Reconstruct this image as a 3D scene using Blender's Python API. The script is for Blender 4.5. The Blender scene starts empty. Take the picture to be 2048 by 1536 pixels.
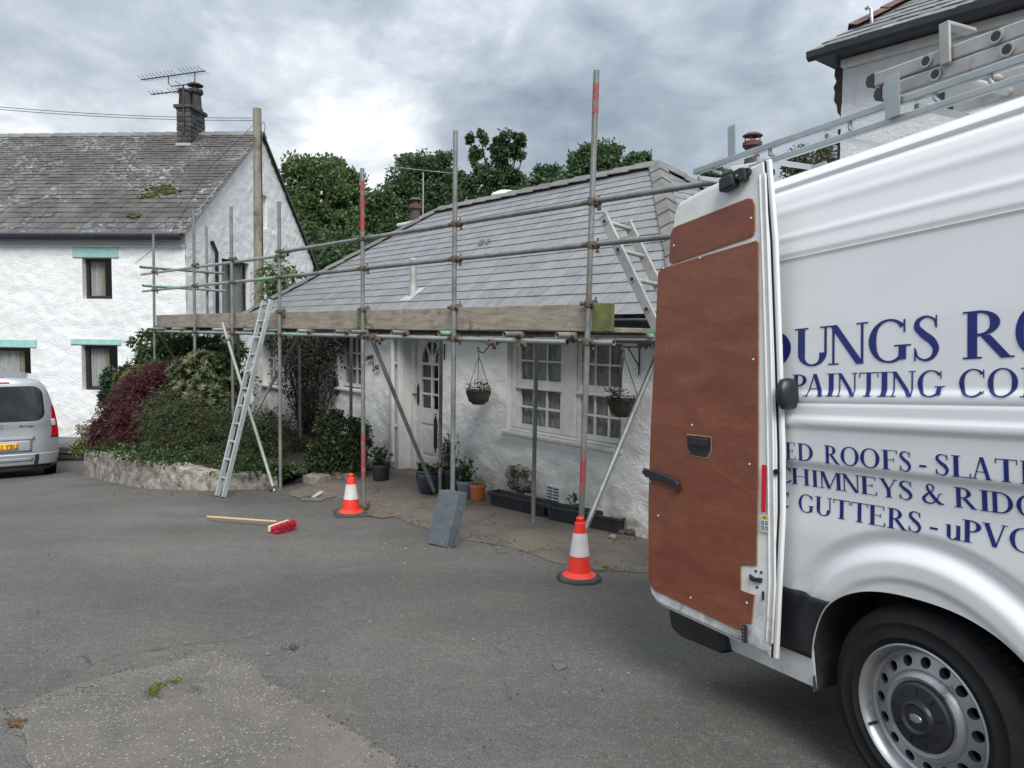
import bpy, math, random
import numpy as np
from mathutils import Vector, Matrix, noise

random.seed(7); RNG = np.random.default_rng(7)
SC = bpy.context.scene
COL = SC.collection
R = math.radians

# ------------------------------------------------------------------ camera
CAMZ = 2.0
FPX = 1500.0                       # focal length in pixels of a 2048 px wide picture
PITCH = math.atan((768 - 665.4) / FPX)
ROLL = R(0.786)
cF = Vector((0, math.cos(PITCH), -math.sin(PITCH)))
cU0 = Vector((0, math.sin(PITCH), math.cos(PITCH)))
cR0 = Vector((1, 0, 0))
cR = cR0 * math.cos(ROLL) + cU0 * math.sin(ROLL)
cU = cU0 * math.cos(ROLL) - cR0 * math.sin(ROLL)
EYE = Vector((0, 0, CAMZ))
cam_data = bpy.data.cameras.new('camera')
cam = bpy.data.objects.new('camera', cam_data); COL.objects.link(cam)
cam.matrix_world = Matrix(((cR.x, cU.x, -cF.x, 0), (cR.y, cU.y, -cF.y, 0), (cR.z, cU.z, -cF.z, CAMZ), (0, 0, 0, 1)))
cam_data.sensor_fit = 'HORIZONTAL'; cam_data.sensor_width = 36.0
cam_data.lens = 36.0 * FPX / 2048.0
cam_data.clip_start = 0.05; cam_data.clip_end = 3000
SC.camera = cam

# ------------------------------------------------------------------ sky, sun, exposure
SUN_DIR = Vector((0.14, -0.76, 0.85)).normalized()       # towards the sun: behind and right of the camera
SUN_EL = math.asin(SUN_DIR.z)
SUN_AZ = math.atan2(SUN_DIR.x, SUN_DIR.y)
SUN_STRENGTH = 1.5
EXPOSURE = 1.30
SKY_GAIN = 0.47
SKO = (5.5, 6.6, 7.48)                                    # where in the cloud field we stand
W = bpy.data.worlds.new('World'); SC.world = W; W.use_nodes = True
nt = W.node_tree; nt.nodes.clear()
def wn(t, **k):
    n = nt.nodes.new(t)
    for a, b in k.items(): setattr(n, a, b)
    return n
def wl(a, b): nt.links.new(a, b)
out = wn('ShaderNodeOutputWorld'); bg = wn('ShaderNodeBackground')
sky = wn('ShaderNodeTexSky', sky_type='NISHITA', sun_disc=False)
sky.sun_elevation = SUN_EL; sky.sun_rotation = SUN_AZ
sky.air_density = 1.0; sky.dust_density = 1.5
skm = wn('ShaderNodeVectorMath', operation='SCALE'); skm.inputs['Scale'].default_value = 0.10
wl(sky.outputs[0], skm.inputs[0])
tc = wn('ShaderNodeTexCoord'); sep = wn('ShaderNodeSeparateXYZ'); wl(tc.outputs['Generated'], sep.inputs[0])
def wm(op, a, b=None, clamp=False):
    n = wn('ShaderNodeMath', operation=op, use_clamp=clamp)
    for i, v in enumerate((a, b)):
        if v is None: continue
        if isinstance(v, (int, float)): n.inputs[i].default_value = v
        else: wl(v, n.inputs[i])
    return n.outputs[0]
zc = wm('MAXIMUM', sep.outputs[2], 0.0)
comb = wn('ShaderNodeCombineXYZ'); wl(sep.outputs[0], comb.inputs[0]); wl(sep.outputs[1], comb.inputs[1]); wl(wm('MULTIPLY', sep.outputs[2], 1.7), comb.inputs[2])
def wnoise(scale, detail, rough, dist, off, src):
    mp = wn('ShaderNodeMapping'); mp.inputs['Location'].default_value = off; wl(src, mp.inputs['Vector'])
    mp.inputs['Scale'].default_value = (1.0, 1.0, 1.0)
    n = wn('ShaderNodeTexNoise'); n.inputs['Scale'].default_value = scale; n.inputs['Detail'].default_value = detail
    n.inputs['Roughness'].default_value = rough; n.inputs['Distortion'].default_value = dist
    wl(mp.outputs[0], n.inputs['Vector']); return n.outputs[0]
n1 = wnoise(3.0, 8, 0.5, 0.25, SKO, comb.outputs[0])
n2 = wnoise(7.5, 9, 0.6, 0.35, (9.3, 4.1, 0), comb.outputs[0])
mix = wm('ADD', wm('MULTIPLY', n1, 0.66), wm('MULTIPLY', n2, 0.34))
ramp = wn('ShaderNodeValToRGB'); wl(mix, ramp.inputs[0])
cr = ramp.color_ramp
cr.elements[0].position = 0.36; cr.elements[0].color = (0.20, 0.245, 0.285, 1)
cr.elements[1].position = 0.67; cr.elements[1].color = (1.0, 1.0, 0.98, 1)
for p, c in ((0.44, (0.30, 0.35, 0.40)), (0.51, (0.41, 0.455, 0.50)), (0.58, (0.60, 0.64, 0.68))):
    e = cr.elements.new(p); e.color = (*c, 1)
zen = wm('ADD', wm('MULTIPLY', wm('POWER', zc, 1.8), 2.4), 1.0)           # overcast sky: brighter overhead
cl = wn('ShaderNodeVectorMath', operation='SCALE'); wl(ramp.outputs[0], cl.inputs[0]); wl(zen, cl.inputs['Scale'])
mx = wn('ShaderNodeMix', data_type='RGBA'); mx.inputs['Factor'].default_value = 0.88
wl(skm.outputs[0], mx.inputs['A']); wl(cl.outputs[0], mx.inputs['B'])
wl(mx.outputs['Result'], bg.inputs['Color']); bg.inputs['Strength'].default_value = SKY_GAIN
wl(bg.outputs[0], out.inputs['Surface'])

sd = bpy.data.lights.new('sun', 'SUN'); sd.energy = SUN_STRENGTH; sd.angle = R(28); sd.color = (1.0, 0.965, 0.92)
sun = bpy.data.objects.new('sun', sd); COL.objects.link(sun)
sun.rotation_euler = SUN_DIR.to_track_quat('Z', 'Y').to_euler(); sun.location = (6, -8, 12)
vs = SC.view_settings
vs.view_transform = 'Standard'; vs.look = 'None'; vs.exposure = EXPOSURE; vs.gamma = 1.0; vs.use_curve_mapping = False
SC.cycles.max_bounces = 6; SC.cycles.diffuse_bounces = 3; SC.cycles.glossy_bounces = 3; SC.cycles.transparent_max_bounces = 12
SC.cycles.caustics_reflective = False; SC.cycles.caustics_refractive = False

# ------------------------------------------------------------------ geometry of the place
def ray(px, py):
    return cR * ((px - 1024) / FPX) + cU * ((768 - py) / FPX) + cF
def at_depth(px, py, Y):
    d = ray(px, py); return EYE + d * (Y / d.y)
def at_plane(px, py, n, p):
    d = ray(px, py); n = Vector(n); return EYE + d * ((Vector(p) - EYE).dot(n) / d.dot(n))
TH = R(42.31)                                    # direction of the scaffold line
sU = Vector((-math.sin(TH), math.cos(TH), 0)); sV = Vector((math.cos(TH), math.sin(TH), 0))
P0 = Vector((0.6102, 6.1, 0))                    # foot of the nearest outer standard
def sstep(a, b, x):
    t = min(1, max(0, (x - a) / (b - a))); return t * t * (3 - 2 * t)
def gz(x, y):
    """height of the sloping yard"""
    d = Vector((x - P0.x, y - P0.y, 0)); w = d.dot(sV); t = d.dot(sU)
    z = 0.512 - 0.073 * y - 0.008 * x
    q = -4.0 - x
    if q > -1: z -= 0.06 * (q if q > 1 else (q + 1) ** 2 / 4)
    z = max(z, -1.0) if y > 5 else min(z, 1.0)
    s = sstep(0.0, 1.3, w) * (1 - sstep(7.0, 10.5, t))
    return z * (1 - s) + (-0.10) * s
def on_ground(px, py):
    d = ray(px, py); t = 1.0
    lo, hi = 0.5, 60.0
    for i in range(60):
        m = (lo + hi) / 2; p = EYE + d * m
        if p.z > gz(p.x, p.y): lo = m
        else: hi = m
    p = EYE + d * lo; p.z = gz(p.x, p.y); return p
def z_at(P, py):
    """height on the vertical through P that is seen at picture row py"""
    lo, hi = -3.0, 12.0
    for i in range(50):
        m = (lo + hi) / 2; d = Vector((P.x, P.y, m)) - EYE
        if 768 - FPX * d.dot(cU) / d.dot(cF) > py: lo = m
        else: hi = m
    return lo

# ------------------------------------------------------------------ object helpers
class Frame:
    def __init__(s, loc, rz): s.loc = Vector(loc); s.rz = rz; s.x = Vector((math.cos(rz), math.sin(rz), 0)); s.y = Vector((-math.sin(rz), math.cos(rz), 0))
    def loc2(s, P): d = Vector(P) - s.loc; return Vector((d.dot(s.x), d.dot(s.y), d.z))
    def pix(s, px, py, y=0.0): return s.loc2(at_plane(px, py, s.y, s.loc + s.y * y))
    def pixx(s, px, py, x=0.0): return s.loc2(at_plane(px, py, s.x, s.loc + s.x * x))
    def world(s, x, y, z): return s.loc + s.x * x + s.y * y + Vector((0, 0, z))
def thing(name, label, cat, loc=(0, 0, 0), rz=0.0, group=None):
    o = bpy.data.objects.new(name, None); COL.objects.link(o)
    o.empty_display_size = 0.2; o.location = loc; o.rotation_euler = (0, 0, rz)
    return tag(o, label, cat, group)
def tag(o, label, cat, group=None):
    o['label'] = label; o['category'] = cat
    if group: o['group'] = group
    return o
def link_mesh(name, me, parent=None, mat=None, kind=None):
    o = bpy.data.objects.new(name, me); COL.objects.link(o)
    if mat and not me.materials: me.materials.append(mat)
    if parent: o.parent = parent
    if kind: o['kind'] = kind
    return o
class MB:
    def __init__(s): s.v = []; s.f = []
    def add(s, vs, fs):
        b = len(s.v); s.v += [tuple(v) for v in vs]; s.f += [tuple(i + b for i in f) for f in fs]; return s
    def box(s, x0, y0, z0, x1, y1, z1):
        x0, x1 = sorted((x0, x1)); y0, y1 = sorted((y0, y1)); z0, z1 = sorted((z0, z1))
        return s.add([(x0, y0, z0), (x1, y0, z0), (x1, y1, z0), (x0, y1, z0), (x0, y0, z1), (x1, y0, z1), (x1, y1, z1), (x0, y1, z1)],
              [(0, 3, 2, 1), (4, 5, 6, 7), (0, 1, 5, 4), (1, 2, 6, 5), (2, 3, 7, 6), (3, 0, 4, 7)])
    def mbox(s, mp, u0, d0, z0, u1, d1, z1):
        a = mp(u0, z0, d0); b = mp(u1, z1, d1); return s.box(*a, *b)
    def beam(s, p, q, w, h, up=(0, 0, 1)):
        p = Vector(p); q = Vector(q); d = (q - p).normalized(); up = Vector(up)
        sx = d.cross(up)
        if sx.length < 1e-4: sx = d.cross(Vector((1, 0, 0)))
        sx.normalize(); uz = sx.cross(d)
        vs = []
        for c in (p, q):
            for a, b in ((-1, -1), (1, -1), (1, 1), (-1, 1)): vs.append(c + sx * (a * w / 2) + uz * (b * h / 2))
        return s.add(vs, [(3, 2, 1, 0), (4, 5, 6, 7), (0, 1, 5, 4), (1, 2, 6, 5), (2, 3, 7, 6), (3, 0, 4, 7)])
    def tube(s, pts, r, n=10, caps=True, hollow=0.0):
        pts = [Vector(p) for p in pts]; rs = r if isinstance(r, (list, tuple)) else [r] * len(pts)
        d0 = (pts[1] - pts[0]).normalized(); a = d0.cross(Vector((0, 0, 1)))
        if a.length < 1e-3: a = d0.cross(Vector((1, 0, 0)))
        a.normalize(); b0 = len(s.v)
        for i, p in enumerate(pts):
            d = (pts[min(i + 1, len(pts) - 1)] - pts[max(i - 1, 0)]).normalized()
            a = (a - d * a.dot(d)).normalized(); b = d.cross(a)
            for k in range(n):
                t = 2 * math.pi * k / n; s.v.append(tuple(p + (a * math.cos(t) + b * math.sin(t)) * rs[i]))
        m = len(pts)
        for i in range(m - 1):
            for k in range(n):
                k2 = (k + 1) % n
                s.f.append((b0 + i * n + k, b0 + i * n + k2, b0 + (i + 1) * n + k2, b0 + (i + 1) * n + k))
        if caps and not hollow:
            s.f.append(tuple(b0 + k for k in reversed(range(n)))); s.f.append(tuple(b0 + (m - 1) * n + k for k in range(n)))
        if hollow:      # open ends with a visible wall thickness
            for (i, sg) in ((0, 1), (m - 1, -1)):
                d = (pts[1] - pts[0]).normalized() if i == 0 else (pts[-1] - pts[-2]).normalized() * 1
                c = pts[i]; bb = len(s.v)
                for k in range(n): s.v.append(tuple(c + (Vector(s.v[b0 + i * n + k]) - c) * hollow))
                dp_ = min(0.06, (pts[-1] - pts[0]).length * 0.4)
                for k in range(n): s.v.append(tuple(Vector(s.v[bb + k]) + d * (sg * dp_)))
                for k in range(n):
                    k2 = (k + 1) % n
                    f1 = (b0 + i * n + k, bb + k, bb + k2, b0 + i * n + k2); f2 = (bb + k, bb + n + k, bb + n + k2, bb + k2)
                    s.f.append(f1 if sg > 0 else f1[::-1]); s.f.append(f2 if sg > 0 else f2[::-1])
                s.f.append(tuple(bb + n + k for k in (range(n) if sg < 0 else reversed(range(n)))))
        return s
    def lathe(s, prof, n=20, c=(0, 0, 0), axis=None, caps=True):
        c = Vector(c); b0 = len(s.v); M = axis or Matrix.Identity(3)
        for (r, z) in prof:
            for k in range(n):
                t = 2 * math.pi * (k + 0.5) / n
                s.v.append(tuple(c + M @ Vector((r * math.cos(t), r * math.sin(t), z))))
        for i in range(len(prof) - 1):
            for k in range(n):
                k2 = (k + 1) % n
                s.f.append((b0 + i * n + k, b0 + i * n + k2, b0 + (i + 1) * n + k2, b0 + (i + 1) * n + k))
        if caps and prof[0][0] > 1e-5: s.f.append(tuple(b0 + k for k in reversed(range(n))))
        if caps and prof[-1][0] > 1e-5: s.f.append(tuple(b0 + (len(prof) - 1) * n + k for k in range(n)))
        return s
    def prism(s, poly, a, b, mp):
        """polygon (u,z) extruded between depths a and b with mapping mp(u,z,d)"""
        n = len(poly); vs = [mp(u, z, a) for u, z in poly] + [mp(u, z, b) for u, z in poly]
        fs = [tuple(reversed(range(n))), tuple(range(n, 2 * n))] + [(i, (i + 1) % n, n + (i + 1) % n, n + i) for i in range(n)]
        return s.add(vs, fs)
    def grid(s, fn, nu, nv):
        b = len(s.v)
        for j in range(nv + 1):
            for i in range(nu + 1): s.v.append(tuple(fn(i / nu, j / nv)))
        for j in range(nv):
            for i in range(nu):
                k = b + j * (nu + 1) + i; s.f.append((k, k + 1, k + nu + 2, k + nu + 1))
        return s
    def mesh(s, name, smooth=None):
        me = bpy.data.meshes.new(name); me.from_pydata(s.v, [], s.f); me.validate(); me.update()
        if smooth is not None:
            me.shade_smooth()
            if smooth < 180: me.set_sharp_from_angle(angle=R(smooth))
        return me
    def build(s, name, mat, parent=None, smooth=None, bevel=0, kind=None, fix=True):
        me = s.mesh(name, smooth)
        if fix:
            import bmesh
            bm = bmesh.new(); bm.from_mesh(me); bmesh.ops.recalc_face_normals(bm, faces=bm.faces); bm.to_mesh(me); bm.free()
        o = link_mesh(name, me, parent, mat, kind)
        if bevel:
            m = o.modifiers.new('bevel', 'BEVEL'); m.width = bevel; m.segments = 2; m.limit_method = 'ANGLE'; m.angle_limit = R(35)
        return o
def ident(u, z, d): return (u, -d, z)                 # wall facing -y
def leaves_mesh(name, B, D, S, L, Wd, fold=0.15):
    n = len(B); L = np.asarray(L).reshape(-1, 1); Wd = np.asarray(Wd).reshape(-1, 1)
    Nn = np.cross(D, S)
    V = np.empty((n, 4, 3), np.float32)
    V[:, 0] = B; V[:, 2] = B + D * L
    mid = B + D * L * 0.45 + Nn * (Wd * fold)
    V[:, 1] = mid + S * Wd * 0.5; V[:, 3] = mid - S * Wd * 0.5
    me = bpy.data.meshes.new(name)
    me.vertices.add(n * 4); me.vertices.foreach_set('co', V.reshape(-1))
    me.loops.add(n * 4); me.loops.foreach_set('vertex_index', np.arange(n * 4, dtype=np.int32))
    me.polygons.add(n); me.polygons.foreach_set('loop_start', np.arange(0, n * 4, 4, dtype=np.int32))
    me.polygons.foreach_set('loop_total', np.full(n, 4, np.int32))
    me.update(calc_edges=True); return me
def unit(a): return a / np.maximum(np.linalg.norm(a, axis=1, keepdims=True), 1e-6)
def perp(D, rng):
    r = unit(rng.normal(size=D.shape)); return unit(np.cross(D, r))

# ------------------------------------------------------------------ materials
def srgb(r, g, b):
    f = lambda c: (c / 255 / 12.92) if c / 255 <= 0.04045 else ((c / 255 + 0.055) / 1.055) ** 2.4
    return (f(r), f(g), f(b))
class MT:
    def __init__(s, name):
        s.m = bpy.data.materials.new(name); s.m.use_nodes = True; s.t = s.m.node_tree
        s.b = s.t.nodes['Principled BSDF']; s._geo = None
    def n(s, ty, **k):
        n = s.t.nodes.new(ty)
        for a, b in k.items(): setattr(n, a, b)
        return n
    def l(s, a, b): s.t.links.new(a, b)
    def pos(s, coord='W'):
        if coord == 'W':
            if not s._geo: s._geo = s.n('ShaderNodeNewGeometry')
            return s._geo.outputs['Position']
        t = s.n('ShaderNodeTexCoord'); return t.outputs['Object']
    def noise(s, scale, detail=4, rough=0.55, dist=0.0, coord='W', stretch=None):
        n = s.n('ShaderNodeTexNoise'); n.inputs['Scale'].default_value = scale; n.inputs['Detail'].default_value = detail
        n.inputs['Roughness'].default_value = rough; n.inputs['Distortion'].default_value = dist
        p = s.pos(coord)
        if stretch:
            m = s.n('ShaderNodeMapping'); m.inputs['Scale'].default_value = stretch; s.l(p, m.inputs['Vector']); p = m.outputs[0]
        s.l(p, n.inputs['Vector']); return n.outputs[0]
    def vor(s, scale, feature='F1', coord='W', out='Distance'):
        n = s.n('ShaderNodeTexVoronoi', feature=feature); n.inputs['Scale'].default_value = scale
        s.l(s.pos(coord), n.inputs['Vector']); return n.outputs[out]
    def ramp(s, fac, stops):
        r = s.n('ShaderNodeValToRGB'); e = r.color_ramp.elements
        while len(e) > len(stops): e.remove(e[-1])
        while len(e) < len(stops): e.new(0.5)
        for i, (p, c) in enumerate(stops):
            e[i].position = p; e[i].color = (*c, 1) if isinstance(c, tuple) else (c, c, c, 1)
        s.l(fac, r.inputs[0]); return r.outputs[0]
    def mixc(s, fac, a, b, mode='MIX'):
        m = s.n('ShaderNodeMix', data_type='RGBA', blend_type=mode)
        for k, v in (('Factor', fac), ('A', a), ('B', b)):
            if isinstance(v, tuple): m.inputs[k].default_value = (*v, 1)
            elif isinstance(v, (int, float)): m.inputs[k].default_value = v
            else: s.l(v, m.inputs[k])
        return m.outputs['Result']
    def math(s, op, a, b=0.0, clamp=False):
        m = s.n('ShaderNodeMath', operation=op, use_clamp=clamp)
        for i, v in enumerate((a, b)):
            if isinstance(v, (int, float)): m.inputs[i].default_value = v
            else: s.l(v, m.inputs[i])
        return m.outputs[0]
    def rnd(s):
        o = s.n('ShaderNodeObjectInfo'); g = s.n('ShaderNodeNewGeometry')
        return s.math('FRACT', s.math('ADD', o.outputs['Random'], g.outputs['Random Per Island']))
    def color(s, c):
        if isinstance(c, tuple): s.b.inputs['Base Color'].default_value = (*c, 1)
        else: s.l(c, s.b.inputs['Base Color'])
        return s
    def set(s, **k):
        for a, v in k.items():
            i = s.b.inputs[a.replace('_', ' ')]
            if isinstance(v, (int, float, tuple)): i.default_value = v
            else: s.l(v, i)
        return s
    def bump(s, h, strength=0.4, dist=0.01):
        b = s.n('ShaderNodeBump'); b.inputs['Strength'].default_value = strength; b.inputs['Distance'].default_value = dist
        s.l(h, b.inputs['Height'])
        if s.b.inputs['Normal'].is_linked: s.l(s.b.inputs['Normal'].links[0].from_socket, b.inputs['Normal'])
        s.l(b.outputs[0], s.b.inputs['Normal']); return s
def pm(name, c1, c2=None, scale=6.0, rough=0.6, metal=0.0, bump=0.0, bscale=40.0, bdist=0.005, var=0.0, coat=0.0, coord='W', dirt=None, dscale=3.0, dthr=(0.55, 0.7), stretch=None, lo=0.35, hi=0.65):
    m = MT(name); c = c1
    if c2: c = m.mixc(m.ramp(m.noise(scale, 6, 0.6, 0.2, coord, stretch), [(lo, 0.0), (hi, 1.0)]), c1, c2)
    if dirt: c = m.mixc(m.ramp(m.noise(dscale, 7, 0.65, 0.3, coord), [(dthr[0], 0.0), (dthr[1], 1.0)]), c, dirt)
    if var:
        v = m.math('ADD', m.math('MULTIPLY', m.rnd(), 2 * var), 1 - var)
        cc = m.n('ShaderNodeCombineColor'); [m.l(v, cc.inputs[i]) for i in range(3)]
        c = m.mixc(1.0, c, cc.outputs[0], 'MULTIPLY')
    m.color(c).set(Roughness=rough, Metallic=metal)
    if coat: m.set(Coat_Weight=coat, Coat_Roughness=0.08)
    if bump: m.bump(m.noise(bscale, 5, 0.6, 0.0, coord), bump, bdist)
    return m.m
M = {}
# white rough-rendered walls
def roughcast(name, c1, c2, sc=11.0, strength=0.8):
    m = MT(name)
    big = m.noise(sc, 7, 0.62, 1.3, stretch=(1, 1, 1.5)); fine = m.noise(sc * 6, 5, 0.6, 0.6)
    c = m.mixc(m.ramp(m.noise(0.9, 6, 0.6, 0.4), [(0.4, 0.0), (0.75, 1.0)]), c1, c2)
    c = m.mixc(m.ramp(m.noise(11, 8, 0.7, 0.5), [(0.62, 0.0), (0.8, 0.55)]), c, tuple(x * 0.62 for x in c2))
    c = m.mixc(m.ramp(m.noise(5, 7, 0.65, 0.3, stretch=(1, 1, 0.10)), [(0.56, 0.0), (0.75, 0.35)]), c, (0.50, 0.51, 0.49))
    g = m.n('ShaderNodeSeparateXYZ'); m.l(m.pos(), g.inputs[0]); low = m.math('SUBTRACT', 1.0, m.math('MULTIPLY', m.math('ADD', g.outputs[2], 0.65), 1.6), True)
    c = m.mixc(m.math('MULTIPLY', low, m.ramp(m.noise(4, 7, 0.7, 0.5), [(0.38, 0.0), (0.65, 0.8)])), c, (0.36, 0.36, 0.30))
    m.color(c).set(Roughness=0.85); m.bump(big, strength, 0.03); m.bump(fine, 0.35, 0.008); return m.m
M['render_house'] = roughcast('white painted roughcast', (0.80, 0.81, 0.82), (0.72, 0.735, 0.74))
M['render_gable'] = roughcast('dashed white gable render', (0.83, 0.84, 0.83), (0.74, 0.75, 0.74), 11.0, 1.0)
def cottage_wall():
    m = MT('white painted rubble wall')
    big = m.noise(5.5, 7, 0.6, 1.6, stretch=(1, 1, 1.4)); fine = m.noise(38, 6, 0.6, 0.5)
    c = m.mixc(m.ramp(m.noise(1.3, 6, 0.6, 0.5), [(0.4, 0.0), (0.75, 1.0)]), (0.80, 0.80, 0.785), (0.68, 0.68, 0.66))
    g = m.n('ShaderNodeSeparateXYZ'); m.l(m.pos(), g.inputs[0])
    low = m.math('SUBTRACT', 1.0, m.math('MULTIPLY', m.math('ADD', g.outputs[2], 0.12), 1.55), True)      # splash dirt and algae along the foot
    st = m.math('MULTIPLY', low, m.ramp(m.noise(5, 7, 0.7, 0.6), [(0.33, 0.0), (0.62, 1.0)]))
    c = m.mixc(st, c, (0.30, 0.285, 0.20))
    c = m.mixc(m.ramp(m.noise(16, 8, 0.7, 0.7), [(0.64, 0.0), (0.76, 0.6)]), c, (0.34, 0.33, 0.30))
    m.color(c).set(Roughness=0.8); m.bump(big, 0.6, 0.03); m.bump(fine, 0.3, 0.008); return m.m
M['render_cottage'] = cottage_wall()
M['smooth_render'] = pm('smooth white masonry paint', (0.70, 0.70, 0.69), (0.58, 0.585, 0.58), 4, 0.7, bump=0.2, bscale=30)
M['aqua'] = pm('pale aqua paint', srgb(158, 200, 196), srgb(142, 186, 182), 8, 0.7, dirt=srgb(196, 206, 202), dscale=6, dthr=(0.60, 0.70), bump=0.35, bscale=25, bdist=0.01)
M['dark_frame'] = pm('dark brown window stain', srgb(48, 36, 36), srgb(36, 27, 28), 12, 0.45)
M['white_frame'] = pm('white gloss joinery paint', (0.66, 0.66, 0.64), (0.54, 0.54, 0.52), 9, 0.4, dirt=(0.30, 0.28, 0.24), dscale=22, dthr=(0.64, 0.75), bump=0.1)
M['curtain'] = pm('net curtain', (0.42, 0.43, 0.42), (0.34, 0.35, 0.34), 14, 0.9)
M['net_dim'] = pm('grey net curtain', (0.30, 0.31, 0.305), (0.22, 0.23, 0.225), 14, 0.9, dirt=(0.10, 0.105, 0.10), dscale=2.2, dthr=(0.5, 0.62))
M['curtain_cream'] = pm('cream curtain', (0.40, 0.36, 0.27), (0.34, 0.30, 0.22), 14, 0.9)
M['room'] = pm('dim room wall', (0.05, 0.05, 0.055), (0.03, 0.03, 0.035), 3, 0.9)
M['lead'] = pm('lead flashing', (0.30, 0.32, 0.34), (0.42, 0.44, 0.46), 9, 0.5, bump=0.3, bscale=30)
def glass():
    m = MT('window glass'); t = m.t
    fr = m.n('ShaderNodeFresnel'); fr.inputs['IOR'].default_value = 1.5
    gl = m.n('ShaderNodeBsdfGlossy'); gl.inputs['Roughness'].default_value = 0.015
    tr = m.n('ShaderNodeBsdfTransparent'); tr.inputs['Color'].default_value = (0.965, 0.975, 0.97, 1)
    mx = m.n('ShaderNodeMixShader'); gb = m.n('ShaderNodeNewGeometry'); m.l(m.math('MULTIPLY', m.math('MULTIPLY', fr.outputs[0], 1.5), m.math('SUBTRACT', 1.0, gb.outputs['Backfacing']), True), mx.inputs[0]); m.l(tr.outputs[0], mx.inputs[1]); m.l(gl.outputs[0], mx.inputs[2])
    m.l(mx.outputs[0], t.nodes['Material Output'].inputs['Surface']); return m.m
M['glass'] = glass()
def slate(name, cols, lichen=0.0, moss=0.0, rough=0.5, var=0.3):
    m = MT(name); r = m.rnd()
    c = m.ramp(r, [(i / (len(cols) - 1), k) for i, k in enumerate(cols)])
    c = m.mixc(m.ramp(m.noise(9, 7, 0.65, 0.4), [(0.35, 0.0), (0.7, 0.5)]), c, tuple(x * 1.3 for x in cols[-1]))
    if lichen:
        c = m.mixc(m.ramp(m.noise(1.1, 3, 0.5, 0.3), [(0.5, 0.0), (0.72, 0.40)]), c, (0.17, 0.172, 0.16))
        f = m.math('MULTIPLY', m.ramp(m.noise(0.75, 3, 0.5, 0.2), [(0.45, 0.0), (0.62, 1.0)]), m.ramp(m.noise(7, 8, 0.7, 1.0, stretch=(1, 1, 1.8)), [(0.53, 0.0), (0.60, lichen * 0.9)]))
        c = m.mixc(f, c, (0.40, 0.405, 0.38))
        c = m.mixc(m.ramp(m.noise(26, 4, 0.6, 0.5), [(0.71, 0.0), (0.75, lichen * 0.7)]), c, (0.42, 0.43, 0.41))
    if moss:
        f = m.math('MULTIPLY', m.ramp(m.noise(0.8, 3, 0.5, 0.0), [(0.5, 0.0), (0.64, 1.0)]), m.ramp(m.noise(11, 6, 0.7, 0.6), [(0.5, 0.0), (0.62, moss)]))
        c = m.mixc(f, c, (0.075, 0.065, 0.03))
    m.color(c).set(Roughness=rough); m.bump(m.noise(45, 6, 0.65, 0.2, stretch=(1, 1, 0.5)), 0.35, 0.006); return m.m
M['slate_new'] = slate('blue grey slate', [(0.128, 0.130, 0.137), (0.158, 0.160, 0.167), (0.188, 0.190, 0.196)], rough=0.42)
M['slate_old'] = slate('weathered dark slate', [(0.030, 0.027, 0.028), (0.056, 0.050, 0.050), (0.044, 0.038, 0.035), (0.080, 0.072, 0.070)], 0.9, 0.9, 0.65)
M['slate_far'] = slate('lichened slate edge', [(0.10, 0.105, 0.11), (0.20, 0.205, 0.20), (0.14, 0.14, 0.14)], 0.8, 0.4, 0.6)
M['slate_loose'] = pm('cut slate', (0.070, 0.082, 0.098), (0.10, 0.115, 0.13), 6, 0.45, bump=0.3, bscale=50, dirt=(0.26, 0.28, 0.30), dscale=14, dthr=(0.62, 0.74), stretch=(1, 1, 2.5))
M['underlay'] = pm('roof underlay', (0.06, 0.063, 0.07), (0.08, 0.083, 0.09), 5, 0.8)
M['ridge'] = pm('concrete ridge tile', (0.165, 0.16, 0.155), (0.11, 0.107, 0.10), 5, 0.8, bump=0.5, bscale=40, dirt=(0.16, 0.14, 0.05), dscale=4, dthr=(0.62, 0.74), var=0.15)
M['red_ridge'] = pm('red clay ridge tile', (0.14, 0.072, 0.056), (0.085, 0.055, 0.047), 5, 0.8, bump=0.5, bscale=40, dirt=(0.30, 0.28, 0.24), dscale=5, dthr=(0.58, 0.7))
M['moss'] = pm('roof moss', (0.085, 0.08, 0.018), (0.05, 0.045, 0.015), 20, 0.95, bump=1.0, bscale=60, bdist=0.02)
M['black_plastic'] = pm('black plastic', (0.012, 0.014, 0.018), (0.02, 0.022, 0.026), 8, 0.4)
M['gutter'] = pm('dark gutter', (0.022, 0.026, 0.034), (0.035, 0.04, 0.05), 6, 0.35)
M['iron'] = pm('black iron', (0.015, 0.015, 0.016), (0.03, 0.028, 0.026), 20, 0.55)
M['chimney_stone'] = pm('sooty chimney stone', (0.045, 0.045, 0.047), (0.085, 0.083, 0.08), 7, 0.9, bump=0.6, bscale=30, var=0.35, dirt=(0.15, 0.15, 0.14), dscale=6, dthr=(0.6, 0.72))
M['pot_dark'] = pm('sooty clay pot', (0.035, 0.035, 0.038), (0.065, 0.062, 0.06), 8, 0.8, bump=0.3)
M['pot_brown'] = pm('brown clay pot', (0.075, 0.045, 0.038), (0.05, 0.035, 0.032), 8, 0.8, dirt=(0.45, 0.45, 0.43), dscale=10, dthr=(0.68, 0.74))
M['cowl_red'] = pm('rusty red cowl', (0.14, 0.05, 0.04), (0.07, 0.035, 0.032), 8, 0.7)
M['aerial'] = pm('grey aerial metal', (0.10, 0.105, 0.11), (0.2, 0.2, 0.2), 9, 0.4, 0.7)
M['aerial_dark'] = pm('dark aerial metal', (0.03, 0.032, 0.036), (0.05, 0.05, 0.055), 9, 0.5, 0.3)
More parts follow.
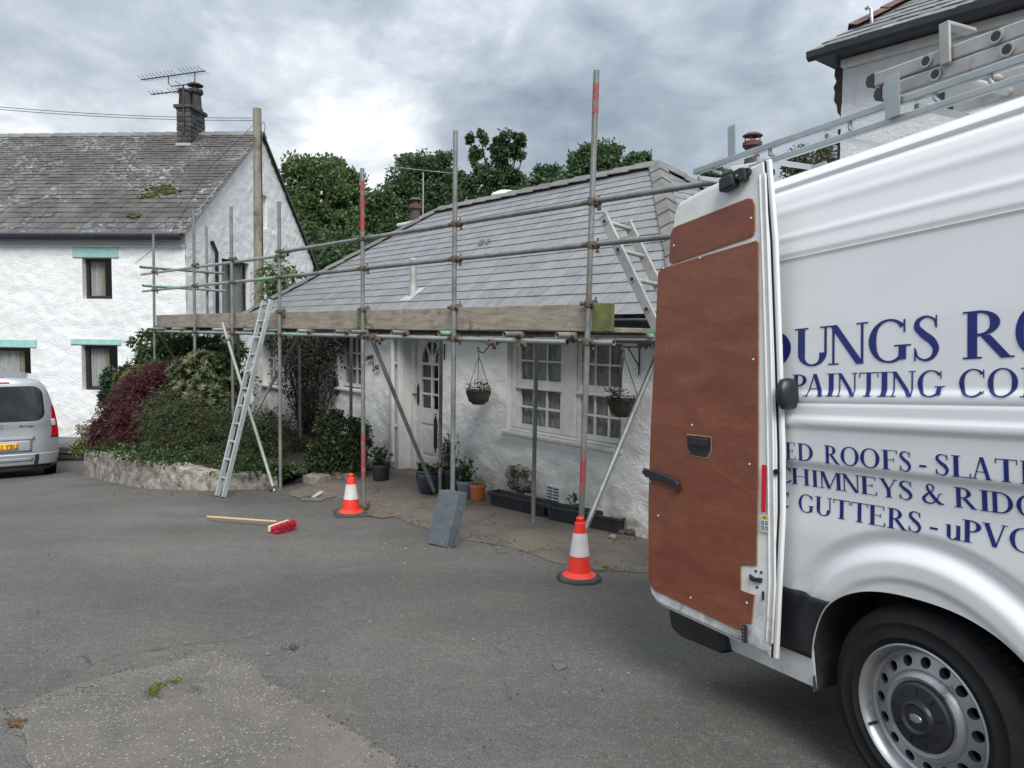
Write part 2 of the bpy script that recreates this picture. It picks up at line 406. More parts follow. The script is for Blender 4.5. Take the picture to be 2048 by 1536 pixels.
M['pole_wood'] = pm('weathered pole wood', (0.185, 0.165, 0.13), (0.29, 0.265, 0.215), 5, 0.85, bump=0.6, bscale=18, stretch=(6, 6, 0.5), dirt=(0.075, 0.085, 0.045), dscale=1.4, dthr=(0.52, 0.66))
def asphalt():
    m = MT('worn asphalt')
    base = m.ramp(m.noise(0.42, 5, 0.55, 0.5), [(0.32, (0.082, 0.078, 0.072)), (0.5, (0.104, 0.099, 0.091)), (0.68, (0.132, 0.126, 0.115))])
    warm = m.mixc(m.ramp(m.noise(0.9, 6, 0.6, 0.6), [(0.5, 0.0), (0.72, 0.42)]), base, (0.150, 0.122, 0.096))
    g = m.ramp(m.noise(170, 2, 0.8, 0.0), [(0.33, 0.38), (0.5, 0.95), (0.66, 1.75)])
    c = m.mixc(1.0, warm, g, 'MULTIPLY')
    c = m.mixc(m.ramp(m.noise(14, 8, 0.75, 0.4), [(0.3, 0.45), (0.5, 0.0)]), c, (0.055, 0.053, 0.05))
    c = m.mixc(m.ramp(m.noise(2.4, 9, 0.75, 0.8), [(0.36, 0.35), (0.5, 0.0)]), c, (0.075, 0.072, 0.068))
    c = m.mixc(m.ramp(m.noise(3.3, 9, 0.75, 0.5, stretch=(1, 2.2, 1)), [(0.56, 0.0), (0.74, 0.45)]), c, (0.185, 0.178, 0.165))
    v = m.n('ShaderNodeTexVoronoi'); v.inputs['Scale'].default_value = 75; m.l(m.pos(), v.inputs['Vector'])
    chip = m.math('MULTIPLY', m.math('LESS_THAN', v.outputs['Distance'], 0.34), m.math('GREATER_THAN', m.noise(31, 2, 0.5), 0.55))
    c = m.mixc(m.math('MULTIPLY', chip, 0.6), c, (0.24, 0.23, 0.215))
    mp_ = m.n('ShaderNodeMapping'); mp_.inputs['Rotation'].default_value = (0, 0, R(-38)); mp_.inputs['Scale'].default_value = (0.20, 0.85, 1); m.l(m.pos(), mp_.inputs['Vector'])
    bn = m.n('ShaderNodeTexNoise'); bn.inputs['Scale'].default_value = 1.0; bn.inputs['Detail'].default_value = 5; m.l(mp_.outputs[0], bn.inputs['Vector'])
    c = m.mixc(1.0, c, m.ramp(bn.outputs[0], [(0.36, 0.88), (0.5, 1.0), (0.62, 1.12)]), 'MULTIPLY')
    v2 = m.n('ShaderNodeTexVoronoi', feature='DISTANCE_TO_EDGE'); v2.inputs['Scale'].default_value = 0.55
    wv = m.n('ShaderNodeTexNoise'); wv.inputs['Scale'].default_value = 2.2; wv.inputs['Detail'].default_value = 7; m.l(m.pos(), wv.inputs['Vector'])
    ws_ = m.n('ShaderNodeVectorMath', operation='SCALE'); ws_.inputs['Scale'].default_value = 0.7; m.l(wv.outputs['Color'], ws_.inputs[0]); wa = m.n('ShaderNodeVectorMath', operation='ADD'); m.l(m.pos(), wa.inputs[0]); m.l(ws_.outputs[0], wa.inputs[1]); m.l(wa.outputs[0], v2.inputs['Vector'])
    ck = m.math('MULTIPLY', m.ramp(v2.outputs['Distance'], [(0.0, 1.0), (0.006, 0.0)]), m.ramp(m.noise(0.7, 3, 0.5), [(0.52, 0.0), (0.60, 0.75)]))
    c = m.mixc(ck, c, (0.028, 0.026, 0.022))
    m.color(c).set(Roughness=0.8, Specular_IOR_Level=0.35); m.bump(m.noise(130, 3, 0.75), 0.8, 0.008); m.bump(m.noise(9, 5, 0.6), 0.3, 0.02); return m.m
M['asphalt'] = asphalt()
def aggregate():
    m = MT('exposed aggregate patch')
    base = m.ramp(m.noise(2.2, 6, 0.6, 0.4), [(0.35, (0.088, 0.081, 0.073)), (0.65, (0.148, 0.130, 0.110))])
    v = m.n('ShaderNodeTexVoronoi'); v.inputs['Scale'].default_value = 72; v.inputs['Randomness'].default_value = 1.0; m.l(m.pos(), v.inputs['Vector'])
    sp = m.n('ShaderNodeSeparateColor'); m.l(v.outputs['Color'], sp.inputs[0])
    r = m.ramp(m.noise(1.6, 3, 0.5), [(0.4, 0.16), (0.62, 0.72)])
    chip = m.math('MULTIPLY', m.math('LESS_THAN', v.outputs['Distance'], 0.34), m.math('LESS_THAN', sp.outputs[0], r))
    cc = m.ramp(sp.outputs[1], [(0.0, (0.15, 0.145, 0.135)), (0.6, (0.22, 0.21, 0.195)), (1.0, (0.34, 0.325, 0.30))])
    c = m.mixc(1.0, base, m.ramp(m.noise(150, 3, 0.7), [(0.3, 0.5), (0.7, 1.5)]), 'MULTIPLY')
    c = m.mixc(chip, c, cc)
    m.color(c).set(Roughness=0.8); m.bump(v.outputs['Distance'], -0.5, 0.006); m.bump(m.noise(120, 4, 0.7), 0.5, 0.005); return m.m
M['aggregate'] = aggregate()
def apron():
    m = MT('old brownish concrete and tar')
    base = m.ramp(m.noise(1.1, 6, 0.6, 0.7), [(0.34, (0.09, 0.081, 0.072)), (0.5, (0.13, 0.113, 0.096)), (0.68, (0.175, 0.146, 0.117))])
    c = m.mixc(1.0, base, m.ramp(m.noise(95, 4, 0.75), [(0.3, 0.5), (0.7, 1.5)]), 'MULTIPLY')
    c = m.mixc(m.ramp(m.noise(2.2, 7, 0.7, 0.9), [(0.58, 0.0), (0.68, 0.7)]), c, (0.075, 0.082, 0.03))
    v = m.n('ShaderNodeTexVoronoi', feature='DISTANCE_TO_EDGE'); v.inputs['Scale'].default_value = 1.15
    d = m.n('ShaderNodeVectorMath', operation='ADD'); nn = m.n('ShaderNodeTexNoise'); nn.inputs['Scale'].default_value = 3.0; nn.inputs['Detail'].default_value = 5
    m.l(m.pos(), nn.inputs['Vector']); sc = m.n('ShaderNodeVectorMath', operation='SCALE'); sc.inputs['Scale'].default_value = 0.5; m.l(nn.outputs['Color'], sc.inputs[0])
    m.l(m.pos(), d.inputs[0]); m.l(sc.outputs[0], d.inputs[1]); m.l(d.outputs[0], v.inputs['Vector'])
    crack = m.ramp(v.outputs['Distance'], [(0.0, 1.0), (0.014, 0.0)])
    c = m.mixc(m.math('MULTIPLY', crack, 0.8), c, (0.035, 0.03, 0.022))
    m.color(c).set(Roughness=0.85); m.bump(m.noise(70, 5, 0.7), 0.5, 0.008); m.bump(crack, -0.5, 0.01); return m.m
M['apron'] = apron()
M['sand_patch'] = pm('sandy concrete patch', (0.19, 0.155, 0.118), (0.12, 0.102, 0.084), 9, 0.9, bump=0.6, bscale=70, dirt=(0.075, 0.068, 0.06), dscale=16, dthr=(0.47, 0.64))
M['soil'] = pm('dark bed soil', (0.028, 0.022, 0.016), (0.05, 0.04, 0.03), 12, 0.95, bump=1.0, bscale=30, bdist=0.03)
M['bed_wall'] = pm('whitewashed stone wall worn to grey', (0.40, 0.375, 0.33), (0.16, 0.14, 0.115), 6, 0.9, bump=0.9, bscale=16, bdist=0.03, dirt=(0.10, 0.085, 0.065), dscale=9, dthr=(0.5, 0.66))
M['terrace_stone'] = pm('dark terrace stone', (0.055, 0.05, 0.043), (0.10, 0.09, 0.075), 5, 0.9, bump=0.6, bscale=20, var=0.35)
M['terrace_top'] = pm('terrace paving', (0.10, 0.10, 0.10), (0.14, 0.135, 0.13), 3, 0.9, bump=0.3)
M['stone_slab'] = pm('lichened stone slab', (0.34, 0.31, 0.25), (0.16, 0.14, 0.11), 8, 0.9, bump=0.8, bscale=22, bdist=0.02)
def galv(name, c1, c2, rust=None, rough=0.42, metal=0.55):
    m = MT(name)
    c = m.mixc(m.ramp(m.noise(5, 6, 0.65, 0.4), [(0.35, 0.0), (0.65, 1.0)]), c1, c2)
    if rust: c = m.mixc(m.ramp(m.noise(2.6, 7, 0.7, 0.5), [(0.54, 0.0), (0.70, 0.8)]), c, rust)
    c = m.mixc(m.ramp(m.noise(26, 6, 0.7, 0.4), [(0.60, 0.0), (0.72, 0.6)]), c, (0.52, 0.53, 0.51))
    m.color(c).set(Roughness=rough, Metallic=metal); m.bump(m.noise(60, 5, 0.7), 0.15, 0.002); return m.m
M['tube'] = galv('weathered scaffold tube', (0.155, 0.165, 0.160), (0.26, 0.27, 0.26), (0.13, 0.105, 0.08), 0.5, 0.35)
M['tube_pale'] = galv('pale galvanised tube', (0.27, 0.285, 0.27), (0.38, 0.40, 0.38), (0.22, 0.27, 0.20), 0.42, 0.4)
M['coupler'] = pm('rusty coupler', (0.095, 0.068, 0.05), (0.15, 0.125, 0.105), 30, 0.8, 0.2, bump=0.4, bscale=80, var=0.25)
M['red_paint'] = pm('faded red paint', srgb(158, 56, 58), srgb(132, 68, 66), 14, 0.7, dirt=(0.17, 0.16, 0.15), dscale=14, dthr=(0.48, 0.62))
M['green_paint'] = pm('faded green paint', srgb(104, 150, 128), srgb(134, 168, 140), 12, 0.6, dirt=(0.2, 0.21, 0.2), dscale=14, dthr=(0.55, 0.7))
M['board'] = pm('weathered scaffold board', srgb(158, 149, 136), srgb(126, 117, 105), 3.2, 0.85, bump=0.5, bscale=22, bdist=0.006, stretch=(1.2, 1.2, 9), dirt=srgb(92, 80, 68), dscale=5, dthr=(0.56, 0.72))
M['board_green'] = pm('algae green board end', srgb(112, 116, 68), srgb(88, 92, 58), 9, 0.85, bump=0.5, bscale=25)
M['alu'] = pm('bright aluminium', (0.52, 0.55, 0.56), (0.42, 0.45, 0.46), 5, 0.42, 0.6, bump=0.08, bscale=60)
M['alu_old'] = pm('scuffed aluminium', (0.46, 0.455, 0.44), (0.35, 0.345, 0.33), 7, 0.5, 0.45, dirt=(0.16, 0.15, 0.14), dscale=14, dthr=(0.60, 0.72), bump=0.12)
M['galv_new'] = galv('bright galvanised steel', (0.36, 0.39, 0.40), (0.46, 0.49, 0.50), None, 0.4, 0.6)
# ================================================================== the ground
from mathutils.geometry import delaunay_2d_cdt
def struct(o): o['kind'] = 'structure'; return o
xs = [-400, -150, -60, -30, -18, -14] + list(np.arange(-12, 5.01, 0.12)) + [6, 8, 12, 20, 50, 150, 400]
ys = [-300, -100, -30, -10, -4, -1.5, -0.5] + list(np.arange(0, 18.01, 0.12)) + [20, 24, 30, 45, 80, 200, 600]
g = MB(); nx = len(xs)
for y in ys:
    for x in xs: g.v.append((x, y, gz(x, y)))
for j in range(len(ys) - 1):
    for i in range(nx - 1): k = j * nx + i; g.f.append((k, k + 1, k + nx + 1, k + nx))
struct(g.build('ground', M['asphalt'], smooth=180, fix=False))
def ragged(pts, step=0.12, amp=0.025, close=True):
    out = []
    for i in range(len(pts)):
        a = Vector(pts[i]); b = Vector(pts[(i + 1) % len(pts)]); n = max(1, int((b - a).length / step))
        for k in range(n):
            p = a.lerp(b, k / n); j = noise.noise_vector(Vector((p.x * 5.3, p.y * 5.3, 1.7)))
            out.append(Vector((p.x + j.x * amp * 2, p.y + j.y * amp * 2, 0)))
    return out
def sheet(name, outline, mat, off, grid=0.25):
    pts = [Vector((p.x, p.y)) for p in outline]; n = len(pts)
    edges = [(i, (i + 1) % n) for i in range(n)]
    x0 = min(p.x for p in pts); x1 = max(p.x for p in pts); y0 = min(p.y for p in pts); y1 = max(p.y for p in pts)
    extra = [Vector((x, y)) for x in np.arange(x0, x1, grid) for y in np.arange(y0, y1, grid)]
    def inside(p):
        c = False
        for i in range(n):
            a = pts[i]; b = pts[(i + 1) % n]
            if (a.y > p.y) != (b.y > p.y) and p.x < (b.x - a.x) * (p.y - a.y) / (b.y - a.y) + a.x: c = not c
        return c
    extra = [p for p in extra if inside(p)]
    vo, eo, fo, *_ = delaunay_2d_cdt(pts + extra, edges, [], 1, 1e-5)
    m = MB(); m.v = [(v.x, v.y, gz(v.x, v.y) + off) for v in vo]; m.f = [tuple(f) for f in fo]
    return m.build(name, mat, smooth=180)
G2 = lambda L: [on_ground(*p) for p in L]
struct(sheet('apron', ragged(G2([(590, 985), (700, 1000), (820, 1046), (905, 1078), (1010, 1092), (1120, 1128), (1200, 1142), (1330, 1150), (1330, 1075), (1180, 1035), (1000, 985), (900, 950), (820, 930), (760, 930), (690, 940)])), M['apron'], 0.004))
struct(sheet('aggregate_patch', ragged(G2([(440, 1302), (560, 1372), (690, 1452), (830, 1546), (880, 1590), (300, 1640), (90, 1580), (20, 1420), (150, 1370), (280, 1340), (380, 1318)]), 0.05, 0.02), M['aggregate'], 0.006))
struct(sheet('concrete_patch', ragged(G2([(690, 1005), (730, 990), (780, 990), (800, 1012), (803, 1032), (760, 1038), (715, 1028)]), 0.06, 0.02), M['sand_patch'], 0.009))
struct(sheet('rubble_patch', ragged(G2([(575, 985), (600, 978), (635, 970), (668, 978), (672, 992), (640, 1003), (612, 1002), (590, 996)]), 0.06, 0.03), M['sand_patch'], 0.009))
# ------------------------------------------------------------------ building kit
def wall_mesh(name, parent, mat, u0, u1, z0, z1, step, openings, amp, freq, mp, top=None, reveal=0.12, seed=0.0, lowboost=0.0, reveal_mat=None):
    def brk(a, b, extra):
        L = list(np.linspace(a, b, max(2, int(abs(b - a) / step) + 1))) + [e for e in extra if a < e < b]
        L = sorted(L); o = [L[0]]
        for v in L[1:]:
            if v - o[-1] > step * 0.25 or v in extra:
                if v in extra and v - o[-1] <= step * 0.25 and o[-1] not in extra and len(o) > 1: o[-1] = v
                else: o.append(v)
        return o
    us = brk(u0, u1, [o[0] for o in openings] + [o[1] for o in openings]); zs = brk(z0, z1, [o[2] for o in openings] + [o[3] for o in openings])
    m = MB(); nu = len(us)
    for z in zs:
        for u in us:
            zz = min(z, top(u)) if top else z
            edge = any(o[0] - 1e-6 <= u <= o[1] + 1e-6 and o[2] - 1e-6 <= z <= o[3] + 1e-6 for o in openings)
            p = Vector((u * freq + seed, zz * freq * 1.25, seed * 0.7))
            a = amp * (1 + lowboost * max(0, 1 - (zz - z0) / 1.1))
            d = 0 if edge else a * (noise.fractal(p, 0.9, 2.1, 4) + 0.5 * abs(noise.noise(p * 0.45)))
            m.v.append(mp(u, zz, d))
    for j in range(len(zs) - 1):
        for i in range(nu - 1):
            cu = (us[i] + us[i + 1]) / 2; cz = (zs[j] + zs[j + 1]) / 2
            if any(o[0] < cu < o[1] and o[2] < cz < o[3] for o in openings): continue
            if top and zs[j] >= max(top(us[i]), top(us[i + 1])): continue
            k = j * nu + i; m.f.append((k, k + 1, k + nu + 1, k + nu))
    o = m.build(name, mat, parent, smooth=60)
    for (a, b, c, d) in [q[:4] for q in openings]:
        r = MB()
        for (p, q) in (((a, c), (b, c)), ((b, c), (b, d)), ((b, d), (a, d)), ((a, d), (a, c))):
            r.add([mp(p[0], p[1], 0.0), mp(q[0], q[1], 0.0), mp(q[0], q[1], -reveal), mp(p[0], p[1], -reveal)], [(0, 1, 2, 3)])
        r.build('window_reveal', reveal_mat or mat, parent)
    return o
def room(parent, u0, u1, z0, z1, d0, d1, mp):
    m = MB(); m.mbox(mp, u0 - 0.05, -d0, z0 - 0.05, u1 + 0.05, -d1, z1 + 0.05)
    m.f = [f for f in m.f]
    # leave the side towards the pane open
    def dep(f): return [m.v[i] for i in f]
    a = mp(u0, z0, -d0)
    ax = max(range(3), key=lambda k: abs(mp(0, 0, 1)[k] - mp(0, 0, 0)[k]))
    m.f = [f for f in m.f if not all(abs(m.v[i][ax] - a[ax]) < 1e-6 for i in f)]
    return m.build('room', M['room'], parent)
def curtain(parent, u0, u1, z0, z1, d, mp, mat, folds=7, amp=0.02):
    m = MB(); m.grid(lambda s, t: mp(u0 + (u1 - u0) * s, z0 + (z1 - z0) * t, -d + amp * math.sin(s * folds * 6.283) + amp * 0.4 * math.sin(s * folds * 15 + 1)), 60, 2)
    return m.build('curtain', mat, parent, smooth=180, fix=False)
def simple_window(parent, u0, u1, z0, z1, d, mp, mat, fw=0.07, split=None, curtains=()):
    """dark framed casement: frame > pane(s)"""
    f = MB(); t = 0.06
    f.mbox(mp, u0, -d, z0, u0 + fw, -d - t, z1); f.mbox(mp, u1 - fw, -d, z0, u1, -d - t, z1)
    f.mbox(mp, u0 + fw, -d, z0, u1 - fw, -d - t, z0 + fw); f.mbox(mp, u0 + fw, -d, z1 - fw, u1 - fw, -d - t, z1)
    cuts = [u0 + fw]
    if split:
        s = u0 + (u1 - u0) * split; f.mbox(mp, s - fw * 0.45, -d - 0.004, z0 + fw, s + fw * 0.45, -d - t, z1 - fw); cuts += [s - fw * 0.45, s + fw * 0.45]
    cuts.append(u1 - fw)
    fr = f.build('window', mat, parent, bevel=0.006)
    s = MB(); s.mbox(mp, u0 - 0.02, -d + 0.07, z0 - 0.035, u1 + 0.02, -d - t, z0 - 0.002); s.build('sill', mat, fr)
    for k in range(0, len(cuts), 2):
        p = MB(); p.mbox(mp, cuts[k], -d - 0.025, z0 + fw, cuts[k + 1], -d - 0.031, z1 - fw); p.build('pane', M['glass'], fr)
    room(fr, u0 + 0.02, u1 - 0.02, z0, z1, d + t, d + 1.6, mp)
    for (a, b, mt) in curtains: curtain(fr, u0 + (u1 - u0) * a, u0 + (u1 - u0) * b, z0 + 0.05, z1 - 0.05, d + t + 0.035, mp, mt, 4)
    return fr
def bar_window(parent, u0, u1, z0, z1, d, mp, mat, cols, rows, transom=None, curt=True):
    """white window of many small panes; transom splits it into two rows of sashes"""
    f = MB(); fw = 0.032; t = 0.05
    f.mbox(mp, u0, -d, z0, u0 + fw, -d - t, z1); f.mbox(mp, u1 - fw, -d, z0, u1, -d - t, z1)
    f.mbox(mp, u0 + fw, -d, z0, u1 - fw, -d - t, z0 + fw); f.mbox(mp, u0 + fw, -d, z1 - fw, u1 - fw, -d - t, z1)
    fr = f.build('window', mat, parent, bevel=0.005)
    zones = [(z0 + fw, z1 - fw)]
    if transom:
        r = MB(); r.mbox(mp, u0 + fw, -d + 0.012, transom - 0.035, u1 - fw, -d - t, transom + 0.035); r.build('transom', mat, fr, bevel=0.006)
        r = MB(); r.mbox(mp, u0 + 0.01, -d + 0.035, transom - 0.05, u1 - 0.01, -d + 0.013, transom - 0.028); r.build('drip_rail', mat, fr, bevel=0.004)
        zones = [(z0 + fw, transom - 0.035), (transom + 0.035, z1 - fw)]
    a, b = u0 + fw, u1 - fw
    for (za, zb), nr in zip(zones, rows):
        sf = MB(); sw = 0.026
        sf.mbox(mp, a, -d - 0.006, za, a + sw, -d - t + 0.004, zb); sf.mbox(mp, b - sw, -d - 0.006, za, b, -d - t + 0.004, zb)
        sf.mbox(mp, a + sw, -d - 0.006, za, b - sw, -d - t + 0.004, za + sw); sf.mbox(mp, a + sw, -d - 0.006, zb - sw, b - sw, -d - t + 0.004, zb)
        sf.build('sash', mat, fr, bevel=0.003)
        ia, ib, ja, jb = a + sw, b - sw, za + sw, zb - sw; bw = 0.025
        for k in range(1, cols):
            x = ia + (ib - ia) * k / cols; m = MB(); m.mbox(mp, x - bw / 2, -d - 0.008, ja, x + bw / 2, -d - 0.04, jb); m.build('glazing_bar', mat, fr, bevel=0.003)
        for k in range(1, nr):
            z = ja + (jb - ja) * k / nr; m = MB(); m.mbox(mp, ia, -d - 0.010, z - bw / 2, ib, -d - 0.042, z + bw / 2); m.build('glazing_bar', mat, fr, bevel=0.003)
        for i in range(cols):
            for k in range(nr):
                m = MB(); xa = ia + (ib - ia) * i / cols; xb = ia + (ib - ia) * (i + 1) / cols; ya = ja + (jb - ja) * k / nr; yb = ja + (jb - ja) * (k + 1) / nr
                e = random.uniform(-0.002, 0.002)
                m.mbox(mp, xa + bw / 2, -d - 0.026 + e, ya + bw / 2, xb - bw / 2, -d - 0.030 + e, yb - bw / 2); m.build('pane', M['glass'], fr)
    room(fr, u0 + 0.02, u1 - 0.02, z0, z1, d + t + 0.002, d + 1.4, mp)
    if curt: curtain(fr, u0 + 0.03, u1 - 0.03, z0 + 0.02, z1 - 0.02, d + t + 0.025, mp, M['net_dim'], 9, 0.012)
    return fr
def clip_poly(P, a, b, c):
    out = []
    for i in range(len(P)):
        p, q = P[i], P[(i + 1) % len(P)]; fp = a * p[0] + b * p[1] - c; fq = a * q[0] + b * q[1] - c
        if fp <= 0: out.append(p)
        if (fp < 0 < fq) or (fq < 0 < fp): t = fp / (fp - fq); out.append((p[0] + (q[0] - p[0]) * t, p[1] + (q[1] - p[1]) * t))
    return out
def slate_roof(parent, fr, org, ux, us, courses, wfun, x0, x1, clips, mat, thick, lift, maxparts, jitter=0.0, name='slate', skip=None):
    """courses: list of (s_tail, visible length). parts = the slates nearest the camera, the rest one joined mesh"""
    org = Vector(org); ux = Vector(ux).normalized(); us = Vector(us).normalized(); nn = ux.cross(us)
    var = []
    for k in range(5):
        j = [random.uniform(-jitter, jitter) for _ in range(6)]
        m = MB(); m.add([(-0.5 + j[0], j[1], 0), (0.5 + j[2], j[3], 0), (0.5, 1, 0), (-0.5, 1, 0), (-0.5 + j[0], j[1], thick), (0.5 + j[2], j[3], thick), (0.5, 1, thick), (-0.5, 1, thick)],
                        [(0, 3, 2, 1), (4, 5, 6, 7), (0, 1, 5, 4), (1, 2, 6, 5), (2, 3, 7, 6), (3, 0, 4, 7)])
        me = m.mesh(name); me.materials.append(mat); var.append((m, me))
    items = []; gap = 0.007
    for ci, (s, gl) in enumerate(courses):
        x = x0 - random.random() * 0.25 if jitter else x0 - (0.5 * wfun() if ci % 2 else 0)
        Ln = gl * 1.75
        while x < x1:
            w = wfun(); a, b = max(x, x0), min(x + w, x1); x += w
            if b - a < 0.03: continue
            quad = [(a + gap / 2, s), (b - gap / 2, s), (b - gap / 2, s + Ln), (a + gap / 2, s + Ln)]
            P = quad
            for c in clips: P = clip_poly(P, *c) if P else P
            if len(P) < 3: continue
            if skip and skip((a + b) / 2, s): continue
            full = all(c[0] * p[0] + c[1] * p[1] <= c[2] + 1e-6 for c in clips for p in quad)
            items.append((a, b, s, Ln, P, full))
    def key(it):
        L = org + ux * ((it[0] + it[1]) / 2) + us * it[2]; return (fr.world(*L) - EYE).length
    items.sort(key=key)
    rest = MB()
    for k, (a, b, s, Ln, P, full) in enumerate(items):
        j = random.uniform(-0.3, 0.3) * lift * (1 if jitter else 0.3)
        tl = (us * Ln - nn * (lift + j)).normalized(); tn = ux.cross(tl)
        o0 = org + nn * (lift + j)
        tw = random.uniform(-1, 1) * (0.012 if jitter else 0.003)
        if full:
            c = o0 + ux * ((a + b) / 2) + us * s; w = b - a - gap; ax = (ux + us * tw).normalized()
            Mx = Matrix(((ax.x * w, tl.x * Ln, tn.x, c.x), (ax.y * w, tl.y * Ln, tn.y, c.y), (ax.z * w, tl.z * Ln, tn.z, c.z), (0, 0, 0, 1)))
            mb, me = var[random.randrange(5)]
            if k < maxparts: o = link_mesh(name, me, parent); o.matrix_local = Mx
            else: rest.add([Mx @ Vector(v) for v in mb.v], mb.f)
        else:
            f = lambda p, h: o0 + ux * p[0] + us * s + tl * (p[1] - s) + tn * h
            n = len(P); mb = MB(); mb.add([f(p, 0) for p in P] + [f(p, thick) for p in P], [tuple(reversed(range(n))), tuple(range(n, 2 * n))] + [(i, (i + 1) % n, n + (i + 1) % n, n + i) for i in range(n)])
            if k < maxparts: mb.build(name, mat, parent, fix=False)
            else: rest.add(mb.v, mb.f)
    if rest.v: rest.build(name, mat, parent, kind='stuff', fix=False)
def ridge_row(parent, p, q, mat, n, w=0.17, drop=0.62, L=1.06, side=(0, 0, 1), name='ridge_tile'):
    p = Vector(p); q = Vector(q); d = (q - p) / n; t = d.normalized(); sd = t.cross(Vector((0, 0, 1))).normalized(); up = sd.cross(t)
    for k in range(n):
        a = p + d * k; b = a + d * L; m = MB(); h = 0.018; e = Vector((0, 0, 0.012 + random.uniform(-0.004, 0.004)))
        jw = w * random.uniform(0.97, 1.03)
        for c, lf in ((a, 0.02), (b, 0.0)):
            c = c + up * (0.045 + lf)
            for o_ in (h, 0.0): m.v += [tuple(c + sd * jw - up * (jw * drop) + up * o_), tuple(c + up * (o_ + 0.012)), tuple(c - sd * jw - up * (jw * drop) + up * o_)]
        m.f = [(0, 1, 7, 6), (1, 2, 8, 7), (3, 9, 10, 4), (4, 10, 11, 5), (0, 6, 9, 3), (2, 5, 11, 8), (0, 3, 4, 1), (1, 4, 5, 2), (6, 7, 10, 9), (7, 8, 11, 10)]
        m.build(name, mat, parent, bevel=0.006)
def chimney_pot(parent, c, h, r, mat, cowl=None, name='chimney_pot'):
    m = MB(); m.lathe([(r * 1.15, 0), (r * 1.15, h * 0.1), (r, h * 0.14), (r * 0.88, h * 0.85), (r * 1.08, h * 0.88), (r * 1.08, h), (r * 0.8, h), (r * 0.78, h * 0.6)], 18, c); p = m.build(name, mat, parent, smooth=35)
    if cowl:
        c = Vector(c) + Vector((0, 0, h)); k = MB()
        k.lathe([(r * 1.25, -0.02), (r * 1.25, 0.06), (r * 0.9, 0.09), (r * 0.9, 0.02)], 18, c, None, False)
        for i in range(4):
            a = i * math.pi / 2 + 0.4; k.beam(c + Vector((r * 0.95 * math.cos(a), r * 0.95 * math.sin(a), 0.05)), c + Vector((r * 0.95 * math.cos(a), r * 0.95 * math.sin(a), 0.2)), 0.025, 0.01)
        k.lathe([(0.0, 0.20), (r * 1.3, 0.185), (r * 1.3, 0.20), (r * 0.8, 0.25), (0.0, 0.27)], 18, c)
        k.build('cowl', cowl, p, smooth=35)
    return p

# ================================================================== the low cottage behind the scaffold
FC = Frame((1.39, 7.621, 0), R(39.5 - 90))
cot = thing('cottage', 'low white cottage with new blue grey slate roof behind the scaffold', 'cottage', FC.loc, FC.rz)
XL, XR, DEP = -10.9, 0.42, 5.7
dl = FC.pix(836, 800, 0.22).x; dr = dl + 0.80
openC = [(-2.29, -0.36, 0.77, 1.97), (dl - 0.10, dr + 0.08, -0.11, 1.99), (-6.92, -5.98, 1.02, 1.95), (-10.35, -9.05, 0.86, 1.95)]
wall_mesh('front_wall', cot, M['render_cottage'], XL, XR, -0.4, 2.16, 0.045, openC, 0.014, 5.0, ident, reveal=0.22, seed=3.3, lowboost=1.3, reveal_mat=M['smooth_render'])
m = MB(); m.box(XR - 0.25, 0.05, -0.4, XR, DEP, 2.16); m.build('side_wall', M['render_cottage'], cot)
m = MB(); m.box(XL, 0.05, -0.4, XL + 0.25, DEP, 2.16); m.build('side_wall', M['render_cottage'], cot)
m = MB(); m.box(XL + 0.25, DEP - 0.25, -0.4, XR - 0.25, DEP, 2.16); m.build('rear_wall', M['render_cottage'], cot)
# window pair by the van, the panel between, the sill
bar_window(cot, -2.20, -1.36, 0.81, 1.95, 0.10, ident, M['white_frame'], 3, (2, 2), 1.365)
bar_window(cot, -1.13, -0.37, 0.81, 1.95, 0.10, ident, M['white_frame'], 3, (2, 2), 1.365)
m = MB(); m.box(-1.355, 0.085, 0.81, -1.135, 0.16, 1.95); m.build('window_post', M['white_frame'], cot, bevel=0.006)
m = MB(); m.box(-2.285, 0.08, 0.81, -2.205, 0.16, 1.95); m.build('window_post', M['white_frame'], cot, bevel=0.006)
m = MB(); m.box(-2.33, -0.05, 0.735, -0.33, 0.14, 0.778); m.box(-2.29, 0.02, 0.779, -0.36, 0.14, 0.806); m.build('window_sill', M['white_frame'], cot, bevel=0.008)
bar_window(cot, -6.92, -5.98, 1.04, 1.93, 0.10, ident, M['white_frame'], 4, (3,), None)
m = MB(); m.box(-6.97, -0.05, 0.975, -5.93, 0.14, 1.018); m.build('window_sill', M['white_frame'], cot, bevel=0.008)
bar_window(cot, -10.35, -9.05, 0.88, 1.93, 0.10, ident, M['white_frame'], 5, (4,), None)
m = MB(); m.box(-10.40, -0.05, 0.815, -9.0, 0.14, 0.858); m.build('window_sill', M['white_frame'], cot, bevel=0.008)
# door
yd = 0.20
m = MB(); m.box(dl - 0.10, yd - 0.05, -0.11, dl - 0.005, yd + 0.06, 1.99); m.box(dr + 0.005, yd - 0.05, -0.11, dr + 0.08, yd + 0.06, 1.99); m.box(dl - 0.005, yd - 0.05, 1.93, dr + 0.005, yd + 0.06, 1.99); m.build('door_frame', M['white_frame'], cot, bevel=0.008)
gx = [dl + 0.13, (dl + dr) / 2 - 0.022, (dl + dr) / 2 + 0.022, dr - 0.13]
gzs = [(0.855, 1.055), (1.085, 1.285), (1.315, 1.50)]
wd = MB()
wd.box(dl, yd, 0.0, gx[0], yd + 0.045, 1.925); wd.box(gx[3], yd, 0.0, dr, yd + 0.045, 1.925); wd.box(gx[0], yd, 0.0, gx[3], yd + 0.045, 0.13); wd.box(gx[0], yd, 0.63, gx[3], yd + 0.045, 0.855)
wd.box(gx[1], yd + 0.004, 0.855, gx[2], yd + 0.045, 1.50)
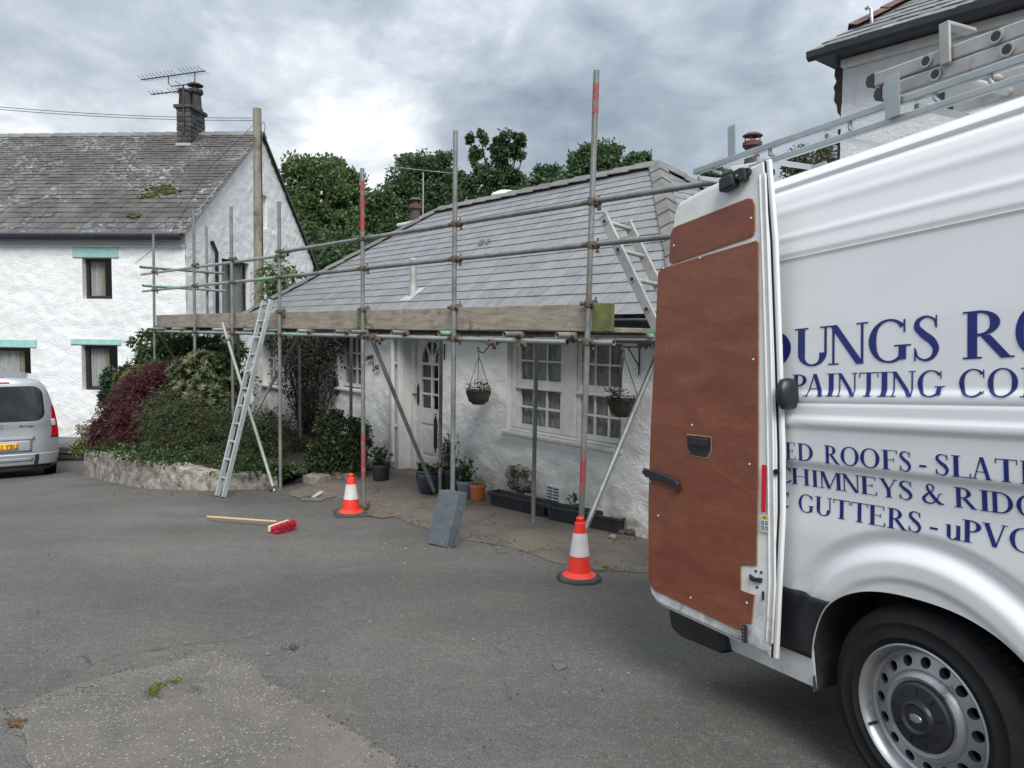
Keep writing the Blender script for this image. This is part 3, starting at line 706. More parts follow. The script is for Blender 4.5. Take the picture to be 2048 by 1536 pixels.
for a, b in ((1.055, 1.085), (1.285, 1.315), (1.50, 1.54)): wd.box(gx[0], yd + 0.006, a, gx[3], yd + 0.045, b)
door = wd.build('door', M['white_frame'], cot, bevel=0.004)
m = MB(); m.box(gx[0], yd + 0.016, 0.13, gx[3], yd + 0.04, 0.63); m.build('door_panel', M['white_frame'], door, bevel=0.004)
m = MB(); m.box(gx[0] + 0.05, yd + 0.004, 0.18, gx[3] - 0.05, yd + 0.0155, 0.58); m.build('door_panel', M['white_frame'], door, bevel=0.008)
m = MB(); cxm = (gx[0] + gx[3]) / 2; rr = (gx[3] - gx[0]) / 2; az = 1.54
arch = [(gx[0], az)] + [(cxm - rr * math.cos(t), az + 1.18 * rr * math.sin(t)) for t in np.linspace(0, math.pi, 15)][1:-1] + [(gx[3], az)]
# door head around the fan light
hp = MB(); n = len(arch)
for i in range(n - 1):
    p, q = arch[i], arch[i + 1]; hp.add([(p[0], yd, p[1]), (q[0], yd, q[1]), (q[0], yd, 1.925), (p[0], yd, 1.925), (p[0], yd + 0.045, p[1]), (q[0], yd + 0.045, q[1])], [(0, 1, 2, 3), (0, 4, 5, 1)])
hp.build('door_head', M['white_frame'], door)
fan = MB()
for t in (math.pi * 0.3, math.pi * 0.5, math.pi * 0.7):
    fan.beam((cxm - 0.07 * math.cos(t), yd + 0.02, az + 0.07 * math.sin(t)), (cxm - rr * math.cos(t), yd + 0.02, az + 1.16 * rr * math.sin(t)), 0.028, 0.03, (0, 1, 0))
fan.lathe([(0.0, -0.018), (0.085, -0.018), (0.085, 0.018), (0.0, 0.018)], 16, (cxm, yd + 0.022, az + 0.04), Matrix(((1, 0, 0), (0, 0, 1), (0, 1, 0))))
fan.build('fan_bar', M['white_frame'], door)
m = MB(); m.prism(arch, yd + 0.030, yd + 0.034, lambda u, z, d: (u, d, z)); m.build('pane', M['glass'], door)
for i in (0, 2):
    for a, b in gzs: m = MB(); m.box(gx[i], yd + 0.026, a, gx[i + 1], yd + 0.030, b); m.build('pane', M['glass'], door)
m = MB(); m.box(dl + 0.015, yd - 0.012, 0.93, dl + 0.075, yd - 0.001, 1.16)
m.prism([(dl + 0.02, 1.161), (dl + 0.07, 1.161), (dl + 0.045, 1.22)], yd - 0.012, yd - 0.001, lambda u, z, d: (u, d, z)); m.prism([(dl + 0.02, 0.929), (dl + 0.045, 0.87), (dl + 0.07, 0.929)], yd - 0.012, yd - 0.001, lambda u, z, d: (u, d, z))
m.tube([(dl + 0.045, yd - 0.012, 1.05), (dl + 0.045, yd - 0.06, 1.05), (dl - 0.03, yd - 0.06, 1.05)], 0.012, 8); m.build('door_handle', M['iron'], door, bevel=0.003)
m = MB(); xc = cxm + 0.12; m.box(xc - 0.04, yd - 0.012, 0.32, xc + 0.04, yd + 0.0035, 0.70)
for s, zz in ((1, 0.701), (-1, 0.319)): m.prism([(xc - 0.04, zz), (xc + 0.04, zz), (xc, zz + s * 0.07)], yd - 0.012, yd + 0.0035, lambda u, z, d: (u, d, z)); m.lathe([(0.0, -0.012), (0.022, 0), (0.0, 0.012)], 8, (xc, yd - 0.006, zz + s * 0.085))
m.build('letter_plate', M['iron'], door, bevel=0.003)
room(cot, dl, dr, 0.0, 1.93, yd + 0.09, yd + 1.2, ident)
m = MB(); m.box(dl - 0.15, -0.06, -0.3, dr + 0.13, yd - 0.05, -0.108); m.build('door_step', M['stone_slab'], cot, bevel=0.015)
# smooth band and white downpipe left of the door
pl = FC.pix(781, 850).x; pr = dl - 0.105
m = MB(); m.box(pl, -0.045, -0.35, pr - 0.005, 0.02, 2.10); m.build('pilaster', M['smooth_render'], cot, bevel=0.02)
xp = pl + 0.24; m = MB(); m.tube([(xp, -0.10, 0.02), (xp, -0.10, 2.08)], 0.036, 12); [m.box(xp - 0.05, -0.09, z, xp + 0.05, -0.046, z + 0.03) for z in (0.55, 1.5)]; m.build('downpipe', M['smooth_render'], cot, smooth=40)
# air vent: a panel with louvre slots
vv = FC.pix(1113, 988); m = MB(); m.box(vv.x - 0.12, -0.052, vv.z - 0.10, vv.x + 0.12, 0.0, vv.z + 0.10); vent = m.build('air_vent', M['smooth_render'], cot, bevel=0.006)
for i in range(2):
    for k in range(5): m = MB(); a = vv.x - 0.10 + i * 0.105; z = vv.z - 0.08 + k * 0.036; m.box(a, -0.058, z, a + 0.085, -0.0525, z + 0.014); m.build('louvre', M['gutter'], vent)
# bare stones where the paint has fallen off
bb = FC.pix(1040, 958); rs = random.Random(4)
m = MB(); m.grid(lambda a, b: (bb.x + 0.30 * math.sqrt(b) * math.cos(a * 6.2832) * (1 + 0.25 * noise.noise(Vector((math.cos(a * 6.2832) * 2, math.sin(a * 6.2832) * 2, 1)))), -0.030 + 0.03 * b * b - 0.012 * noise.noise(Vector((a * 20, b * 5, 3))), bb.z + 0.19 * math.sqrt(b) * math.sin(a * 6.2832) * (1 + 0.25 * noise.noise(Vector((math.cos(a * 6.2832) * 2, math.sin(a * 6.2832) * 2, 4))))), 40, 8); m.build('bare_mortar', pm('bare brown mortar', (0.06, 0.042, 0.032), (0.36, 0.33, 0.29), 11, 0.95, bump=0.6, bscale=25, bdist=0.02, lo=0.42, hi=0.62), cot, smooth=60)
for k in range(26):
    a = rs.uniform(-1, 1); b = rs.uniform(-1, 1)
    if a * a + b * b > 1: continue
    m = MB(); r = rs.uniform(0.03, 0.075); c = Vector((bb.x + a * 0.25, 0.006, bb.z + b * 0.17))
    m.lathe([(0.0, -r * 0.6), (r * 0.8, -r * 0.35), (r, 0), (r * 0.7, r * 0.4), (0.0, r * 0.6)], 7, c)
    m.v = [(v[0] + rs.uniform(-.012, .012), v[1] * 1.0 + rs.uniform(-.012, .012), v[2] + rs.uniform(-.012, .012)) for v in m.v]
    m.build('bare_stone', M['terrace_stone'] if rs.random() < 0.6 else M['stone_slab'], cot, smooth=50)
# roof
EY, EZ, RY, RZ = -0.25, 2.20, 2.85, 4.49
CL, CR_, AL, AR = -11.15, 0.67, -8.05, -2.34
slope = Vector((0, RY - EY, RZ - EZ)); SL = slope.length
BY = 2 * RY - EY
u = MB(); e = 0.03
V8 = [(CL, EY, EZ - e), (CR_, EY, EZ - e), (CR_, BY, EZ - e), (CL, BY, EZ - e), (AL, RY, RZ - e), (AR, RY, RZ - e)]
u.add(V8, [(0, 1, 5, 4), (1, 2, 5), (2, 3, 4, 5), (3, 0, 4), (0, 3, 2, 1)]); u.build('roof_deck', M['underlay'], cot)
gl = SL / 18.6
cs = [(k * gl - 0.03 + 0.0, gl) for k in range(19)]
tl = (AL - CL) / SL; tr = (CR_ - AR) / SL
slate_roof(cot, FC, (0, EY, EZ), (1, 0, 0), slope, cs, lambda: 0.255, CL - 0.02, CR_, [(-1, tl, -CL), (1, tr, CR_), (0, 1, SL - 0.02)], M['slate_new'], 0.007, 0.017, 300)
sr = Vector((AR - CR_, 0, RZ - EZ)); SR = sr.length
slate_roof(cot, FC, (CR_, 0, EZ), (0, 1, 0), sr, [(k * gl - 0.03, gl) for k in range(int(SR / gl) + 1)], lambda: 0.255, EY, BY, [(-1, (RY - EY) / SR, -EY), (1, (BY - RY) / SR, BY), (0, 1, SR - 0.02)], M['slate_new'], 0.006, 0.013, 0)
sb = Vector((0, RY - BY, RZ - EZ))
slate_roof(cot, FC, (0, BY, EZ), (-1, 0, 0), sb, cs[::1], lambda: 0.255, -CR_, -CL, [(-1, tr, CR_), (1, tl, -CL), (0, 1, SL - 0.02)], M['slate_new'], 0.006, 0.013, 0)
slf = Vector((AL - CL, 0, RZ - EZ)); SLf = slf.length
slate_roof(cot, FC, (CL, 0, EZ), (0, -1, 0), slf, [(k * gl - 0.03, gl) for k in range(int(SLf / gl) + 1)], lambda: 0.255, -BY, -EY, [(-1, (BY - RY) / SLf, BY), (1, (RY - EY) / SLf, -EY), (0, 1, SLf - 0.02)], M['slate_new'], 0.006, 0.013, 0)
ridge_row(cot, (AL, RY, RZ), (AR, RY, RZ), M['ridge'], 13)
ridge_row(cot, (CL, EY, EZ), (AL, RY, RZ), M['ridge'], 11, 0.16, 0.5, name='hip_tile')
ridge_row(cot, (CR_, EY, EZ), (AR, RY, RZ), M['ridge'], 11, 0.135, 0.5, name='hip_tile')
ridge_row(cot, (CR_, BY, EZ), (AR, RY, RZ), M['ridge'], 11, 0.17, 0.5, name='hip_tile')
m = MB(); m.box(CL + 0.03, EY + 0.02, EZ - 0.17, CR_ - 0.03, EY + 0.045, EZ - 0.035); m.build('fascia', M['gutter'], cot)
m = MB(); m.box(CL + 0.03, EY + 0.046, EZ - 0.17, CR_ - 0.03, -0.03, EZ - 0.155); m.build('soffit', M['gutter'], cot)
gt = MB()
for k in range(9):
    a0 = math.pi * k / 8
    for (x) in (CL, CR_ + 0.04): gt.v.append((x, EY - 0.035 - 0.055 * math.cos(a0), EZ - 0.045 - 0.055 * math.sin(a0)))
for k in range(8): gt.f.append((2 * k, 2 * k + 1, 2 * k + 3, 2 * k + 2))
gob = gt.build('gutter', M['gutter'], cot, smooth=60); sm = gob.modifiers.new('thick', 'SOLIDIFY'); sm.thickness = 0.004
def on_slope(px, py):
    n = FC.y * (-(RZ - EZ)) + Vector((0, 0, 1)) * (RY - EY); return FC.loc2(at_plane(px, py, n.normalized(), FC.world(0, EY, EZ)))
v1 = on_slope(826, 588); vp = MB(); vp.lathe([(0.085, -0.02), (0.07, 0.06), (0.066, 0.16), (0.054, 0.162), (0.054, 0.50), (0.062, 0.502), (0.062, 0.53), (0.04, 0.545), (0.0, 0.55)], 16, v1); vp.build('vent_pipe', M['alu_old'], cot, smooth=40)
v2 = on_slope(808, 603); su = slope.normalized()
m = MB(); sn = Vector((1, 0, 0)).cross(su); c0 = v2 + sn * 0.024
m.add([c0 + Vector((-0.13, 0, 0)), c0 + Vector((0.19, 0, 0)), c0 + Vector((0.19, 0, 0)) + su * 0.34, c0 + Vector((-0.02, 0, 0)) + su * 0.34], [(0, 1, 2, 3)])
o = m.build('lead_slate', M['lead'], cot); sm = o.modifiers.new('thick', 'SOLIDIFY'); sm.thickness = 0.004
for (px, py, w) in ((957, 494, 0.10), (972, 492, 0.05)):
    q = on_slope(px, py); c0 = q + sn * 0.03; m = MB(); m.add([c0, c0 + Vector((w, 0, 0)), c0 + Vector((w, 0, 0)) + su * 0.10 + sn * 0.03, c0 + su * 0.10 + sn * 0.035], [(0, 1, 2, 3)])
    o = m.build('lifted_slate', M['slate_loose'], cot); sm = o.modifiers.new('thick', 'SOLIDIFY'); sm.thickness = 0.006
# dome on the back slope, rear chimney
q = FC.pix(1012, 394, 3.25); m = MB(); m.lathe([(0.32, -0.25), (0.32, -0.02), (0.27, 0.06), (0.15, 0.11), (0.0, 0.13)], 18, q); m.build('roof_dome', M['smooth_render'], cot, smooth=60)
q = FC.pix(815, 452, 4.2)
m = MB(); m.box(q.x - 0.38, 4.2, 2.4, q.x + 0.55, 4.75, q.z + 0.02); ch = m.build('chimney_stack', M['smooth_render'], cot, bevel=0.02)
m = MB(); m.box(q.x - 0.45, 4.14, q.z + 0.022, q.x + 0.62, 4.81, q.z + 0.10); m.build('chimney_cap', M['smooth_render'], ch, bevel=0.02)
q2 = FC.pix(831, 442, 4.45); chimney_pot(ch, (q2.x, 4.45, q.z + 0.10), 0.38, 0.135, M['pot_brown'], M['cowl_red'])
# iron name letters on the wall, drawn as bent bars
def script(parent, org, scale, ang, strokes, name='iron_letter'):
    ca, sa = math.cos(ang), math.sin(ang)
    for st in strokes:
        P = [Vector((org.x + scale * (a * ca - b * sa), -0.055, org.z + scale * (a * sa + b * ca))) for a, b in st]
        m = MB(); m.tube(P, 0.0085, 6); m.build(name, M['iron'], cot, smooth=60)
wd1 = [[(0, 1), (0.1, 1.05), (0.02, 0.2), (-0.1, -0.15), (-0.2, 0.0), (0.0, 0.08), (0.5, 0.1)],
       [(0.95, 0.5), (0.75, 0.62), (0.58, 0.35), (0.7, 0.05), (0.92, 0.2), (0.97, 0.6), (0.97, 0.1), (1.1, 0.1)],
       [(1.2, 0.6), (1.18, 0.1), (1.32, 0.1)], [(1.22, 0.85), (1.24, 0.92)],
       [(1.4, 0.6), (1.4, 0.05), (1.4, 0.4), (1.55, 0.6), (1.66, 0.45), (1.66, 0.05), (1.66, 0.4), (1.82, 0.6), (1.92, 0.45), (1.92, 0.05)],
       [(2.5, 0.5), (2.3, 0.62), (2.12, 0.35), (2.24, 0.05), (2.46, 0.2), (2.52, 0.6), (2.52, 0.1), (2.65, 0.1)]]
wd2 = [[(0, 1), (0.1, 1.05), (0.02, 0.2), (-0.1, -0.15), (-0.2, 0.0), (0.0, 0.08), (0.35, 0.12)],
       [(0.5, 0.3), (0.8, 0.42), (0.7, 0.62), (0.52, 0.45), (0.56, 0.12), (0.75, 0.05), (0.95, 0.2)],
       [(1.4, 0.5), (1.2, 0.62), (1.02, 0.35), (1.14, 0.05), (1.36, 0.2), (1.42, 0.6), (1.42, 0.1), (1.55, 0.1)]]
script(cot, FC.pix(736, 722), 0.105, R(10), wd1); script(cot, FC.pix(753, 741), 0.115, R(10), wd2)
# torn roofing felt hanging from the eave
for (px, py, pts) in ((1096, 690, [(0, 0.1), (0.13, 0.1), (0.14, -0.02), (0.13, -0.14), (0.09, -0.10)]), (1272, 690, [(0, 0.1), (0.22, 0.1), (0.2, -0.03), (0.17, 0.0), (0.13, -0.05), (0.09, -0.01), (0.04, -0.07)])):
    q = FC.pix(px, py, -0.2); m = MB(); m.prism([(q.x + a, q.z + b) for a, b in pts], -0.205, -0.20, lambda u, z, d: (u, d, z)); m.build('torn_felt', M['gutter'], cot)

# ================================================================== the white house on the left
FH = Frame((-7.596, 17.5, 0), R(-5))
hou = thing('house', 'tall white roughcast house with old mossy slate roof and aqua lintels', 'house', FH.loc, FH.rz)
HX0, HD, HEZ, HRZ = -8.0, 8.4, 4.26, 7.55
hw = [(-2.53, -1.80, 2.66, 3.61), (-2.60, -1.70, 0.50, 1.57), (-5.2, -3.88, 0.45, 1.48)]
wall_mesh('front_wall', hou, M['render_house'], HX0, 0.0, -0.9, 4.3, 0.06, hw, 0.02, 5.0, ident, reveal=0.20, seed=8.1)
simple_window(hou, -2.53, -1.80, 2.66, 3.61, 0.14, ident, M['dark_frame'], 0.075, None, [(0.10, 0.46, M['curtain']), (0.46, 0.56, M['curtain_cream'])])
simple_window(hou, -2.60, -1.70, 0.50, 1.57, 0.14, ident, M['dark_frame'], 0.085, None, [(0.10, 0.50, M['curtain']), (0.50, 0.60, M['curtain_cream'])])
simple_window(hou, -5.2, -3.88, 0.45, 1.48, 0.14, ident, M['dark_frame'], 0.08, None, [(0.05, 0.64, M['curtain']), (0.64, 0.74, M['curtain_cream'])])
for (a, b, c, d) in ((-2.75, -1.63, 3.62, 3.86), (-2.85, -1.60, 1.58, 1.72), (-5.4, -3.72, 1.49, 1.68)):
    m = MB(); m.box(a, -0.028, c, b, 0.02, d); m.build('lintel', M['aqua'], hou, bevel=0.012)
m = MB(); m.box(HX0, -0.05, 3.86, 0.0, 0.02, 3.90); m.build('string_course', M['render_house'], hou, bevel=0.012)
gab = lambda u, z, d: (d, u, z)
htop = lambda y: HEZ + 0.08 + (HRZ - HEZ - 0.05) * (1 - abs(y - HD / 2) / (HD / 2))
gw = [(1.78, 3.38, 1.9, 3.80), (4.9, 6.2, 2.2, 3.70), (4.3, 4.62, 4.9, 5.85)]
wall_mesh('gable_wall', hou, M['render_gable'], 0.0, HD, -0.9, HRZ, 0.07, gw, 0.02, 6.0, gab, top=htop, reveal=0.18, seed=2.2)
simple_window(hou, 1.78, 3.38, 1.9, 3.80, 0.10, gab, M['dark_frame'], 0.09, 0.5, [(0.05, 0.95, M['curtain'])])
simple_window(hou, 4.9, 6.2, 2.2, 3.70, 0.10, gab, M['dark_frame'], 0.09, 0.5)
m = MB(); m.box(-0.16, 4.3, 4.9, -0.1, 4.62, 5.85); m.build('blocked_window', M['render_gable'], hou)
m = MB(); m.tube([(0.08, 1.36, -0.5), (0.08, 1.36, 3.9), (0.04, 1.2, 4.15)], 0.045, 10); m.build('downpipe', M['black_plastic'], hou, smooth=40)
m = MB(); m.box(HX0, HD - 0.3, -0.9, -0.05, HD, 4.3); m.build('rear_wall', M['render_house'], hou)
m = MB(); m.box(HX0, 0.05, -0.9, HX0 + 0.3, HD - 0.3, 4.3); m.build('end_wall', M['render_house'], hou)
m = MB(); e = 0.05
m.add([(HX0 - .1, -0.18, HEZ - .14), (0.03, -0.18, HEZ - .14), (0.03, HD / 2, HRZ - e), (HX0 - .1, HD / 2, HRZ - e), (0.03, HD + .18, HEZ - .14), (HX0 - .1, HD + .18, HEZ - .14)], [(0, 1, 2, 3), (3, 2, 4, 5)])
o = m.build('roof_deck', M['underlay'], hou); sm = o.modifiers.new('thick', 'SOLIDIFY'); sm.thickness = 0.02
hs = Vector((0, HD / 2 + 0.18, HRZ - HEZ + 0.12)); HSL = hs.length
cs = []; s = -0.05; gk = 0.27
while s < HSL - 0.08: cs.append((s, gk)); s += gk; gk = max(0.145, gk * 0.965)
rw = random.Random(11)
slate_roof(hou, FH, (0, -0.18, HEZ - 0.12), (1, 0, 0), hs, cs, lambda: rw.uniform(0.17, 0.36), HX0 - 0.1, 0.09, [(0, 1, HSL)], M['slate_old'], 0.012, 0.022, 300, jitter=0.045)
m = MB(); m.grid(lambda a, b: (HX0 - .1 + a * (0.19 - HX0), HD + .2 - b * (HD / 2 + .18), HEZ - .12 + b * (HRZ - HEZ + 0.12)), 2, 2); m.build('rear_roof', M['slate_old'], hou)
ridge_row(hou, (HX0 - .1, HD / 2, HRZ - 0.03), (0.09, HD / 2, HRZ - 0.03), M['ridge'], 17, 0.19, 0.7)
m = MB(); m.tube([(HX0, -0.26, HEZ - 0.15), (0.04, -0.26, HEZ - 0.15)], 0.062, 10); m.box(HX0, -0.24, HEZ - 0.26, 0.02, -0.21, HEZ - 0.13); m.build('gutter', M['gutter'], hou, smooth=40)
for sgn in (0, 1):
    m = MB(); a = (0.10, -0.20 if not sgn else HD + .2, HEZ - 0.14); m.beam(a, (0.10, HD / 2, HRZ - 0.02), 0.02, 0.03); m.build('verge', M['ridge'], hou)
for (px, py, rx, rz_) in ((318, 378, 0.36, 0.2), (300, 392, 0.25, 0.12), (340, 385, 0.25, 0.12), (270, 433, 0.16, 0.09)):
    n = (FH.y * (-(HRZ - HEZ + .12)) + Vector((0, 0, 1)) * (HD / 2 + .18)).normalized(); q = FH.loc2(at_plane(px, py, n, FH.world(0, -0.18, HEZ - .1)))
    m = MB(); hsu = hs.normalized(); hn = Vector((1, 0, 0)).cross(hsu)
    for k in range(60):
        a = random.gauss(0, 0.5); b = random.gauss(0, 0.5); r = random.uniform(0.015, 0.06); c = q + Vector((a * rx, 0, 0)) + hsu * (b * rz_) + hn * 0.02
        m.lathe([(r * .2, -r * .4), (r, 0), (r * .75, r * .35), (0, r * .5)], 7, c)
    m.build('moss', M['moss'], hou, smooth=60, kind='stuff')
# chimney of rough stones
cxa, cxb, cya, cyb = FH.pix(353, 270, 3.55).x, FH.pix(412, 250, 4.2).x - 0.13, 3.55, 4.40
ctop = FH.pix(352, 214, 3.55).z
m = MB(); m.box(cxa + 0.03, cya + 0.03, 6.6, cxb - 0.03, cyb - 0.03, ctop - 0.02); chm = m.build('chimney', M['chimney_stone'], hou)
rs = random.Random(9); z = 6.75
while z < ctop - 0.09:
    h = rs.uniform(0.09, 0.15)
    for (ua, ub, mpn) in ((cxa, cxb, lambda u, zz, d: (u, cya - d, zz)), (cya, cyb, lambda u, zz, d: (cxb + d, u, zz))):
        x = ua
        while x < ub - 0.03:
            w = min(rs.uniform(0.14, 0.3), ub - x); m = MB(); m.mbox(mpn, x + .006, -0.05, z + .006, x + w - .006, rs.uniform(0.0, 0.02), z + h - .006); m.build('stone', M['chimney_stone'], chm, bevel=0.012); x += w
    z += h
m = MB(); m.box(cxa - 0.06, cya - 0.06, ctop - 0.03, cxb + 0.06, cyb + 0.06, ctop + 0.07); m.build('chimney_cap', M['chimney_stone'], chm, bevel=0.02)
m = MB(); m.box(cxa - 0.03, cya - 0.03, 6.9, cxb + 0.02, cya + 0.6, 7.12); m.build('flashing', M['lead'], chm, bevel=0.02)
cm = (cxa + cxb) / 2
chimney_pot(chm, (cm - 0.09, cya + 0.28, ctop + 0.07), 0.48, 0.165, M['pot_dark']); chimney_pot(chm, (cm + 0.06, cya + 0.58, ctop + 0.07), 0.50, 0.17, M['pot_dark'], M['pot_dark'])
# two aerials on one mast
ae = thing('television_aerial', 'pair of dark television aerials on a mast at the stone chimney', 'aerial', FH.world(cm + 0.05, cya - 0.06, ctop - 0.7), FH.rz)
m = MB(); m.tube([(0, 0, 0), (0, 0, 1.26)], 0.025, 8); m.build('mast', M['aerial_dark'], ae)
def yagi(parent, base, az, L, n, el, tilt, name, back=False):
    rt = Matrix.Rotation(az, 3, 'Z') @ Matrix.Rotation(tilt, 3, 'Y'); b = Vector(base)
    m = MB(); m.tube([b + rt @ Vector((-L * 0.62, 0, 0)), b + rt @ Vector((L * 0.38, 0, 0))], 0.016, 6); o = m.build(name, M['aerial_dark'], parent)
    for k in range(n):
        x = -L * 0.60 + L * 0.95 * k / (n - 1)
        if abs(x) < 0.05: continue
        e = el * (0.8 + 0.3 * k / n); m = MB(); m.tube([b + rt @ Vector((x, -e, 0.03)), b + rt @ Vector((x, 0, 0.0)), b + rt @ Vector((x, e, 0.03))], 0.007, 5); m.build('element', M['aerial'], o)
    if back:
        for zz in (-0.1, 0, 0.1, 0.2): m = MB(); m.tube([b + rt @ Vector((L * 0.36, -0.2, zz)), b + rt @ Vector((L * 0.36, 0.2, zz))], 0.008, 5); m.build('reflector', M['aerial_dark'], o)
m = MB(); m.tube([(-0.42, 0, 1.52), (-0.42, 0, 1.32), (-0.34, 0, 1.24), (0.28, 0, 1.30), (0.34, 0, 1.36), (0.34, 0, 1.60)], 0.014, 6); m.build('bracket', M['aerial_dark'], ae)
yagi(ae, (-0.06, 0, 1.56), R(0), 1.86, 17, 0.30, R(-6.5), 'boom'); yagi(ae, (-0.40, 0.0, 1.08), R(0), 0.86, 8, 0.22, R(-5), 'boom', True)
m = MB(); m.tube([(0, 0, 1.06), (-0.14, 0, 1.09)], 0.018, 6); m.build('arm', M['aerial_dark'], ae)
# terrace in front of the house: low dark stone wall with paving on top
terr = thing('terrace_wall', 'low dark stone terrace wall below the white house', 'wall', FH.world(-3, -1.2, 0), FH.rz)
tz = -0.62
m = MB(); m.box(-6, 0.02, -1.5, 3.0, 1.19, tz - 0.005); m.build('paving', M['terrace_top'], terr)
m = MB(); m.box(-6, -0.15, -1.5, 3.0, 0.015, tz - 0.16); m.build('wall_core', M['terrace_stone'], terr)
m = MB(); m.box(-6, -0.21, tz - 0.155, 3.0, 0.015, tz - 0.01); m.build('coping', M['terrace_top'], terr, bevel=0.015)
rs = random.Random(3)
for zr in range(4):
    x = -1.0
    while x < 3.0:
        w = rs.uniform(0.18, 0.42); z0 = tz - 0.17 - 0.13 * (zr + 1); m = MB(); m.box(x + .008, -0.15 - rs.uniform(0.02, 0.05), z0 + .008, x + w - .008, -0.14, z0 + 0.122); m.build('stone', M['terrace_stone'], terr, bevel=0.02); x += w
# vase in the window
vp = FH.world(FH.pix(40, 760, 0.35).x, 0.41, 0.50)
vs_ = thing('vase', 'blue and white zigzag vase in the ground floor window', 'vase', vp)
prof = [(0.10, 0), (0.15, 0.05), (0.18, 0.13), (0.17, 0.2), (0.10, 0.28), (0.06, 0.31), (0.055, 0.40), (0.075, 0.42)]
m = MB(); m.lathe(prof, 24); mv = MT('zigzag glaze')
tcd = mv.n('ShaderNodeTexCoord'); sx = mv.n('ShaderNodeSeparateXYZ'); mv.l(tcd.outputs['Object'], sx.inputs[0])
an = mv.math('ARCTAN2', sx.outputs[1], sx.outputs[0]); zig = mv.math('MULTIPLY', mv.math('PINGPONG', mv.math('MULTIPLY', an, 4.0), 1.0), 0.035)
band = mv.math('FRACT', mv.math('MULTIPLY', mv.math('ADD', sx.outputs[2], zig), 14.0)); mv.color(mv.mixc(mv.math('GREATER_THAN', band, 0.5), (0.05, 0.08, 0.16), (0.6, 0.62, 0.64))).set(Roughness=0.25)
m.build('body', mv.m, vs_, smooth=60)

# ================================================================== telephone pole and wires
tp = at_depth(516, 400, 17.3); tpz = -0.5
pole = thing('telephone_pole', 'weathered wooden telephone pole in front of the white gable', 'pole', (tp.x, tp.y, tpz))
ptop = z_at(tp, 217) - tpz
m = MB(); m.tube([(0, 0, 0), (0, 0, ptop * .5), (0, 0, ptop)], [0.125, 0.108, 0.092], 14); m.build('shaft', M['pole_wood'], pole, smooth=40)
m = MB(); m.tube([(0.098, -0.03, ptop - 0.5), (0.11, -0.03, ptop * 0.5), (0.125, -0.03, 0.4)], 0.012, 6); m.build('conduit', M['aerial_dark'], pole)
m = MB(); m.tube([(0.09, -0.02, ptop - 0.35), (0.16, -0.03, ptop - 0.30), (0.19, -0.03, ptop - 0.42), (0.10, -0.02, ptop - 0.75)], 0.008, 6); m.build('cable_loop', M['aerial_dark'], pole)
for k, (ya, yb) in enumerate(((236, 203), (241, 208))):
    a = Vector((tp.x - 0.09, tp.y, z_at(tp, ya))); b = at_depth(-150, yb - 4, 15.8)
    pts = [a.lerp(b, t) - Vector((0, 0, 0.28 * 4 * t * (1 - t) * 0.35)) for t in np.linspace(0, 1, 14)]
    m = MB(); m.tube(pts, 0.007, 5); tag(m.build('overhead_wire', M['aerial_dark'], smooth=60), ['upper of two thin wires running left from the telephone pole', 'lower of two thin wires running left from the telephone pole'][k], 'wire', 'overhead wires')
m = MB(); pts = [Vector((tp.x - 0.09, tp.y, z_at(tp, 250))), at_depth(420, 335, 17.25), at_depth(340, 470, 17.2), at_depth(270, 528, 17.35)]
m.tube(pts, 0.006, 5); tag(m.build('drop_wire', M['aerial_dark'], smooth=60), 'thin drop wire from the telephone pole to the house front', 'wire')

# ================================================================== the tall house at upper right
FR = Frame(at_depth(1682, 250, 12.3), FC.rz); FR.loc.z = 0
rh = thing('neighbour_house', 'tall white house with dark eaves and red hip tiles behind the van', 'house', FR.loc, FR.rz)
gc = FR.pix(1622, 116, -0.45); gz_ = gc.z
wall_mesh('front_wall', rh, M['render_house'], 0.0, 8.0, -0.5, gz_ + 0.05, 0.09, [], 0.02, 4.5, ident, seed=5.5)
m = MB(); m.box(0.0, 0.06, -0.5, 0.3, 6.0, gz_ + 0.05); m.build('side_wall', M['render_house'], rh)
m = MB(); m.box(0.3, 5.7, -0.5, 8.0, 6.0, gz_ + 0.05); m.build('rear_wall', M['render_house'], rh)
m = MB(); m.box(7.7, 0.06, -0.5, 8.0, 5.7, gz_ + 0.05); m.build('side_wall', M['render_house'], rh)
gxl = gc.x; ov = -0.45
m = MB(); m.box(gxl + 0.02, ov + 0.05, gz_ - 0.02, 8.4, 0.0, gz_ + 0.02); m.build('soffit', M['gutter'], rh)
m = MB(); m.box(gxl + 0.02, 0.0, gz_ - 0.02, 0.0, 6.3, gz_ + 0.02); m.build('soffit', M['gutter'], rh)
m = MB(); m.prism([(ov - 0.07, gz_ + 0.09), (ov - 0.06, gz_ - 0.0), (ov + 0.0, gz_ - 0.05), (ov + 0.05, gz_ - 0.04), (ov + 0.05, gz_ + 0.09)], gxl - 0.05, 8.4, lambda u, z, d: (d, u, z)); m.build('gutter', M['gutter'], rh)
m = MB(); m.box(0.0, -0.12, gz_ - 0.16, 8.0, -0.02, gz_ - 0.022); m.build('cornice', M['smooth_render'], rh, bevel=0.03)
rp = R(36); su2 = Vector((0, math.cos(rp), math.sin(rp))); run = 3.4
AX = gxl + run
m = MB(); zt = gz_ + 0.10 + run * math.tan(rp); m.add([(gxl, ov, gz_ + .08), (8.4, ov, gz_ + .08), (8.4, ov + run, zt), (AX, ov + run, zt), (gxl, ov + 2 * run, gz_ + .08), (8.4, ov + 2 * run, gz_ + .08)], [(0, 1, 2, 3), (0, 3, 4), (3, 2, 5, 4)])
m.build('roof_deck', M['underlay'], rh)
LS = run / math.cos(rp)
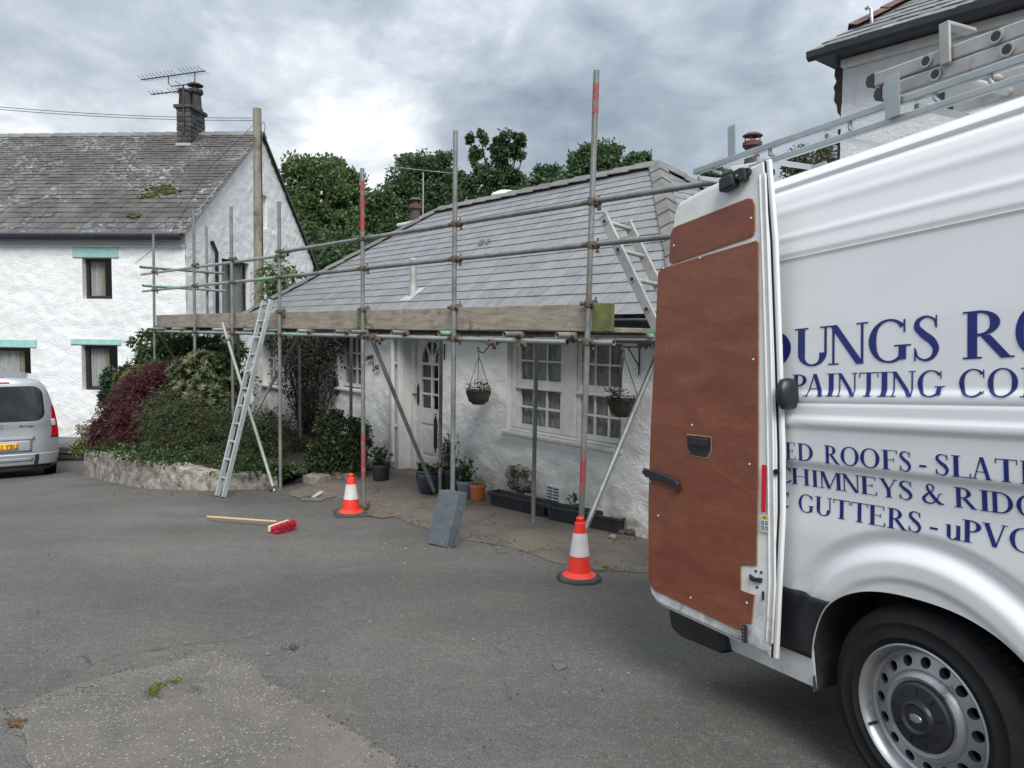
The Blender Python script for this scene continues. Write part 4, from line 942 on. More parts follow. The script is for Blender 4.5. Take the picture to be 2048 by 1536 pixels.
slate_roof(rh, FR, (0, ov, gz_ + 0.10), (1, 0, 0), su2, [(k * 0.2 - 0.06, 0.2) for k in range(int(LS / 0.2) + 1)], lambda: rw.uniform(0.2, 0.36), gxl, 8.3, [(-1, run / LS, -gxl), (0, 1, LS)], M['slate_far'], 0.014, 0.025, 120, jitter=0.05)
ridge_row(rh, (gxl + 0.42, ov + 0.42, gz_ + 0.13 + 0.42 * math.tan(rp)), (AX, ov + run, zt + 0.04), M['red_ridge'], 9, 0.20, 0.45, name='hip_tile')
q = FR.pix(1740, 50, ov + 0.35); m = MB(); m.tube([(q.x, ov + .42, q.z), (q.x - 0.02, ov + .40, q.z + 0.26), (q.x - 0.06, ov + .40, q.z + 0.31), (q.x - 0.11, ov + .40, q.z + 0.28)], 0.028, 8); m.build('hip_iron', M['galv_new'], rh, smooth=60)
# brown stone bracket and old pipe at the corner
m = MB(); z0 = gz_ - 0.06
pr = [(-0.20, z0), (-0.02, z0), (-0.02, z0 - 1.0), (-0.06, z0 - 0.95), (-0.07, z0 - 0.80), (-0.13, z0 - 0.72), (-0.15, z0 - 0.6), (-0.20, z0 - 0.52), (-0.19, z0 - 0.38), (-0.22, z0 - 0.3), (-0.17, z0 - 0.22), (-0.21, z0 - 0.12)]
m.prism(pr, 0.10, 0.35, lambda u, z, d: (u, d, z)); m.build('corner_bracket', M['pot_brown'], rh, bevel=0.02)
m = MB(); m.tube([(-0.06, 0.12, z0 - 1.0), (-0.06, 0.12, -0.4)], 0.045, 10); [m.lathe([(0.05, -0.05), (0.085, -0.03), (0.085, 0.03), (0.05, 0.05)], 10, (-0.06, 0.12, z0 - h)) for h in (1.2, 1.5, 2.6)]; m.build('downpipe', M['pot_dark'], rh, smooth=40)
# small outbuilding whose chimney shows above the van
q = at_depth(1492, 330, 15.5)
ob = thing('outbuilding', 'dark round chimney pot with red cowl on a low building behind', 'chimney', (q.x, q.y, -0.3), FC.rz)
zb = q.z + 0.3
m = MB(); m.box(-1.2, -0.8, 0, 1.2, 1.2, zb - 1.2); m.add([(-1.3, -0.95, zb - 1.2), (1.3, -0.95, zb - 1.2), (1.3, 0.2, zb - 0.5), (-1.3, 0.2, zb - 0.5), (1.3, 1.35, zb - 1.2), (-1.3, 1.35, zb - 1.2)], [(0, 1, 2, 3), (3, 2, 4, 5), (0, 3, 5), (1, 4, 2)]); m.build('walls', M['smooth_render'], ob)
m = MB(); m.box(-0.3, -0.1, zb - 1.0, 0.3, 0.5, zb - 0.0); st = m.build('chimney_stack', M['smooth_render'], ob, bevel=0.02)
chimney_pot(st, (0, 0.2, zb), 0.42, 0.155, M['pot_dark'], M['cowl_red'])
# aerial mast behind the cottage
q = FC.pix(846, 440, 4.95); aw = FC.world(q.x, 4.95, 0)
am = thing('television_aerial', 'slim pale aerial on a thin mast beside the brown chimney pot', 'aerial', (aw.x, aw.y, q.z - 0.25), 0)
mh = z_at(aw, 345) - (q.z - 0.25)
m = MB(); m.tube([(-0.12, 0, 0), (0, 0, 0.2), (0, 0, mh)], 0.017, 6); m.build('mast', M['alu_old'], am)
q = at_depth(783, 334, aw.y); q2 = at_depth(905, 347, aw.y + 0.2); b0 = Vector((aw.x, aw.y, q.z - q.z)); base = Vector((aw.x, aw.y, am.location.z))
m = MB(); m.tube([q - base, q2 - base], 0.013, 6); bo = m.build('boom', M['aerial'], am)
for k in range(9):
    c = q.lerp(q2, k / 8) - base; m = MB(); m.tube([c + Vector((-0.05, -0.16, 0.03)), c + Vector((0.05, 0.16, -0.03))], 0.006, 5); m.build('element', M['aerial'], bo)

# ================================================================== scaffold
FS = Frame(P0, TH - math.pi / 2)
sca = thing('scaffold', 'tube scaffold with timber toe boards along the cottage front', 'scaffold', FS.loc, FS.rz)
TR = 0.02415; ZL, ZM, ZT = 1.937, 2.714, 3.054
def gl_s(x, y): w = FS.world(x, y, 0); return gz(w.x, w.y)
couplers = []
cm_ = MB()
cm_.lathe([(0.033, -0.028), (0.036, -0.02), (0.036, 0.02), (0.033, 0.028)], 10)
cm_.tube([(-0.032, 0.049, 0), (0.032, 0.049, 0)], 0.035, 10)
cm_.box(-0.02, 0.0, -0.03, 0.02, 0.05, 0.03)
cm_.tube([(-0.062, -0.012, 0), (0.062, -0.012, 0)], 0.010, 6); cm_.lathe([(0.018, -0.014), (0.018, 0.014)], 6, (-0.062, -0.012, 0), Matrix(((0, 0, 1), (0, 1, 0), (-1, 0, 0))))
cm_.tube([(0.03, 0.05, -0.055), (0.03, 0.05, 0.055)], 0.009, 6); cm_.lathe([(0.017, 0), (0.017, 0.02)], 6, (0.03, 0.05, -0.065))
cmesh = cm_.mesh('coupler', 40); cmesh.materials.append(M['coupler'])
def coupler(p, rz=0.0, parent=sca, flip=False):
    o = link_mesh('coupler', cmesh, parent); o.location = p; o.rotation_euler = (R(random.uniform(-4, 4)) + (math.pi if flip else 0), R(random.uniform(-4, 4)), rz); return o
def tube(name, a, b, mat='tube', parent=sca, hollow=0.84):
    m = MB(); m.tube([a, b], TR, 12, True, hollow); return m.build(name, M[mat], parent, smooth=50, fix=False)
def band(parent, a, b, mat, frac0, frac1, name='paint_band'):
    a = Vector(a); b = Vector(b); m = MB(); m.tube([a.lerp(b, frac0), a.lerp(b, frac1)], TR + 0.0012, 12, False); return m.build(name, M[mat], parent, smooth=50)
outer = [((1193, 141), (1160, 1120)), ((911, 262), (905, 1000)), ((724.5, 337), (727, 1020)), ((558, 403), (561, 975)), ((462, 413), (466, 800)), ((387, 420), (390, 720)), ((306.6, 459), (309.5, 720))]
ox = []
for i, (tp_, bp_) in enumerate(outer):
    a = FS.pix(*tp_); b = FS.pix(*bp_); d = (a - b) / (a.z - b.z); zb = gl_s(b.x, 0) if i < 4 else gl_s(b.x, 0) - 0.05
    b = b + d * (zb - b.z); st = tube('standard', b, a); X = lambda z, b=b, d=d: b.x + d.x * (z - b.z)
    ox.append(X)
    for z in (ZL, ZM, ZT): coupler((X(z), 0, z), 0)
    m = MB(); m.box(b.x - 0.06, -0.06, b.z - 0.002, b.x + 0.06, 0.06, b.z + 0.005); m.build('base_plate', M['coupler'], sca)
    if i == 2:
        band(st, b, a, 'red_paint', (z_at(FS.world(b.x, 0, 0), 955) - b.z) / (a.z - b.z), (z_at(FS.world(b.x, 0, 0), 868) - b.z) / (a.z - b.z))
        band(st, b, a, 'red_paint', (z_at(FS.world(b.x, 0, 0), 462) - b.z) / (a.z - b.z), (z_at(FS.world(b.x, 0, 0), 362) - b.z) / (a.z - b.z)); coupler((b.x, 0, b.z + 0.05), 0.3)
    if i == 0:
        band(st, b, a, 'red_paint', (z_at(FS.world(a.x, 0, 0), 228) - b.z) / (a.z - b.z), (z_at(FS.world(a.x, 0, 0), 168) - b.z) / (a.z - b.z))
        band(st, b, a, 'red_paint', (z_at(FS.world(b.x, 0, 0), 985) - b.z) / (a.z - b.z), (z_at(FS.world(b.x, 0, 0), 905) - b.z) / (a.z - b.z))
YI = 1.12; ix = []
for (px, py) in ((1330, 1050), (1066, 1048), (880, 980), (702, 940), (600, 900), (478, 800), (414, 560)):
    b = FS.pix(px, py, YI); x = b.x; zb = gl_s(x, YI) - 0.01; ix.append(x)
    zt = z_at(FS.world(x, YI, 0), 453) if px == 414 else 2.27 if px not in (478,) else 2.1
    tube('standard', (x, YI, zb), (x + (0.012 if px == 1066 else 0), YI, zt)); coupler((x, YI, ZL), math.pi)
yr = 0.049
xr_end = FS.pix(1228, 680, yr).x; xl_end = FS.pix(300, 660, yr).x
tube('ledger', (FS.pix(1135, 678, yr).x, yr, ZL - 0.01), (FS.pix(727, 674, yr).x - 0.1, yr, ZL), 'tube_pale')
lo = tube('ledger', (xr_end, yr, ZL - 0.005), (FS.pix(1172, 680, yr).x - 0.04, yr, ZL - 0.008), 'tube_pale')
lg = tube('ledger', (FS.pix(727, 674, yr).x - 0.11, yr, ZL), (xl_end, yr, ZL), 'tube_pale')
band(lg, (FS.pix(720, 674, yr).x, yr, ZL), (xl_end, yr, ZL), 'green_paint', 0.20, 0.28)
m1 = tube('guard_rail', (0.95, yr, ZM + 0.01), (ox[3](ZM) - 0.3, yr, ZM)); m2 = tube('guard_rail', (ox[3](ZM) - 0.305, yr, ZM), (FS.pix(286, 582, yr).x, yr, ZM), 'tube_pale'); band(m2, (ox[3](ZM) - 0.305, yr, ZM), (FS.pix(286, 582, yr).x, yr, ZM), 'green_paint', 0.0, 0.09)
tube('guard_rail', (1.55, yr, ZT + 0.015), (ox[3](ZT) - 0.12, yr, ZT)); tube('guard_rail', (ox[3](ZT) + 0.15, yr, ZT - 0.05), (FS.pix(283, 548, yr).x, yr, ZT - 0.01), 'tube_pale'); coupler((ox[3](ZT) - 0.0, 0, ZT - 0.05))
tube('ledger', (0.4, YI - yr, ZL), (-11.2, YI - yr, ZL))
x7 = ox[6](2.9) + 0.049
tube('guard_rail', FS.pix(281, 534, -0.45) * 1.0, FS.pix(447, 547, 1.45)); gr = tube('guard_rail', FS.pix(286, 571, -0.45), FS.pix(450, 582, 1.45), 'tube_pale')
band(gr, FS.pix(286, 571, -0.45), FS.pix(450, 582, 1.45), 'green_paint', 0.02, 0.45)
for (px, py) in ((415, 545), (415, 577)): coupler(FS.pix(px, py, YI - 0.04), math.pi / 2)
tube('ledger', FS.pix(297, 658, -0.30), FS.pix(440, 662, 1.4), 'tube')
# transoms: short tubes across the ledgers, their cut ends sticking out
for (px, py, mt) in ((1118, 668, 'tube_pale'), (1012, 667, 'tube'), (880, 667, 'tube'), (786, 666, 'tube'), (706, 662, 'tube'), (670, 661, 'tube'), (596, 661, 'tube_pale'), (532, 661, 'tube'), (487, 661, 'tube'), (430, 661, 'tube_pale'), (345, 659, 'tube'), (306, 655, 'tube')):
    q = FS.pix(px, py, -0.14); t = tube('transom', (q.x, -0.14 - random.uniform(0, .04), ZL + 0.0485), (q.x + random.uniform(-.03, .03), YI + 0.06, ZL + 0.0485), mt); coupler((q.x, yr, ZL + 0.0485), math.pi / 2)
    if px == 880: band(t, (q.x, -0.142, ZL + 0.0485), (q.x, YI, ZL + .0485), 'green_paint', 0.0, 0.2)
# braces
def brace(a, b, name='brace'):
    t = tube(name, a, b); return t
q = FS.pix(744, 684, 0.0); brace((q.x, -0.0, 1.90), (ix[2] - 0.03, YI - 0.07, -0.02)); coupler((q.x, 0.0, ZL), 0.4); coupler((ix[2], YI - 0.02, 0.32), 0.7)
gb = FS.loc2(on_ground(1134, 1146)); brace((ix[0] - 0.05, YI - 0.05, 1.93), gb); coupler((ix[0] - .05, YI - .05, 1.9), 0.5)
brace((ix[4] + 0.05, YI - 0.05, 1.90), (ox[4](0) + 0.05, -0.05, 0.05)); coupler((ix[4] + .05, YI - .05, 1.86), 0.2)
q = FS.pix(320, 668, 0.05); brace((q.x, 0.05, 1.90), (ix[6] + 0.0, YI - .05, 0.2))
# boards: platform planks and upright toe boards
def plank(name, x0, x1, y0, y1, z0, z1, mat='board', sag=0.0):
    m = MB(); n = 14; rs = random.Random(x0)
    m.grid(lambda a, b: (x0 + (x1 - x0) * a, [y0, y0, y1, y1][int(b * 3 + .01)], [z0, z1, z1, z0][int(b * 3 + .01)] + 0.004 * math.sin(a * 7 + x0) ), n, 3)
    k = n + 1; m.f += [(i, 3 * k + i, 3 * k + i + 1, i + 1) for i in range(n)]; m.f += [(0, k, 2 * k, 3 * k), (n, 3 * k + n, 2 * k + n, k + n)]
    return m.build(name, M[mat], sca, bevel=0.006)
zb0 = ZL + 0.0485 + TR + 0.002
for r_ in range(4):
    y0 = 0.07 + r_ * 0.234
    for (a, b) in ((0.30, -3.55), (-3.56, -7.45), (-7.46, -11.25)): plank('platform_board', a - 0.02 * r_, b, y0, y0 + 0.225, zb0, zb0 + 0.038)
tz0 = zb0 + 0.006
xe = FS.pix(1226, 630, 0.045).x; xg = FS.pix(1187, 630, 0.045).x
tb = plank('toe_board', xg, FS.pix(728, 640, 0.045).x, 0.028, 0.066, tz0, tz0 + 0.225)
plank('toe_board', xe, xg + 0.002, 0.0275, 0.0665, tz0 - 0.0005, tz0 + 0.2255, 'board_green')
plank('toe_board', FS.pix(745, 640, 0.09).x, FS.pix(315, 640, 0.09).x, 0.068, 0.106, tz0 + 0.004, tz0 + 0.226)
plank('toe_board', FS.pix(727, 640, 0.068).x + 0.06, FS.pix(720, 640, 0.068).x, 0.0265, 0.0672, tz0 + 0.012, tz0 + 0.231, 'board_green')
for X in ox[:4]: coupler((X(tz0 + .22), 0.0, tz0 + 0.225), 0)
for px, py in ((585, 684), (760, 688), (1050, 690), (990, 690)):
    q = FS.pix(px, py, yr); coupler((q.x, yr, ZL - 0.03), math.pi / 2)
# level lying on the end of the platform
lv = thing('spirit_level', 'yellow and green tipped level lying on the platform end by the van door', 'level', FS.world(0.32, 0.30, zb0 + 0.002), FS.rz)
m = MB(); m.box(0, 0, 0, 0.55, 0.05, 0.03); m.build('body', M['board'], lv)
m = MB(); m.box(0.19, -0.002, -0.001, 0.36, 0.052, 0.032); m.build('yellow_tip', pm('yellow paint', srgb(196, 184, 70), srgb(150, 150, 60), 30, 0.6), lv)
m = MB(); m.box(0.02, -0.002, -0.001, 0.18, 0.052, 0.032); m.build('green_tip', M['green_paint'], lv)
# loose tube with a coupler leaning on the ledger
a = FS.world(*FS.pix(445, 646, -0.10)); b = on_ground(549, 983)
lt = thing('loose_tube', 'loose greenish scaffold tube leaning against the ledger beside the ladder', 'pole', b)
m = MB(); m.tube([(0, 0, 0), a - b], TR, 12, True, 0.84); m.build('tube', galv('algae stained tube', (0.23, 0.245, 0.195), (0.32, 0.335, 0.28), (0.18, 0.195, 0.125), 0.5, 0.3), lt, smooth=50, fix=False)
o = coupler((a - b) * 0.885, 0.4, lt); o = coupler((a - b) * 0.02, 1.2, lt)
# ------------------------------------------------------------------ ladders
def ladder(root, A0, A1, B0, B1, n, sw, sd, mat, ends=False, first=0.25, rr=0.016, hole=False):
    """two stiles A0-A1 and B0-B1, n rungs"""
    A0, A1, B0, B1 = map(Vector, (A0, A1, B0, B1)); across = (B0 - A0).normalized(); run_ = (A1 - A0).normalized(); nrm = run_.cross(across).normalized()
    for p, q, s in ((A0, A1, -1), (B0, B1, 1)):
        m = MB(); m.beam(p, q, sw, sd, nrm); st = m.build('stile', mat, root, bevel=0.004)
        d = (q - p).normalized()
        for e in (p, q): mm = MB(); mm.beam(e - d * 0.012, e + d * 0.012, sw + 0.006, sd + 0.006, nrm); mm.build('end_cap', M['gutter'] if not ends else M['alu_old'], st, bevel=0.004)
    Lh = (A1 - A0).length
    for k in range(n):
        t = (first + k * (Lh - first * 1.3) / max(1, n - 1)) / Lh; p = A0.lerp(A1, t) - across * (sw * 0.5 + 0.004); q = B0.lerp(B1, t) + across * (sw * 0.5 + 0.004)
        m = MB(); m.tube([p, q], rr, 10, True, 0.7 if hole else 0.0); m.build('rung', mat, root, smooth=40, fix=False)
        if hole:
            for c, dd in ((p, -across), (q, across)):
                m = MB(); m.tube([c + dd * 0.000, c + dd * 0.006], rr * 1.5, 12, True, 0.66); m.build('rung_collar', mat, root, smooth=40, fix=False)
                m = MB(); m.tube([c + dd * 0.0045, c + dd * 0.0062], rr * 0.95, 12); m.build('rung_hole_shade', M['gutter'], root)  # black disc paints the shade inside the open rung
f1, f2 = on_ground(434, 993), on_ground(447, 996); t1 = FS.world(*FS.pix(528, 600, -0.075)); t2 = FS.world(*FS.pix(543, 598, -0.075))
l1 = thing('ladder', 'bright aluminium ladder leaning against the toe board by the shrubs', 'ladder', f1)
ladder(l1, (0, 0, 0), t1 - f1, f2 - f1, t2 - f1, 11, 0.024, 0.062, M['alu'], rr=0.017)
A = FS.pix(1207, 432, 0.34); Bq = FS.pix(1306, 640, 0.34); dd = (Bq - A) / (Bq.z - A.z)
yy = 0.34
while yy < 1.4 and FS.pix(1241, 446, yy).x < A.x + (FS.pix(1241, 446, yy).z - A.z) * dd.x: yy += 0.01
zf = gl_s(A.x + dd.x * (0 - A.z), 0.5); foot = A + dd * (zf - A.z)
l2 = thing('ladder', 'scuffed aluminium ladder at the open scaffold end, rising past the van door', 'ladder', FS.world(foot.x, foot.y, foot.z), FS.rz)
w2 = Vector((0, max(0.30, yy - 0.34), 0))
ladder(l2, (0, 0, 0), A - foot, w2, A - foot + w2 - (A - foot) * 0.012, 12, 0.030, 0.085, M['alu_old'], True, 0.2, 0.019, True)

# ================================================================== the van
def van_paint():
    m = MT('white van paint'); c = m.mixc(m.ramp(m.noise(1.4, 6, 0.6, 0.4), [(0.4, 0.0), (0.8, 0.35)]), (0.74, 0.75, 0.765), (0.64, 0.645, 0.64))
    sp = m.n('ShaderNodeSeparateXYZ'); m.l(m.pos('O'), sp.inputs[0])
    lowd = m.math('SUBTRACT', 1.0, m.math('MULTIPLY', m.math('SUBTRACT', sp.outputs[2], 0.28), 1.5), True)
    c = m.mixc(m.math('MULTIPLY', lowd, m.ramp(m.noise(6, 8, 0.7, 0.5), [(0.38, 0.0), (0.70, 0.55)])), c, (0.36, 0.34, 0.30))
    c = m.mixc(m.ramp(m.noise(13, 7, 0.7, 0.2, stretch=(1, 1, 0.12)), [(0.63, 0.0), (0.78, 0.22)]), c, (0.42, 0.41, 0.39))
    m.color(c).set(Roughness=0.42, Coat_Weight=0.30, Coat_Roughness=0.10, Specular_IOR_Level=0.35); return m.m
M['van_white'] = van_paint()
def door_white():
    m = MT('grubby white door paint'); c = m.mixc(m.ramp(m.noise(3.5, 8, 0.7, 0.6), [(0.52, 0.0), (0.72, 0.55)]), (0.66, 0.665, 0.665), (0.42, 0.41, 0.38))
    c = m.mixc(m.ramp(m.noise(20, 8, 0.7, 0.3, stretch=(1, 1, 0.15)), [(0.64, 0.0), (0.74, 0.5)]), c, (0.13, 0.12, 0.11))
    sp = m.n('ShaderNodeSeparateXYZ'); m.l(m.pos('O'), sp.inputs[0])
    lowd = m.math('SUBTRACT', 1.0, m.math('MULTIPLY', m.math('SUBTRACT', sp.outputs[2], 0.38), 2.6), True)
    c = m.mixc(m.math('MULTIPLY', lowd, m.ramp(m.noise(9, 8, 0.7, 0.6), [(0.36, 0.0), (0.60, 0.9)])), c, (0.14, 0.125, 0.105))
    c = m.mixc(m.ramp(m.noise(34, 6, 0.7, 0.3, stretch=(1, 1, 0.10)), [(0.655, 0.0), (0.68, 0.8)]), c, (0.05, 0.05, 0.052))
    m.color(c).set(Roughness=0.4, Coat_Weight=0.3, Coat_Roughness=0.2); return m.m
M['door_white'] = door_white()
def ply():
    m = MT('brown faced plywood')
    c = m.mixc(m.ramp(m.noise(3.0, 7, 0.6, 0.8, stretch=(1, 1, 3.0)), [(0.35, 0.0), (0.7, 1.0)]), srgb(112, 58, 42), srgb(136, 80, 58))
    c = m.mixc(m.ramp(m.noise(3.2, 7, 0.65, 1.6), [(0.60, 0.0), (0.80, 0.35)]), c, srgb(146, 104, 80))
    c = m.mixc(m.ramp(m.noise(60, 4, 0.6, 0.2, stretch=(0.35, 0.35, 5)), [(0.42, 0.28), (0.58, 0.0)]), c, srgb(70, 34, 26))
    c = m.mixc(m.ramp(m.noise(26, 5, 0.7, 0.4, stretch=(1, 1, 8)), [(0.45, 0.0), (0.62, 0.22)]), c, srgb(84, 42, 32))
    c = m.mixc(m.ramp(m.noise(9, 6, 0.7, 3.5, stretch=(1, 1, .3)), [(0.685, 0.0), (0.70, 0.55), (0.715, 0.0)]), c, srgb(176, 150, 128))
    m.color(c).set(Roughness=0.42, Coat_Weight=0.25, Coat_Roughness=0.25); return m.m
M['ply'] = ply()
M['ply_edge'] = pm('pale plywood edge', srgb(168, 140, 108), srgb(140, 110, 84), 30, 0.8)
M['rubber'] = pm('tyre rubber', (0.009, 0.0095, 0.011), (0.016, 0.016, 0.017), 9, 0.85, bump=0.2, bscale=60)
M['rubber'].node_tree.nodes['Principled BSDF'].inputs['Specular IOR Level'].default_value = 0.2
M['steel_rim'] = pm('silver steel wheel', (0.42, 0.43, 0.45), (0.33, 0.34, 0.35), 6, 0.38, 0.75, dirt=(0.10, 0.095, 0.09), dscale=12, dthr=(0.6, 0.75))
M['liner'] = pm('dirty wheel arch liner', (0.018, 0.018, 0.02), (0.05, 0.048, 0.043), 7, 0.9, bump=0.4)
M['letter_blue'] = pm('dark blue vinyl lettering', srgb(24, 40, 116), srgb(20, 34, 104), 4, 0.35)
M['reflector_red'] = pm('red reflective tape', srgb(206, 28, 42), srgb(190, 22, 36), 12, 0.35)
vd = ray(323, 787).normalized(); vx = -vd; vy = Vector((0, 0, 1)).cross(vx).normalized(); vz = vx.cross(vy)
wr = ray(1847, 1448); Wc = EYE + wr * (2.5 / wr.y); VG = Wc - vz * 0.345
van = thing('van', 'white roofing van with open ply lined rear door and blue lettering', 'van')
van.matrix_world = Matrix(((vx.x, vy.x, vz.x, VG.x), (vx.y, vy.y, vz.y, VG.y), (vx.z, vy.z, vz.z, VG.z), (0, 0, 0, 1)))
def vpix(px, py, off):
    Q = at_plane(px, py, vy, VG - vy * off) - VG; return Q.dot(vx), Q.dot(vz)
def lerp_tab(T, z):
    for (a, b), (c, d) in zip(T, T[1:]):
        if z <= c: return b + (d - b) * max(0.0, (z - a)) / (c - a)
    return T[-1][1]
VT = [(0.25, -0.03), (0.42, 0.0), (0.7, 0.015), (1.0, 0.025), (1.2, 0.032), (1.4, 0.035), (1.75, 0.022), (2.05, 0.0), (2.2, -0.03), (2.30, -0.05), (2.37, -0.075)]
def bumpf(z, c, w): t = (z - c) / w; return math.exp(-t * t)
def voff(s, z):
    o = lerp_tab(VT, z)
    o -= 0.010 * (sstep(1.475, 1.50, z) - sstep(2.030, 2.045, z))
    o += 0.0045 * bumpf(z, 2.132, 0.014) + 0.004 * bumpf(z, 2.25, 0.02) - 0.006 * bumpf(z, 2.048, 0.008)
    o -= 0.005 * bumpf(z, 1.448, 0.005)
    o += 0.010 * (sstep(1.345, 1.36, z) - sstep(1.380, 1.398, z))
    o -= 0.014 * (1 - sstep(1.185, 1.215, z)) * sstep(0.9, 1.1, z)
    o -= 0.012 * bumpf(z, 2.352, 0.010)
    r = math.hypot(s, z - 0.345)
    if z > 0.30 and r < 0.9:
        k = sstep(0.55, 0.72, z)
        o += k * (-0.020 * (1 - sstep(0.618, 0.668, r)) + 0.042 * (1 - sstep(0.55, 0.618, r)) - 0.010 * (1 - sstep(0.474, 0.502, r)))
    return o
AW, AH, AP = 0.485, 0.435, 2.4
def arch_z(s):
    t = abs(s) / AW
    return 0.29 if t >= 1 else 0.345 + AH * (1 - t ** AP) ** (1 / AP)
def sbot(s): return 0.405 if s < -1.0 else max(0.29, arch_z(s))
ss = sorted(set([round(v, 4) for v in np.arange(-1.33, 0.95, 0.015)] + [-AW, AW] + [round(v, 3) for v in np.arange(1.0, 4.3, 0.15)]))
zs = list(np.arange(0.29, 2.375, 0.0085))
m = MB(); n = len(ss)
for z in zs:
    for s in ss: zz = max(z, sbot(s)); m.v.append((s, -voff(s, zz), zz))
for j in range(len(zs) - 1):
    for i in range(n - 1):
        if zs[j + 1] <= min(sbot(ss[i]), sbot(ss[i + 1])) + 1e-6: continue
        k = j * n + i; m.f.append((k, k + 1, k + n + 1, k + n))
side = m.build('side_panel', M['van_white'], van, smooth=32, fix=False)
rp = [(-0.075, 2.372), (-0.080, 2.384), (-0.10, 2.405), (-0.16, 2.435), (-0.32, 2.465), (-0.6, 2.495), (-0.98, 2.505)]
rp = rp + [(-1.96 - a, z) for a, z in reversed(rp[:-1])]
m = MB(); m.grid(lambda a, b: (-1.33 + a * 5.5, -rp[int(round(b * (len(rp) - 1)))][0], rp[int(round(b * (len(rp) - 1)))][1]), 6, len(rp) - 1); m.build('roof', M['van_white'], van, smooth=40, fix=False)
m = MB()
m.add([(-1.33, 1.93, 0.4), (4.17, 1.93, 0.4), (4.17, 1.885, 2.372), (-1.33, 1.885, 2.372)], [(0, 3, 2, 1)])
m.build('far_side', M['van_white'], van)
m = MB(); m.box(-1.328, 0.0, 0.42, -1.30, 1.92, 2.36); m.build('rear_frame', M['liner'], van)
m = MB(); m.add([(4.17, -0.02, 0.3), (4.17, 1.93, 0.3), (4.17, 1.88, 2.37), (4.17, 0.06, 2.37)], [(0, 1, 2, 3)]); m.build('bulkhead', M['van_white'], van)
m = MB(); m.box(-1.30, 0.36, 0.36, 4.15, 1.60, 0.42); m.box(0.62, 0.03, 0.34, 4.15, 0.359, 0.42); m.box(-1.30, 0.03, 0.34, -0.62, 0.359, 0.42); m.build('underbody', M['liner'], van)
# wheel arch liner
m = MB(); NA = 28
for k in range(NA + 1):
    t = math.pi * k / NA; ct, st_ = math.cos(t), math.sin(t)
    f = 1 / (abs(ct) ** AP + abs(st_) ** AP) ** (1 / AP)
    x = AW * ct * f; z = 0.345 + AH * st_ * f
    for (yy_, sc) in ((-voff(x, max(z, .345)) + 0.002, 1.0), (0.02, 1.03), (0.36, 1.06)): m.v.append((x * sc, yy_, 0.345 + (z - 0.345) * sc))
for k in range(NA):
    for j in range(2): a = k * 3 + j; m.f.append((a, a + 1, a + 4, a + 3))
b0 = len(m.v); m.v.append((0, 0.36, 0.345))
for k in range(NA): m.f.append((k * 3 + 2, b0, k * 3 + 5))
for sx_ in (-1, 1): m.add([(sx_ * AW, -0.0, 0.345), (sx_ * AW * 1.06, 0.36, 0.345), (sx_ * AW * 1.06, 0.36, 0.28), (sx_ * AW, 0.0, 0.28)], [(0, 1, 2, 3)])
m.build('arch_liner', M['liner'], van, smooth=50)
m = MB(); m.box(-0.56, 0.03, 0.27, -0.50, 0.30, 0.66); m.build('mud_flap', M['liner'], van, bevel=0.01)
# black lower strip behind the arch, white sill and black bumper corner
def sedge(z):
    t = max(0.0, (z - 0.345) / AH); return -AW * (1 - min(1, t) ** AP) ** (1 / AP)
m = MB(); m.grid(lambda a, b: (lambda z: (lambda s: (s, -voff(s, z) - 0.006, z))(-1.31 + a * (sedge(z) - 0.006 + 1.31)))(0.415 + b * 0.262), 60, 12)
o = m.build('side_strip', M['black_plastic'], van, smooth=40, fix=False); sm = o.modifiers.new('thick', 'SOLIDIFY'); sm.thickness = 0.005; sm.offset = -1
m = MB(); m.prism([(-1.40, 0.40), (-1.38, 0.29), (-1.30, 0.265), (-0.985, 0.275), (-1.0, 0.402)], -0.035, 0.2, lambda u, z, d: (u, d, z)); m.build('rear_bumper', M['black_plastic'], van, bevel=0.02)
m = MB(); m.prism([(-1.40, 0.40), (-1.38, 0.29), (-1.30, 0.265), (-1.30, 0.402)], 0.201, 1.9, lambda u, z, d: (u, d, z)); m.build('rear_bumper', M['black_plastic'], van, bevel=0.02)
